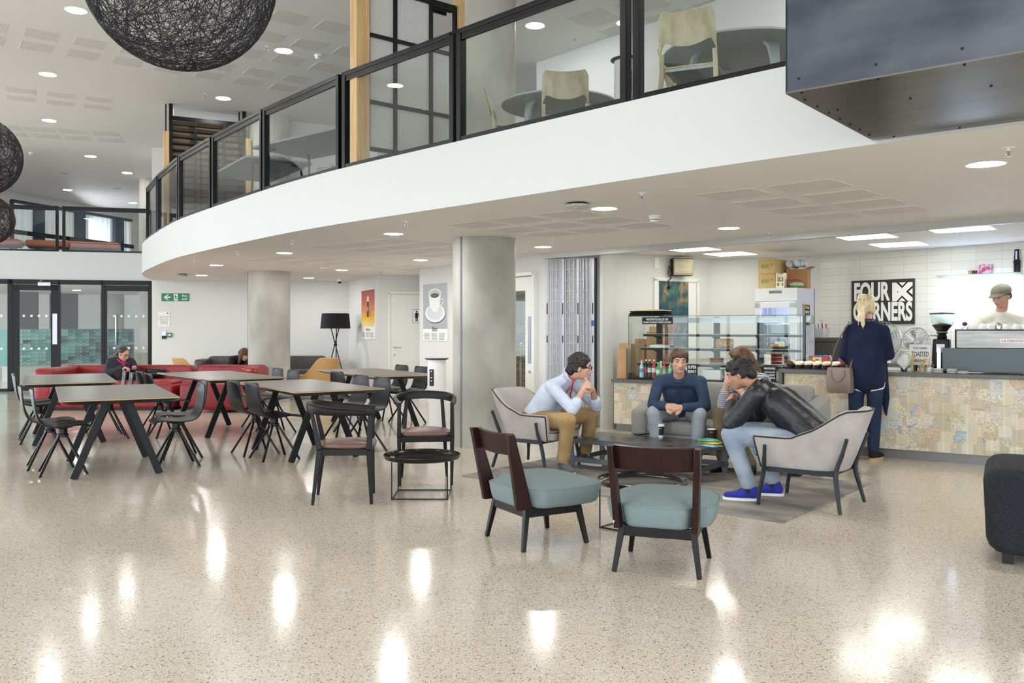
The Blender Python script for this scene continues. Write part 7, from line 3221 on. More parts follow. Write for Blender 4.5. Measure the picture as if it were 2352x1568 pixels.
def person(label, J, skin, kind):
    """J: joints in world coordinates; builds body, clothes, hair"""
    base = Vector((J['pel'][0], J['pel'][1], J.get('zf', 0.0)))
    root = thing('person', label, 'person', base, 0)
    off = -base
    V = {k: (Vector(v) + off if isinstance(v, (tuple, Vector)) and len(v) == 3 and k not in ('face', 'hup', 'lhd', 'rhd', 'lhn', 'rhn', 'lft', 'rft', 'side') else v) for k, v in J.items()}
    s = J.get('s', 1.0)
    b = MB()
    # torso
    pel, ch, nk = V['pel'], V['chest'], V['neck']
    side = Vector(J['side']).normalized()            # to the person's left
    b.cap(pel + side * 0.07, pel - side * 0.07, 0.105 * s, 0.105 * s)
    mid = pel.lerp(ch, 0.5)
    b.cap(pel, mid, 0.115 * s, 0.11 * s)
    b.cap(mid + side * 0.04, ch + side * 0.07, 0.10 * s, 0.10 * s)
    b.cap(mid - side * 0.04, ch - side * 0.07, 0.10 * s, 0.10 * s)
    b.cap(V['lsh'], V['rsh'], 0.052 * s, 0.052 * s)
    for k in ('l', 'r'):
        b.cap(nk.lerp(ch, 0.28), V[k + 'sh'], 0.045 * s, 0.042 * s)
    b.cap(ch, nk, 0.085 * s, 0.055 * s)
    hd = V['head']
    Q = basis(J['face'], J.get('hup', (0, 0, 1)))
    b.cap(nk, hd + Q @ Vector((0, -0.02, -0.06)), 0.056 * s, 0.052 * s)
    head_prims(b, hd, Q, s)
    for k in ('l', 'r'):
        b.cap(V[k + 'sh'], V[k + 'el'], 0.046 * s, 0.038 * s)
        b.cap(V[k + 'el'], V[k + 'wr'], 0.040 * s, 0.027 * s)
        hand_prims(b, V[k + 'wr'], J[k + 'hd'], J[k + 'hn'], (-1 if k == 'l' else 1) * J.get('hs', 1), J.get(k + 'curl', 0.5), s)
        b.cap(V[k + 'hip'], V[k + 'kn'], 0.082 * s, 0.056 * s)
        b.cap(V[k + 'kn'], V[k + 'an'], 0.055 * s, 0.038 * s)
        ft = Vector(J[k + 'ft']).normalized()
        b.cap(V[k + 'an'], V[k + 'an'] + ft * 0.09 - Vector((0, 0, 0.075)), 0.032, 0.02)
    body = remesh(b, 'body', skin, root, 0.0075, 5)
    return root, body, V, Q


def shirt(root, V, J, m, name='shirt', arm=1.0, s=1.0, ex=0.012, hem=0.10, puff=0.0, vox=0.012, smooth=7):
    """upper garment; arm = how far it runs along the forearm (1 = wrist, 0 = elbow)"""
    b = MB()
    side = Vector(J['side']).normalized()
    pel, ch, nk = V['pel'], V['chest'], V['neck']
    low = pel + (pel - ch).normalized() * (hem - 0.10)
    mid = low.lerp(ch, 0.5)
    for k in (-1, 1):
        b.cap(low + side * 0.065 * k, mid + side * 0.055 * k, 0.118 * s + ex + puff, 0.112 * s + ex + puff)
        b.cap(mid + side * 0.055 * k, ch + side * 0.075 * k, 0.112 * s + ex + puff, 0.104 * s + ex + puff)
    b.cap(V['lsh'], V['rsh'], 0.052 * s + ex, 0.052 * s + ex)
    for k in ('l', 'r'):
        b.cap(nk.lerp(ch, 0.18), V[k + 'sh'], 0.048 * s + ex, 0.046 * s + ex)
    b.cap(ch, nk.lerp(ch, 0.20), 0.085 * s + ex, 0.058 * s + ex)
    for k in ('l', 'r'):
        b.cap(V[k + 'sh'], V[k + 'el'], 0.050 * s + ex, 0.043 * s + ex)
        if arm > 0:
            e = V[k + 'el'].lerp(V[k + 'wr'], arm)
            b.cap(V[k + 'el'], e, 0.044 * s + ex, (0.044 - 0.013 * arm) * s + ex)
    return remesh(b, name, m, root, vox, smooth)


def trousers(root, V, J, m, s=1.0, ex=0.014, to=0.9, name='trousers', zmin=None):
    b = MB()
    side = Vector(J['side']).normalized()
    pel = V['pel']
    b.cap(pel + side * 0.075, pel - side * 0.075, 0.112 * s + ex, 0.112 * s + ex)
    for k in ('l', 'r'):
        b.cap(V[k + 'hip'], V[k + 'kn'], 0.086 * s + ex, 0.062 * s + ex)
        e = V[k + 'kn'].lerp(V[k + 'an'], to)
        b.cap(V[k + 'kn'], e, 0.062 * s + ex, 0.048 * s + ex)
    return remesh(b, name, m, root, 0.012, 6)


def hair(root, c, Q, m, blobs, vox=0.009, smooth=3, s=1.0, name='hair'):
    b = MB()
    for (x, y, z), r in blobs:
        if not isinstance(r, tuple):
            r = (r, r, r)
        b.ell(Vector(c) + Q @ Vector((x, y, z)) * s, tuple(q * s for q in r), Q, 14, 10)
    return remesh(b, name, m, root, vox, smooth)


def curls(n, seed, cap=((0, -0.02, 0.045), (0.088, 0.10, 0.085)), rr=(0.016, 0.026), ymax=0.06, zmin=-0.06):
    q = random.Random(seed)
    out = [((cap[0]), cap[1])]
    c, r = Vector(cap[0]), cap[1]
    while len(out) < n:
        d = Vector((q.gauss(0, 1), q.gauss(0, 1), q.gauss(0, 1))).normalized()
        p = c + Vector((d.x * r[0], d.y * r[1], d.z * r[2]))
        if p.z < zmin or (p.y > ymax and p.z < 0.055) or (p.y > 0.0 and p.z < 0.0):
            continue
        out.append((tuple(p), q.uniform(*rr)))
    return out




def neck_ring(V, r, th, span, up, name, m, root, sq):
    a = (V['neck'] - V['chest']).normalized()
    f = Vector((a.x, a.y, 0))
    f = (f - a * f.dot(a)).normalized()
    x = a.cross(f)
    c = V['neck'] + a * (up - 0.02)
    n = 24
    pts = []
    for i in range(n + (0 if span == 360 else 1)):
        t_ = R(90 + (360 - span) / 2 + span * i / n)
        pts.append(c + x * (r * math.cos(t_)) + f * (r * 1.05 * math.sin(t_)) - a * (0.022 * math.sin(t_)))
    b = MB()
    b.tube(pts, th, 8, closed=span == 360, sq=sq)
    return b.obj(name, m, root, smooth=60)

ZRUG = 0.0135

# ------------------------------------------------------------------ 1: pale blue shirt, in the left tub chair
C = Vector((0.235, 8.47))
F_ = Vector((0.81, -0.587)).normalized()          # towards the table
Lf = Vector((-F_.y, F_.x))                        # his left
def Pm(f, l, z):
    q = C + F_ * f + Lf * l
    return Vector((q.x, q.y, z))


J = dict(zf=ZRUG, pel=Pm(0.02, 0, 0.485), chest=Pm(0.22, 0, 0.745), neck=Pm(0.365, 0.01, 0.895), head=Pm(0.49, 0.025, 0.985),
         lsh=Pm(0.32, 0.17, 0.835), rsh=Pm(0.29, -0.175, 0.815), lel=Pm(0.54, 0.23, 0.605), rel=Pm(0.51, -0.15, 0.60), lwr=Pm(0.60, 0.06, 0.775), rwr=Pm(0.565, -0.05, 0.785),
         lhip=Pm(0.05, 0.10, 0.475), rhip=Pm(0.05, -0.11, 0.475), lkn=Pm(0.44, 0.31, 0.515), rkn=Pm(0.49, -0.19, 0.505), lan=Pm(0.32, 0.38, 0.125), ran=Pm(0.40, -0.14, 0.125),
         lhd=Vector((F_.x * 0.1, F_.y * 0.1, 0.5)) - Vector((Lf.x, Lf.y, 0)) * 0.75, rhd=Vector((F_.x * 0.2, F_.y * 0.2, 0.55)) + Vector((Lf.x, Lf.y, 0)) * 0.65,
         lhn=Vector((F_.x, F_.y, 0.35)), rhn=Vector((F_.x, F_.y, 0.4)), lcurl=0.85, rcurl=0.7,
         lft=(F_ * 0.95 - Lf * 0.1).to_3d(), rft=(F_ * 0.9 - Lf * 0.45).to_3d(), face=Vector((0.985, -0.16, -0.08)), side=Lf.to_3d())
root, body, V, Q = person('man with dark curly hair, pale blue shirt and tan trousers, chin resting on his hands', J, M_SKIN, 'm')
face_parts(body, V['head'], Q, 1.0, M_HDARK, M_DARK)
shirt(root, V, J, cloth('pale_blue_shirt', rgb(206, 214, 228), rgb(190, 201, 219), 0.85, 8, 0.6), arm=0.28)
neck_ring(V, 0.066, 0.02, 300, 0.04, 'collar', MATS['pale_blue_shirt'], root, (0.55, 1.3))
for k in ('l', 'r'):
    b = MB()
    b.cap(V[k + 'el'].lerp(V[k + 'wr'], 0.20), V[k + 'el'].lerp(V[k + 'wr'], 0.36), 0.060, 0.056)
    remesh(b, 'rolled_cuff', MATS['pale_blue_shirt'], root, 0.01, 2)
M_KHAKI = cloth('khaki_trousers', rgb(172, 142, 98), rgb(152, 124, 84), 0.85, 8)
trousers(root, V, J, M_KHAKI, to=0.86)
for k in ('l', 'r'):
    b = MB()
    e0, e1 = V[k + 'kn'].lerp(V[k + 'an'], 0.80), V[k + 'kn'].lerp(V[k + 'an'], 0.95)
    b.cap(e0, e1, 0.066, 0.065)
    remesh(b, 'turn_up', M_KHAKI, root, 0.012, 2)
    b = MB()
    b.cap(V[k + 'kn'].lerp(V[k + 'an'], 0.85), V[k + 'an'] - Vector((0, 0, 0.04)), 0.046, 0.045)
    remesh(b, 'sock', mat('navy_sock', rgb(38, 58, 108), 0.9) if 'navy_sock' not in MATS else MATS['navy_sock'], root, 0.01, 3)
    shoe(root, V[k + 'an'], J[k + 'ft'], mat('grey_canvas', rgb(92, 92, 92), 0.8) if 'grey_canvas' not in MATS else MATS['grey_canvas'], M_PAPER, laces=M_DARK)
hair(root, V['head'], Q, M_HDARK, curls(170, 4, rr=(0.011, 0.019)) + [((0, -0.085, -0.03), (0.07, 0.045, 0.06)), ((0.074, -0.035, 0.0), (0.016, 0.04, 0.05)), ((-0.074, -0.035, 0.0), (0.016, 0.04, 0.05))] + [((0.05 * math.sin(k), -0.115 - 0.01 * math.cos(k * 3), -0.06 + 0.012 * (k % 5)), 0.02) for k in range(14)], 0.0065, 1)
b = MB()
b.tube([V['neck'] + Vector((0, 0, 0.03)) + Q @ Vector((-0.075, -0.02, 0)), V['neck'] + Q @ Vector((-0.10, 0.06, -0.03)), V['chest'] + Vector((F_.x * 0.135, F_.y * 0.135, -0.03)) - Lf.to_3d() * 0.05, V['chest'] + Vector((F_.x * 0.20, F_.y * 0.20, -0.24))], 0.006, 6)
b.tube([V['neck'] + Vector((0, 0, 0.03)) + Q @ Vector((0.075, -0.02, 0)), V['neck'] + Q @ Vector((0.10, 0.06, -0.03)), V['chest'] + Vector((F_.x * 0.14, F_.y * 0.14, -0.03)) + Lf.to_3d() * 0.05, V['chest'] + Vector((F_.x * 0.20, F_.y * 0.20, -0.24))], 0.006, 6)
b.ell(V['chest'] + Vector((F_.x * 0.2, F_.y * 0.2, -0.26)), (0.02, 0.02, 0.03))
b.obj('lanyard', M_RED, root)

# ------------------------------------------------------------------ 2: blue jumper on the sofa
def sofa_frame(a, n):
    return uv(a, n)


FB = -NV_                                          # sofa looks this way
LB_ = Vector((-FB.y, FB.x))
C2 = Vector((1.74, 8.83))


def Ps(C_, F, f, l, z):
    L_ = Vector((-F.y, F.x))
    q = C_ + F * f + L_ * l
    return Vector((q.x, q.y, z))


F2 = Vector((-0.30, -0.95)).normalized()
P2 = lambda f, l, z: Ps(C2, F2, f, l, z)
L2 = Vector((-F2.y, F2.x)).to_3d()
J = dict(zf=ZRUG, pel=P2(0, 0, 0.515), chest=P2(0.24, 0, 0.75), neck=P2(0.39, 0, 0.90), head=P2(0.475, 0.01, 1.035),
         lsh=P2(0.35, 0.20, 0.835), rsh=P2(0.35, -0.20, 0.835), lel=P2(0.40, 0.255, 0.60), rel=P2(0.40, -0.255, 0.60), lwr=P2(0.56, 0.05, 0.60), rwr=P2(0.56, -0.10, 0.61),
         lhip=P2(0.04, 0.10, 0.50), rhip=P2(0.04, -0.10, 0.50), lkn=P2(0.47, 0.20, 0.53), rkn=P2(0.47, -0.23, 0.53), lan=P2(0.42, 0.17, 0.12), ran=P2(0.42, -0.19, 0.12),
         lhd=(-L2 * 0.8 + F2.to_3d() * 0.5), rhd=(L2 * 0.75 + F2.to_3d() * 0.5), lhn=F2.to_3d() * 0.6 + Vector((0, 0, 0.7)), rhn=F2.to_3d() * 0.6 + Vector((0, 0, 0.6)), lcurl=0.75, rcurl=0.6,
         lft=F2.to_3d(), rft=F2.to_3d(), face=Vector((-0.02, -1, -0.10)), side=L2)
root, body, V, Q = person('man in dark blue jumper and grey jeans on the grey sofa, hands clasped', J, M_SKIN, 'm')
face_parts(body, V['head'], Q, 1.0, M_HBROWN)
shirt(root, V, J, cloth('navy_jumper', rgb(58, 74, 98), rgb(48, 62, 84), 0.9, 6, 0.5), 'jumper', arm=0.93)
neck_ring(V, 0.068, 0.013, 360, 0.02, 'neckband', MATS['navy_jumper'], root, None)
trousers(root, V, J, cloth('pale_grey_jeans', rgb(170, 174, 180), rgb(150, 156, 164), 0.85, 7), to=0.95)
for k in ('l', 'r'):
    shoe(root, V[k + 'an'], J[k + 'ft'], mat('beige_canvas', rgb(150, 146, 134), 0.8) if 'beige_canvas' not in MATS else MATS['beige_canvas'], M_PAPER)
hair(root, V['head'], Q, M_HBROWN, [((0, -0.02, 0.05), (0.086, 0.10, 0.08)), ((0, -0.075, 0.0), (0.07, 0.05, 0.07))] + [((-0.068 + 0.015 * k, 0.066 - 0.006 * abs(k - 4.5), 0.066 - 0.004 * (k % 3)), (0.018, 0.026, 0.03)) for k in range(10)] + [((s_ * 0.076, 0.012, 0.02), (0.014, 0.035, 0.04)) for s_ in (-1, 1)] + [((s_ * 0.078, -0.04, 0.0), (0.014, 0.04, 0.05)) for s_ in (-1, 1)], 0.008, 3)

# ------------------------------------------------------------------ 3: long haired sitter on the sofa, half hidden
C3 = uv(1.50, 1.10)
F3 = Vector((-0.72, -0.70)).normalized()
P3 = lambda f, l, z: Ps(C3, F3, f, l, z)
L3 = Vector((-F3.y, F3.x)).to_3d()
J = dict(zf=ZRUG, pel=P3(0, 0, 0.52), chest=P3(0.19, 0, 0.79), neck=P3(0.31, 0, 0.95), head=P3(0.39, 0.0, 1.055),
         lsh=P3(0.26, 0.17, 0.875), rsh=P3(0.26, -0.17, 0.875), lel=P3(0.45, 0.22, 0.64), rel=P3(0.47, -0.14, 0.64), lwr=P3(0.53, 0.05, 0.81), rwr=P3(0.53, -0.06, 0.83),
         lhip=P3(0.04, 0.09, 0.51), rhip=P3(0.04, -0.09, 0.51), lkn=P3(0.47, 0.13, 0.55), rkn=P3(0.46, -0.17, 0.55), lan=P3(0.44, 0.14, 0.12), ran=P3(0.40, -0.18, 0.12),
         lhd=Vector((0, 0, 1)) - L3 * 0.5, rhd=Vector((0, 0, 1)) + L3 * 0.4, lhn=F3.to_3d(), rhn=F3.to_3d(), lcurl=0.8, rcurl=0.8,
         lft=F3.to_3d(), rft=F3.to_3d(), face=Vector((-0.85, -0.45, -0.28)), side=L3)
root, body, V, Q = person('person with long brown hair and striped top on the sofa behind the leather jacket', J, M_SKIN, 'f')
face_parts(body, V['head'], Q, 1.0, M_HBROWN)
M_STRIPE = mat('striped_top', rgb(176, 172, 178), 0.85)
t = NT(M_STRIPE)
sp = t.sep(t.mapping('Object'))
w_ = t.math('FRACT', t.math('MULTIPLY', t.math('ADD', sp[2], t.math('MULTIPLY', t.noise(None, 3, 2), 0.05)), 55))
t.color(t.mix(t.math('LESS_THAN', w_, 0.4), rgb(190, 186, 192), rgb(104, 102, 116)))
shirt(root, V, J, M_STRIPE, 'striped_top', arm=0.6)
trousers(root, V, J, cloth('olive_trousers', rgb(116, 102, 74), rgb(100, 88, 62), 0.85, 7), to=0.95)
for k in ('l', 'r'):
    shoe(root, V[k + 'an'], J[k + 'ft'], mat('black_trainer', rgb(24, 23, 25), 0.6) if 'black_trainer' not in MATS else MATS['black_trainer'], M_DARK, laces=M_RED)
hair(root, V['head'], Q, M_HLONG, [((0, -0.02, 0.045), (0.09, 0.104, 0.086)), ((0, -0.09, -0.01), (0.078, 0.06, 0.08)), ((0.0, -0.135, -0.10), (0.066, 0.05, 0.09)), ((0.0, -0.16, -0.18), (0.055, 0.045, 0.08)), ((0.02, -0.165, -0.26), (0.04, 0.035, 0.07)), ((0.072, -0.01, 0.0), (0.02, 0.06, 0.07)), ((-0.072, -0.01, 0.0), (0.02, 0.06, 0.07)), ((0.0, 0.045, 0.085), (0.07, 0.05, 0.03))], 0.009, 3)

# ------------------------------------------------------------------ 4: leather jacket, in the right tub chair
C4 = Vector((2.30, 6.68))
F4 = Vector((-0.79, 0.61)).normalized()
P4 = lambda f, l, z: Ps(C4, F4, f, l, z)
L4 = Vector((-F4.y, F4.x)).to_3d()
J = dict(zf=ZRUG, pel=P4(-0.06, -0.02, 0.50), chest=P4(0.24, 0.0, 0.765), neck=P4(0.43, 0.03, 0.905), head=P4(0.555, 0.06, 0.99),
         lsh=P4(0.36, 0.20, 0.845), rsh=P4(0.36, -0.17, 0.84), lel=P4(0.55, 0.24, 0.60), rel=P4(0.53, -0.17, 0.60), lwr=P4(0.62, 0.05, 0.74), rwr=P4(0.62, -0.04, 0.73),
         lhip=P4(0.02, 0.09, 0.485), rhip=P4(0.02, -0.11, 0.485), lkn=P4(0.55, 0.25, 0.525), rkn=P4(0.53, -0.11, 0.525), lan=P4(0.42, 0.19, 0.12), ran=P4(0.34, -0.12, 0.12),
         lhd=(-L4 * 0.6 + F4.to_3d() * 0.4 + Vector((0, 0, 0.5))), rhd=(L4 * 0.5 + F4.to_3d() * 0.4 + Vector((0, 0, 0.5))), lhn=F4.to_3d() + Vector((0, 0, 0.5)), rhn=F4.to_3d() + Vector((0, 0, 0.5)), lcurl=0.8, rcurl=0.7,
         lft=(F4.to_3d() * 0.9 - Vector((0.35, 0.25, 0))), rft=(F4.to_3d() * 0.9 - Vector((0.2, 0.2, 0))), face=Vector((-0.86, 0.40, -0.38)), side=L4)
root, body, V, Q = person('man in a black leather jacket and pale jeans leaning forward in the right tub chair', J, M_SKIN2, 'm')
face_parts(body, V['head'], Q, 1.0, M_HBLACK)
M_LJ = mottled('black_leather', rgb(22, 23, 29), rgb(32, 33, 40), 7, 0.4, 4, bump=0.35, bscale=15, bdist=0.02, spec=0.5)
jk = shirt(root, V, J, M_LJ, 'leather_jacket', arm=0.95, ex=0.03)
b = MB()
for k in (-1, 1):
    b.tube([V['neck'] + Q @ Vector((k * 0.07, -0.055, 0.01)), V['neck'] + Q @ Vector((k * 0.075, 0.01, -0.012)), V['neck'] + Q @ Vector((k * 0.04, 0.075, -0.05))], [0.02, 0.022, 0.016], 8)
b.tube([V['neck'] + Q @ Vector((-0.07, -0.055, 0.01)), V['neck'] + Q @ Vector((0, -0.085, 0.012)), V['neck'] + Q @ Vector((0.07, -0.055, 0.01))], [0.02, 0.022, 0.02], 8)
b.obj('collar', M_LJ, jk, smooth=60)
M_JEAN = cloth('pale_jeans', rgb(166, 176, 188), rgb(138, 150, 167), 0.85, 6, 0.6)
trousers(root, V, J, M_JEAN, to=0.93)
for k in ('l', 'r'):
    b = MB()
    b.cap(V[k + 'kn'].lerp(V[k + 'an'], 0.88), V[k + 'an'] - Vector((0, 0, 0.04)), 0.045, 0.045)
    remesh(b, 'sock', MATS['black_trainer'], root, 0.01, 3)
    shoe(root, V[k + 'an'], J[k + 'ft'], mat('royal_blue_shoe', rgb(38, 46, 150), 0.75) if 'royal_blue_shoe' not in MATS else MATS['royal_blue_shoe'], M_PAPER, laces=MATS['royal_blue_shoe'])
hair(root, V['head'], Q, M_HBLACK, curls(70, 9, ((0, -0.02, 0.05), (0.086, 0.102, 0.08)), (0.013, 0.02)) + [((0, -0.085, -0.02), (0.07, 0.045, 0.07)), ((0.075, -0.03, 0.0), (0.015, 0.045, 0.05)), ((-0.075, -0.03, 0.0), (0.015, 0.045, 0.05))], 0.008, 3)

# ------------------------------------------------------------------ 5: woman standing at the counter
C5 = Vector((3.66, 9.0))
F5 = Vector((0.50, 0.87)).normalized()
P5 = lambda f, l, z: Ps(C5, F5, f, l, z)
L5 = Vector((-F5.y, F5.x)).to_3d()
J = dict(zf=0.0, pel=P5(0, 0, 0.93), chest=P5(0.03, 0.0, 1.24), neck=P5(0.05, 0.0, 1.43), head=P5(0.09, 0.0, 1.56),
         lsh=P5(0.03, 0.165, 1.335), rsh=P5(0.03, -0.165, 1.335), lel=P5(0.02, 0.215, 1.07), rel=P5(0.06, -0.215, 1.08), lwr=P5(0.20, 0.17, 0.97), rwr=P5(0.24, -0.15, 1.16),
         lhip=P5(0, 0.09, 0.90), rhip=P5(0, -0.09, 0.90), lkn=P5(0.0, 0.10, 0.49), rkn=P5(0.0, -0.08, 0.49), lan=P5(-0.02, 0.11, 0.10), ran=P5(0.0, -0.07, 0.10),
         lhd=F5.to_3d() + Vector((0, 0, -0.15)), rhd=F5.to_3d() * 0.7 + Vector((0, 0, 0.5)), lhn=Vector((0, 0, 1)), rhn=-L5 + Vector((0, 0, 0.3)), lcurl=0.5, rcurl=0.7,
         lft=F5.to_3d() + L5 * 0.2, rft=F5.to_3d() - L5 * 0.3, face=Vector((0.80, 0.6, -0.05)), side=L5, s=0.95)
root, body, V, Q = person('woman with pinned up blond hair and navy cardigan standing at the counter', J, M_SKIN, 'f')
face_parts(body, V['head'], Q, 0.95, M_HBROWN)
M_CARD_N = cloth('navy_cardigan', rgb(20, 26, 50), rgb(26, 34, 62), 0.9, 6, 0.5)
b = MB()
side = L5
fw = F5.to_3d()
pel, ch, nk = V['pel'], V['chest'], V['neck']
for k in (-1, 1):
    b.cap(pel + side * 0.075 * k + Vector((0, 0, -0.12)) - fw * 0.02, pel + side * 0.065 * k + Vector((0, 0, 0.15)), 0.115, 0.112)
    b.cap(pel + side * 0.065 * k + Vector((0, 0, 0.15)), ch + side * 0.075 * k, 0.112, 0.112)
b.cap(V['lsh'], V['rsh'], 0.058, 0.058)
for k in ('l', 'r'):
    b.cap(nk.lerp(ch, 0.1), V[k + 'sh'], 0.06, 0.05)
b.cap(ch, nk.lerp(ch, 0.15), 0.092, 0.068)
b.cap(pel + Vector((0, 0, -0.12)) - fw * 0.02, pel + Vector((0, 0, 0.1)), 0.128, 0.122)
b.cap(pel + Vector((0, 0, 0.1)), ch, 0.122, 0.108)
for k in ('l', 'r'):
    b.cap(V[k + 'sh'], V[k + 'el'], 0.060, 0.056)
    b.cap(V[k + 'el'], V[k + 'el'].lerp(V[k + 'wr'], 0.85), 0.056, 0.044)
# hanging front corner at her right
b.cap(pel - side * 0.13 + fw * 0.06 + Vector((0, 0, 0.05)), pel - side * 0.17 + fw * 0.10 + Vector((0, 0, -0.30)), 0.07, 0.045)
b.cap(pel - side * 0.17 + fw * 0.10 + Vector((0, 0, -0.30)), pel - side * 0.18 + fw * 0.10 + Vector((0, 0, -0.48)), 0.045, 0.012)
cg = remesh(b, 'cardigan', M_CARD_N, root, 0.012, 7)
b = MB()
for k in (-1, 1):
    b.cap(pel + side * 0.07 * k + Vector((0, 0, -0.14)), pel + side * 0.07 * k + Vector((0, 0, 0.1)), 0.117, 0.105)
remesh(b, 'white_top', M_PAPER, root, 0.012, 4)
b = MB()
n_ = 18
b.tube([nk + Q @ Vector((0.07 * math.cos(2 * PI * i / n_), 0.0 + 0.07 * math.sin(2 * PI * i / n_), -0.0)) for i in range(n_)], 0.02, 8, closed=True)
b.obj('scarf', mottled('navy_scarf', rgb(36, 44, 70), rgb(120, 124, 136), 40, 0.9, 3, lo=0.52, hi=0.6), root)
trousers(root, V, J, cloth('dark_jeans', rgb(40, 54, 80), rgb(28, 40, 62), 0.85, 6, 0.5), s=0.92, to=0.97)
for k in ('l', 'r'):
    shoe(root, V[k + 'an'], J[k + 'ft'], mat('black_suede', rgb(20, 19, 20), 0.9) if 'black_suede' not in MATS else MATS['black_suede'], M_TAN, L=0.25)
q_ = random.Random(3)
blobs = [((0, -0.02, 0.045), (0.088, 0.10, 0.085)), ((0, -0.09, 0.0), (0.075, 0.05, 0.08)), ((0.0, -0.075, 0.115), (0.05, 0.045, 0.04)), ((0, -0.11, -0.085), (0.045, 0.03, 0.07)), ((0.02, -0.11, -0.16), (0.026, 0.02, 0.055)), ((0.072, -0.03, 0.0), (0.02, 0.05, 0.06)), ((-0.074, -0.03, 0.0), (0.02, 0.05, 0.06))]
for k in range(40):
    a_ = q_.uniform(0, 2 * PI)
    blobs.append(((0.075 * math.cos(a_), -0.06 + 0.06 * math.sin(a_), q_.uniform(0.02, 0.13)), (q_.uniform(0.01, 0.02), q_.uniform(0.01, 0.02), q_.uniform(0.015, 0.04))))
for k in range(10):
    blobs.append(((q_.uniform(-0.04, 0.05), -0.125, q_.uniform(-0.2, -0.08)), (0.008, 0.008, 0.04)))
hair(root, V['head'], Q, M_HBLOND, blobs, 0.008, 2, 0.95)
WOMAN_SH = V['lsh'] + root.location
# handbag hanging from her left shoulder
bp = P5(-0.13, 0.235, 0.685)
o = thing('handbag', 'taupe leather handbag hanging from the standing woman\'s shoulder', 'handbag', bp, math.atan2(F5.y, F5.x) - PI / 2 + R(-12))
M_TAUPE = mottled('taupe_leather', rgb(142, 124, 112), rgb(124, 107, 96), 6, 0.42, 4, bump=0.15, bscale=20, bdist=0.01)
b = MB()
loft(b, rounded([(-0.125, -0.065), (0.125, -0.065), (0.125, 0.065), (-0.125, 0.065)], 0.03), [(0.0, 0.012), (0.012, 0.0), (0.14, -0.006), (0.26, 0.01), (0.262, 0.02), (0.20, 0.026)])
b.obj('bag_body', M_TAUPE, o, smooth=40)
for y in (-0.062, 0.062):
    b = MB()
    b.tube([(-0.07, y, 0.235), (-0.066, y * 1.25, 0.17), (-0.02, y * 1.35, 0.115), (0.03, y * 1.35, 0.13), (0.07, y * 1.25, 0.2), (0.07, y, 0.24)], 0.008, 8)
    b.obj('handle', M_TAUPE, o)
iv = Matrix.Rotation(-o.rotation_euler.z, 3, 'Z')
shp = iv @ (WOMAN_SH + Vector((0, 0, 0.085)) - Vector(bp))
b = MB()
b.tube(catmull([Vector((-0.1, 0, 0.25)), (Vector((-0.1, 0, 0.25)).lerp(shp, 0.5) + Vector((-0.02, -0.05, 0))), shp + Vector((0, -0.055, -0.03)), shp + Vector((0, 0.0, 0.006)), shp + Vector((0, 0.07, -0.05)), (Vector((0.1, 0.0, 0.25)).lerp(shp, 0.5) + Vector((0.04, 0.07, 0))), Vector((0.1, 0, 0.25))], 5), 0.011, 8, sq=(0.35, 1.2))
b.obj('shoulder_strap', M_TAUPE, o, smooth=60)

# ------------------------------------------------------------------ 6: barista behind the machine
C6 = Vector((5.22, 9.28))
F6 = Vector((-0.55, -0.83)).normalized()
P6 = lambda f, l, z: Ps(C6, F6, f, l, z)
L6 = Vector((-F6.y, F6.x)).to_3d()
J = dict(zf=0.0, pel=P6(-0.02, 0, 0.96), chest=P6(0.02, 0.0, 1.30), neck=P6(0.05, 0.0, 1.54), head=P6(0.11, 0.0, 1.69),
         lsh=P6(0.02, 0.20, 1.45), rsh=P6(0.02, -0.20, 1.45), lel=P6(0.10, 0.27, 1.14), rel=P6(0.10, -0.27, 1.14), lwr=P6(0.32, 0.16, 1.06), rwr=P6(0.32, -0.16, 1.06),
         lhip=P6(-0.02, 0.1, 0.93), rhip=P6(-0.02, -0.1, 0.93), lkn=P6(0.0, 0.11, 0.5), rkn=P6(0.0, -0.11, 0.5), lan=P6(-0.03, 0.12, 0.1), ran=P6(-0.03, -0.12, 0.1),
         lhd=F6.to_3d(), rhd=F6.to_3d(), lhn=Vector((0, 0, 1)), rhn=Vector((0, 0, 1)), lft=F6.to_3d(), rft=F6.to_3d(), face=Vector((-0.86, -0.40, -0.32)), side=L6)
root, body, V, Q = person('barista in a grey cap and cream top working behind the espresso machine', J, M_SKIN, 'm')
face_parts(body, V['head'], Q, 1.0, M_HBROWN)
shirt(root, V, J, cloth('cream_top', rgb(228, 224, 210), rgb(214, 210, 196), 0.9, 6), 'tshirt', arm=0.0)
trousers(root, V, J, MATS['dark_jeans'], to=0.97)
for k in ('l', 'r'):
    shoe(root, V[k + 'an'], J[k + 'ft'], MATS['black_suede'], M_DARK)
M_CAP = cloth('grey_cap', rgb(122, 122, 108), rgb(110, 110, 96), 0.9, 8)
b = MB()
b.ell(V['head'] + Q @ Vector((0, -0.018, 0.055)), (0.094, 0.112, 0.075), Q, 20, 12)
b.ell(V['head'] + Q @ Vector((0, -0.018, 0.035)), (0.096, 0.114, 0.03), Q, 20, 8)
cp_ = remesh(b, 'cap', M_CAP, root, 0.009, 3)
b = MB()
grid = []
for i in range(4):
    f = i / 3
    grid.append([V['head'] + Q @ Vector((0.088 * (1 - 0.15 * f) * u_, 0.085 + (0.075 * f) * math.sqrt(max(0, 1 - 0.75 * u_ * u_)) - 0.05 * u_ * u_, 0.042 - 0.022 * f + 0.012 * (1 - u_ * u_))) for u_ in [k / 5 - 1 for k in range(11)]])
b.sheet(grid, 0.005)
b.obj('cap_peak', M_CAP, cp_, smooth=60)
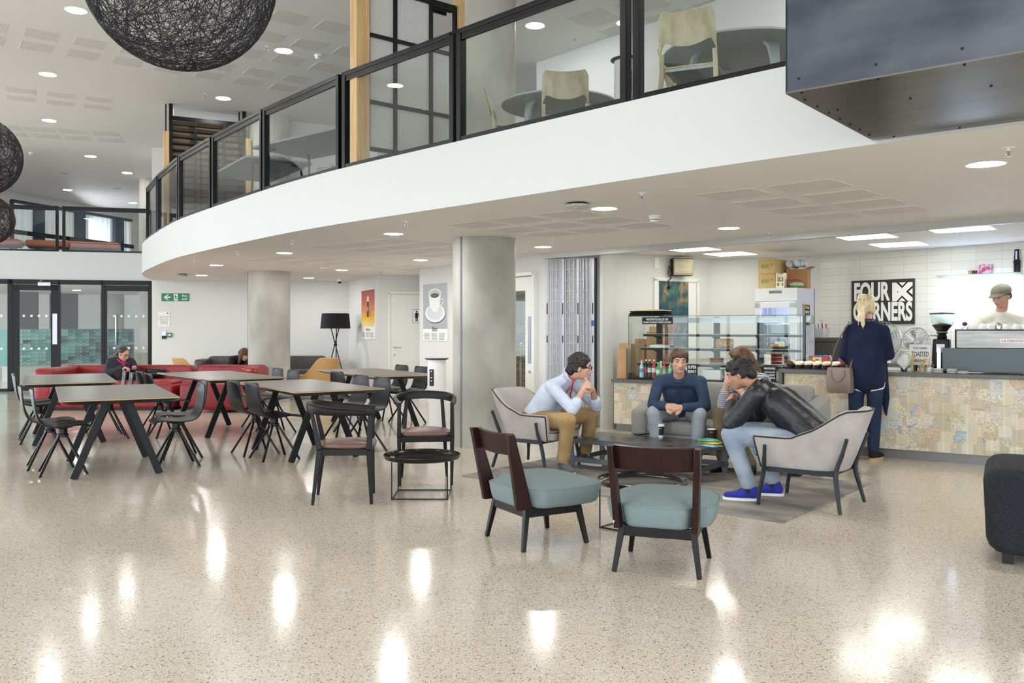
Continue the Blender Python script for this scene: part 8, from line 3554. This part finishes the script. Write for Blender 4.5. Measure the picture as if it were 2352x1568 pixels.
hair(root, V['head'], Q, M_HBROWN, [((0, -0.075, -0.01), (0.072, 0.045, 0.06)), ((0.074, -0.02, 0.0), (0.014, 0.035, 0.04)), ((-0.074, -0.02, 0.0), (0.014, 0.035, 0.04))], 0.009, 3)

# ------------------------------------------------------------------ 7: woman on the red sofa with a phone
C7 = Vector((-6.80, 15.0))
F7 = Vector((0.75, -0.66)).normalized()
P7 = lambda f, l, z: Ps(C7, F7, f, l, z)
L7 = Vector((-F7.y, F7.x)).to_3d()
J = dict(zf=0.0, pel=P7(0, 0, 0.53), chest=P7(0.09, 0.0, 0.70), neck=P7(0.16, 0.0, 0.83), head=P7(0.24, 0.0, 0.91),
         lsh=P7(0.13, 0.17, 0.77), rsh=P7(0.13, -0.17, 0.77), lel=P7(0.20, 0.24, 0.58), rel=P7(0.20, -0.24, 0.58), lwr=P7(0.42, 0.09, 0.66), rwr=P7(0.42, -0.09, 0.68),
         lhip=P7(0.02, 0.10, 0.55), rhip=P7(0.02, -0.10, 0.55), lkn=P7(0.48, 0.14, 0.57), rkn=P7(0.48, -0.14, 0.57), lan=P7(0.52, 0.12, 0.12), ran=P7(0.52, -0.12, 0.12),
         lhd=F7.to_3d() - L7 * 0.4, rhd=F7.to_3d() + L7 * 0.4, lhn=-Vector((0, 0, 1)), rhn=Vector((0, 0, 1)), lcurl=0.6, rcurl=0.5,
         lft=F7.to_3d(), rft=F7.to_3d(), face=Vector((0.86, -0.36, -0.36)), side=L7)
root, body, V, Q = person('woman in dark coat and pink scarf on the red sofa, reading a phone', J, M_SKIN, 'f')
face_parts(body, V['head'], Q, 1.0, M_HDARK, M_DARK)
shirt(root, V, J, cloth('charcoal_coat', rgb(52, 50, 58), rgb(40, 39, 46), 0.7, 6, 0.6), 'coat', arm=0.95, ex=0.03, puff=0.03)
b = MB()
b.tube([V['neck'] + Q @ Vector((0.085 * math.cos(2 * PI * i / 18), 0.01 + 0.08 * math.sin(2 * PI * i / 18), -0.015 - 0.03 * math.sin(2 * PI * i / 18))) for i in range(18)], 0.024, 8, closed=True)
b.tube([V['neck'] + Q @ Vector((0.03, 0.09, -0.05)), V['chest'] + fw * 0 + F7.to_3d() * 0.16 + Vector((0, 0, 0.0)), V['chest'] + F7.to_3d() * 0.17 + Vector((0, 0, -0.1))], [0.03, 0.025, 0.02], 8)
b.obj('pink_scarf', mat('magenta_knit', rgb(206, 32, 128), 0.85), root)
trousers(root, V, J, cloth('black_trousers', rgb(28, 28, 32), rgb(22, 22, 25), 0.85, 6), to=0.97)
for k in ('l', 'r'):
    shoe(root, V[k + 'an'], J[k + 'ft'], MATS['black_suede'], M_DARK)
hair(root, V['head'], Q, M_HBROWN if False else mottled('hair_dark_brown', rgb(62, 42, 32), rgb(44, 30, 24), 26, 0.5, 3), [((0, -0.022, 0.045), (0.084, 0.098, 0.08)), ((0, -0.08, 0.0), (0.07, 0.045, 0.07)), ((0, -0.12, -0.03), (0.03, 0.035, 0.04)), ((0, -0.145, -0.10), (0.026, 0.024, 0.07))], 0.009, 3)
ph = P7(0.50, 0.0, 0.705)
b = MB()
b.box((0, 0, 0), (0.075, 0.15, 0.009))
o = b.obj('mobile_phone', mat('purple_case', rgb(58, 30, 92), 0.4), smooth=0, bevel=0.003, loc=ph, rz=math.atan2(F7.y, F7.x) - PI / 2)
o.rotation_euler.x = R(35)
tag(o, 'dark purple mobile phone held by the woman on the red sofa', 'phone')
hb = P7(0.33, 0.50, 0.475)
o = thing('shoulder_bag', 'slouchy black bag lying on the red sofa beside the woman', 'bag', hb, 0.3)
b = MB()
b.ell((0, 0, 0.09), (0.20, 0.13, 0.085), None, 20, 12)
b.ell((0.08, -0.02, 0.11), (0.1, 0.1, 0.07), None, 16, 10)
b.ell((-0.1, 0.02, 0.08), (0.1, 0.09, 0.075), None, 16, 10)
remesh(b, 'bag_body', mottled('black_bag', rgb(24, 23, 26), rgb(36, 35, 38), 9, 0.4, 4, bump=0.6, bscale=12, bdist=0.02), o, 0.014, 5)
b = MB()
b.tube([(-0.18, 0, 0.1), (-0.1, -0.12, 0.17), (0.05, -0.15, 0.16), (0.18, -0.05, 0.11)], 0.01, 8)
b.obj('strap', M_DARK, o)

# ------------------------------------------------------------------ 8: long haired person behind the far column
C8 = Vector((-5.68, 17.98))
F8 = Vector((0.55, -0.84)).normalized()
P8 = lambda f, l, z: Ps(C8, F8, f, l, z)
L8 = Vector((-F8.y, F8.x)).to_3d()
J = dict(zf=0.0, pel=P8(0, 0, 0.56), chest=P8(0.26, 0.0, 0.68), neck=P8(0.42, 0.0, 0.76), head=P8(0.53, 0.0, 0.815),
         lsh=P8(0.36, 0.19, 0.72), rsh=P8(0.36, -0.19, 0.72), lel=P8(0.46, 0.22, 0.5), rel=P8(0.46, -0.22, 0.5), lwr=P8(0.62, 0.08, 0.56), rwr=P8(0.62, -0.08, 0.56),
         lhip=P8(0.02, 0.10, 0.54), rhip=P8(0.02, -0.10, 0.54), lkn=P8(0.48, 0.14, 0.53), rkn=P8(0.48, -0.14, 0.53), lan=P8(0.5, 0.12, 0.12), ran=P8(0.5, -0.12, 0.12),
         lhd=F8.to_3d() - L8 * 0.4, rhd=F8.to_3d() + L8 * 0.4, lhn=Vector((0, 0, 1)), rhn=Vector((0, 0, 1)), lft=F8.to_3d(), rft=F8.to_3d(), face=Vector((0.62, -0.55, -0.55)), side=L8)
root, body, V, Q = person('person with long brown hair bent forward, half hidden behind the far column', J, M_SKIN, 'f')
shirt(root, V, J, MATS['black_trousers'], 'dark_top', arm=0.95, ex=0.02)
trousers(root, V, J, MATS['dark_jeans'], to=0.97)
for k in ('l', 'r'):
    shoe(root, V[k + 'an'], J[k + 'ft'], MATS['black_suede'], M_DARK)
hair(root, V['head'], Q, mottled('hair_mid_brown', rgb(96, 66, 44), rgb(58, 40, 28), 24, 0.6, 4, bump=0.6, bscale=60, bdist=0.01, stretch=(1, 1, 0.3)), [((0, -0.02, 0.045), (0.095, 0.108, 0.088)), ((0, -0.09, -0.01), (0.085, 0.06, 0.09)), ((0.07, 0.0, -0.05), (0.035, 0.06, 0.11)), ((-0.07, 0.0, -0.05), (0.035, 0.06, 0.11)), ((0.075, 0.03, -0.15), (0.03, 0.04, 0.09)), ((-0.075, 0.03, -0.15), (0.03, 0.04, 0.09))], 0.01, 3)
# ================================================================== on the coffee table
ZCT = ZRUG + CH - 0.012 + 0.0005


def on_table(px, py):
    return at(px, py, ZCT)


def paper_cup(p, lid, label):
    o = thing('takeaway_cup', label, 'cup', p, 0, 'takeaway cups on the coffee table')
    b = MB()
    b.lathe([(0, 0), (0.030, 0), (0.0315, 0.018)], n=24, mi=1)
    b.lathe([(0.0315, 0.018), (0.040, 0.105)], n=24, mi=0)
    b.lathe([(0.040, 0.105), (0.0425, 0.107), (0.0415, 0.111), (0.038, 0.106), (0.036, 0.09), (0, 0.09)], n=24, mi=1)
    b.obj('cup', [M_CUPB, M_PAPER], o, smooth=40)
    if lid:
        b = MB()
        b.lathe([(0.0445, 0.104), (0.0455, 0.112), (0.043, 0.116), (0.042, 0.127), (0.036, 0.129), (0.034, 0.124), (0, 0.124)], n=24)
        b.obj('lid', M_PLASTIC, o, smooth=40)
    a = math.atan2(-p.y, -p.x)
    b = MB()
    for k in range(3):
        aa = a + R(-20 + 16 * k)
        b.box((0.0385 * math.cos(aa), 0.0385 * math.sin(aa), 0.085), (0.002, 0.007, 0.0035), rz=aa)
    b.obj('print', M_PAPER, o, smooth=0)


paper_cup(on_table(1516, 1003), True, 'black takeaway cup with white lid in the middle of the coffee table')
paper_cup(on_table(1634, 1012), False, 'open black takeaway cup at the right end of the coffee table')
p = on_table(1474, 997)
b = MB()
b.prism([(q.x, q.y) for q in rounded([(-0.038, -0.075), (0.038, -0.075), (0.038, 0.075), (-0.038, 0.075)], 0.012)], 0, 0.009)
o = b.obj('mobile_phone', M_SCREEN, smooth=30, loc=p, rz=R(-62))
tag(o, 'black mobile phone lying on the coffee table left of the lidded cup', 'phone')
for i, (dx, dy, dz, m, lab) in enumerate(((0.0, 0.0, 0.0, mat('snack_blue', rgb(150, 200, 224), 0.3), 'pale blue snack packet lying lowest on the coffee table'), (0.01, 0.03, 0.022, mat('snack_yellow', rgb(240, 206, 60), 0.35), 'yellow snack packet in the middle of the little pile'), (0.0, 0.05, 0.04, mat('snack_green', rgb(60, 170, 140), 0.3), 'green snack packet on top of the little pile'))):
    p = on_table(1630, 1024) + Vector((dx, dy, dz))
    b = MB()
    grid = []
    for a_ in range(7):
        row = []
        for c_ in range(9):
            x, y = (a_ / 6 - 0.5) * 0.14, (c_ / 8 - 0.5) * 0.19
            e = (1 - (2 * a_ / 6 - 1) ** 2) * (1 - (2 * c_ / 8 - 1) ** 2)
            row.append((x, y, 0.003 + 0.017 * e + 0.001 * ((a_ * 3 + c_ * 5) % 3)))
        grid.append(row)
    b.sheet(grid, 0.003)
    o = b.obj('snack_packet', m, smooth=50, loc=p, rz=R(35 + 25 * i))
    tag(o, lab, 'snack', 'snack packets')

# ================================================================== on the back walls
BF = Frame(BW0, BW1 - BW0)


def bw(px, z, off=0.006):
    """point on the back wall at px"""
    c = (px - PCX) / FPX
    b_ = BF.o - BF.n * off
    u_ = (c * b_.y - b_.x) / (BF.d.x - c * BF.d.y)
    q = b_ + BF.d * u_
    return Vector((q.x, q.y, z))


def zy(py, Y):
    return CAM_H - (py - PCY) / FPX * Y


M_EXIT = mat('exit_green', rgb(18, 120, 84), 0.4)
p = bw(403, zy(682.5, 18.9))
o = thing('exit_sign', 'green fire exit sign with arrow and running figure on the back wall', 'sign', p, BF.rz)
b = MB()
b.box((0, 0, 0), (0.60, 0.010, 0.19))
b.obj('panel', M_PLASTIC, o, smooth=0)
b = MB()
b.box((0, -0.006, 0), (0.585, 0.003, 0.175))
b.obj('green_face', M_EXIT, o, smooth=0)
b = MB()
QX = Matrix.Translation((0, -0.0078, 0)) @ Matrix.Rotation(PI / 2, 4, 'X')
b.prism([(-0.245, 0.0), (-0.17, 0.06), (-0.135, 0.06), (-0.19, 0.015), (-0.105, 0.015), (-0.105, -0.015), (-0.19, -0.015), (-0.135, -0.06), (-0.17, -0.06)], 0, 0.001, M=QX)
b.obj('arrow', M_PAPER, o, smooth=0)
b = MB()
b.box((0.008, -0.008, 0), (0.085, 0.001, 0.145))
b.obj('doorway', M_PAPER, o, smooth=0)
b = MB()
b.cyl((0.002, -0.0085, 0.05), (0.002, -0.0095, 0.05), 0.012, n=12)
for q0, q1, w_ in (((0.0, 0.03), (0.012, -0.015), 0.022), ((0.0, 0.03), (-0.03, 0.01), 0.01), ((0.004, 0.03), (0.04, 0.012), 0.01), ((0.012, -0.015), (-0.012, -0.03), 0.013), ((-0.012, -0.03), (-0.02, -0.062), 0.013), ((0.012, -0.015), (0.034, -0.035), 0.013), ((0.034, -0.035), (0.056, -0.032), 0.012)):
    b.bar((q0[0], -0.009, q0[1]), (q1[0], -0.009, q1[1]), w_, 0.001, up=(0, 1, 0))
b.obj('running_figure', M_EXIT, o, smooth=0)
for s_, z in (('Fire', 0.03), ('exit', -0.035)):
    text_mesh('lettering', s_, M_PAPER, o, (0.195, -0.0085, z), (PI / 2, 0, 0), 0.068, 0.105, 0.001, fat=0.001)
p = bw(377, zy(733, 18.9))
o = thing('wall_notice', 'white printed notice in a clear holder under the exit sign', 'notice', p, BF.rz)
b = MB()
b.box((0, 0, 0), (0.235, 0.008, 0.32))
b.obj('holder', M_PAPER, o, smooth=0)
for i, s_ in enumerate(('Please wait', 'until the', 'barrier is', 'lowered', 'before', 'leaving')):
    text_mesh('lettering', s_, M_DARK, o, (0, -0.005, 0.06 - 0.032 * i), (PI / 2, 0, 0), 0.03, 0.07 + 0.012 * len(s_), 0.001)
b = MB()
b.box((0.075, -0.005, 0.13), (0.04, 0.002, 0.02))
b.obj('green_mark', M_EXIT, o, smooth=0)
p = bw(377, zy(768.5, 18.9), 0.02)
o = thing('card_reader', 'grey and black card reader on the back wall', 'card reader', p, BF.rz)
b = MB()
b.box((0, 0, 0.03), (0.09, 0.035, 0.105))
b.obj('upper_half', M_ALU, o, smooth=0, bevel=0.004)
b = MB()
b.box((0, 0, -0.055), (0.09, 0.035, 0.062))
b.obj('lower_half', M_DARK, o, smooth=0, bevel=0.004)
p = bw(390, zy(769, 18.9), 0.02)
o = thing('break_glass_box', 'small green emergency door release box right of the card reader', 'release box', p, BF.rz)
b = MB()
b.box((0, 0, 0), (0.09, 0.035, 0.09))
b.obj('box', M_EXIT, o, smooth=0, bevel=0.004)
b = MB()
b.box((0, -0.019, 0.0), (0.06, 0.003, 0.03))
b.obj('window', M_PAPER, o, smooth=0)

# posters
PF = Frame(BW1, AW1 - BW1)


def on_line(F, px, off):
    c = (px - PCX) / FPX
    b_ = F.o - F.n * off
    return (c * b_.y - b_.x) / (F.d.x - c * F.d.y)


def poster(F, px0, px1, z0, z1, label):
    a, c = on_line(F, px0, 0.008), on_line(F, px1, 0.008)
    q = F.o + F.d * ((a + c) / 2) - F.n * 0.008
    o = thing('wall_poster', label, 'poster', (q.x, q.y, z0), F.rz)
    w_, h_ = c - a, z1 - z0
    b = MB()
    b.box((0, 0, h_ / 2), (w_, 0.014, h_))
    b.obj('sheet', M_PAPER, o, smooth=0)
    return o, w_, h_


def small_print(o, w_, h_, f0, rows, m):
    """columns of unreadable small print"""
    b = MB()
    for c_ in range(3):
        for r_ in range(rows):
            L_ = w_ * 0.27 * rnd.uniform(0.75, 1.0)
            b.box((-w_ * 0.46 + w_ * 0.31 * c_ + L_ / 2, -0.0078, h_ * f0 - 0.02 * r_), (L_, 0.001, 0.008))
    b.obj('small_print', m, o, smooth=0)


o, w_, h_ = poster(PF, 831, 861.5, zy(778, 17.9), zy(666, 17.9), 'orange poster of a dark flask on the angled wall')
M_FLAME = mat('orange_print', rgb(220, 120, 40), 0.4)
t = NT(M_FLAME)
sp = t.sep(t.mapping('Generated'))
t.color(t.ramp(sp[2], [(0.0, rgb(250, 232, 170)), (0.18, rgb(248, 206, 60)), (0.42, rgb(226, 130, 44)), (0.7, rgb(186, 72, 36)), (1.0, rgb(150, 52, 34))]))
b = MB()
b.box((0, -0.0075, h_ * 0.62), (w_ - 0.01, 0.001, h_ * 0.74))
b.obj('picture', M_FLAME, o, smooth=0)
b = MB()
QP = Matrix.Translation((0, -0.0082, 0)) @ Matrix.Rotation(PI / 2, 4, 'X')
b.prism([(q.x, q.y) for q in rounded([(-0.07, h_ * 0.44), (0.09, h_ * 0.44), (0.085, h_ * 0.76), (-0.075, h_ * 0.76)], 0.06)], 0, 0.001, M=QP)
b.obj('flask_silhouette', M_DARK, o, smooth=0)
b = MB()
b.prism([(q.x, q.y) for q in rounded([(-0.075, h_ * 0.76), (0.085, h_ * 0.76), (0.075, h_ * 0.865), (-0.065, h_ * 0.865)], 0.02)], 0, 0.001, M=QP)
b.prism([(0.0, h_ * 0.55), (0.04, h_ * 0.61), (0.0, h_ * 0.67), (-0.04, h_ * 0.61)], 0.001, 0.002, M=QP)
b.obj('pale_top', mat('pale_gold', rgb(242, 216, 150), 0.4), o, smooth=0)
b = MB()
for sgn, x0 in ((-1, -0.09), (1, 0.11)):
    b.prism([(x0, h_ * 0.60), (x0 + sgn * 0.05, h_ * 0.56), (x0 + sgn * 0.13, h_ * 0.42), (x0 + sgn * 0.05, h_ * 0.50)], 0, 0.001, M=QP)
b.obj('fins', mat('dull_red', rgb(140, 52, 34), 0.5), o, smooth=0)
text_mesh('lettering', 'SuperCup.', M_DARK, o, (0, -0.008, h_ * 0.195), (PI / 2, 0, 0), 0.075, w_ * 0.34, 0.001)
small_print(o, w_, h_, 0.125, 5, mat('print_grey', rgb(120, 120, 120), 0.7))

WF = Frame(WW0, WW1 - WW0)
o, w_, h_ = poster(WF, 973, 1028.5, zy(782, 14.85), zy(650, 14.85), 'grey poster of a white coffee cup and saucer beside the near column')
M_PGREY = mat('poster_grey', rgb(172, 174, 178), 0.45)
b = MB()
b.box((0, -0.0075, h_ * 0.6), (w_ - 0.004, 0.001, h_ * 0.79))
b.obj('picture', M_PGREY, o, smooth=0)
QP = Matrix.Translation((0, -0.0082, 0)) @ Matrix.Rotation(PI / 2, 4, 'X')


def oval(cx, cz, rx, rz_, n=32):
    return [(cx + rx * math.cos(2 * PI * i / n), cz + rz_ * math.sin(2 * PI * i / n)) for i in range(n)]


b = MB()
b.prism(oval(0.006, h_ * 0.465, w_ * 0.42, h_ * 0.165), 0, 0.0006, M=QP, mi=1)
b.prism(oval(0.0, h_ * 0.475, w_ * 0.41, h_ * 0.16), 0.0006, 0.0012, M=QP, mi=0)
b.prism(oval(0.0, h_ * 0.49, w_ * 0.34, h_ * 0.13), 0.0012, 0.0016, M=QP, mi=2)
b.obj('saucer', [M_PAPER, M_DARK, mat('saucer_shade', rgb(214, 215, 217), 0.4)], o, smooth=0)
b = MB()
b.tube([QP @ Vector((w_ * 0.2, h_ * 0.70, 0.002)), QP @ Vector((w_ * 0.33, h_ * 0.72, 0.002)), QP @ Vector((w_ * 0.36, h_ * 0.66, 0.002)), QP @ Vector((w_ * 0.18, h_ * 0.57, 0.002))], 0.012, 6)
b.prism([(w_ * -0.26, h_ * 0.82), (w_ * 0.24, h_ * 0.82), (w_ * 0.2, h_ * 0.62), (w_ * 0.07, h_ * 0.50), (w_ * -0.08, h_ * 0.50), (w_ * -0.22, h_ * 0.62)], 0.0016, 0.0022, M=QP)
b.prism(oval(-0.004, h_ * 0.82, w_ * 0.255, h_ * 0.085), 0.0016, 0.0026, M=QP)
b.obj('coffee_cup_print', M_PAPER, o, smooth=0)
b = MB()
b.prism(oval(-0.004, h_ * 0.815, w_ * 0.225, h_ * 0.07), 0.0026, 0.003, M=QP, mi=0)
b.prism(oval(-0.004, h_ * 0.785, w_ * 0.17, h_ * 0.042), 0.003, 0.0034, M=QP, mi=1)
b.obj('coffee_print', [mat('cup_inside', rgb(190, 191, 193), 0.4), mat('coffee_print_dark', rgb(84, 82, 80), 0.4)], o, smooth=0)
text_mesh('lettering', 'Bitter.', M_DARK, o, (0, -0.009, h_ * 0.20), (PI / 2, 0, 0), 0.12, w_ * 0.24, 0.001)
small_print(o, w_, h_, 0.125, 6, MATS['print_grey'])

# ================================================================== wall of mailboxes in the post room
MB0, MB1 = Vector((-12.62, 21.75)), Vector((-10.98, 25.3))
MF = Frame(MB0, MB1 - MB0)
ML = (MB1 - MB0).length
TEALS = [mat('teal_%d' % i, c_, 0.4) for i, c_ in enumerate((rgb(132, 196, 188), rgb(84, 160, 152), rgb(44, 124, 116), rgb(26, 84, 84), rgb(12, 30, 36)))]
NC, NR = 9, 10
door_me = None
half = ML / 2
for part in (0, 1):
    base = MF.p(half * part, 0, 0.40)
    o = thing('mailbox_bank', 'bank of teal mailboxes seen through the glass screen, %s half' % ('left nearer', 'right farther')[part], 'mailboxes', base, MF.rz, 'mailbox banks')
    b = MB()
    b.box((half / 2, 0.17, 0.46), (half, 0.30, 0.92))
    b.obj('carcass', TEALS[1], o, smooth=0)
    b = MB()
    b.box((half / 2, 0.15, -0.20), (half - 0.1, 0.2, 0.40))
    b.obj('plinth', M_WHITE, o, smooth=0)
    cw, rh = half / NC, 0.092
    proto = {}
    for i in range(NC):
        for j in range(NR):
            g_ = (i + part * NC) / (2 * NC)
            k = min(4, max(0, int(rnd.gauss(0.3 + 2.4 * g_, 0.8))))
            if rnd.random() < 0.03:
                k = 4
            if k not in proto:
                b = MB()
                b.box((0, 0, 0), (cw - 0.008, 0.02, rh - 0.008))
                b.box((0, -0.011, 0.03), (cw * 0.7, 0.004, 0.006))
                d_ = b.obj('mailbox_door', TEALS[k], o, smooth=0)
                b = MB()
                b.box((cw * 0.28, -0.0115, -0.018), (0.045, 0.003, 0.016))
                pl = b.obj('name_plate', M_PAPER, d_, smooth=0)
                proto[k] = (d_, pl)
            else:
                d_ = proto[k][0].copy()
                COL.objects.link(d_)
                d_.parent = o
                pl = proto[k][1].copy()
                COL.objects.link(pl)
                pl.parent = d_
            d_.location = (cw * (i + 0.5), 0.01, rh * (j + 0.5))
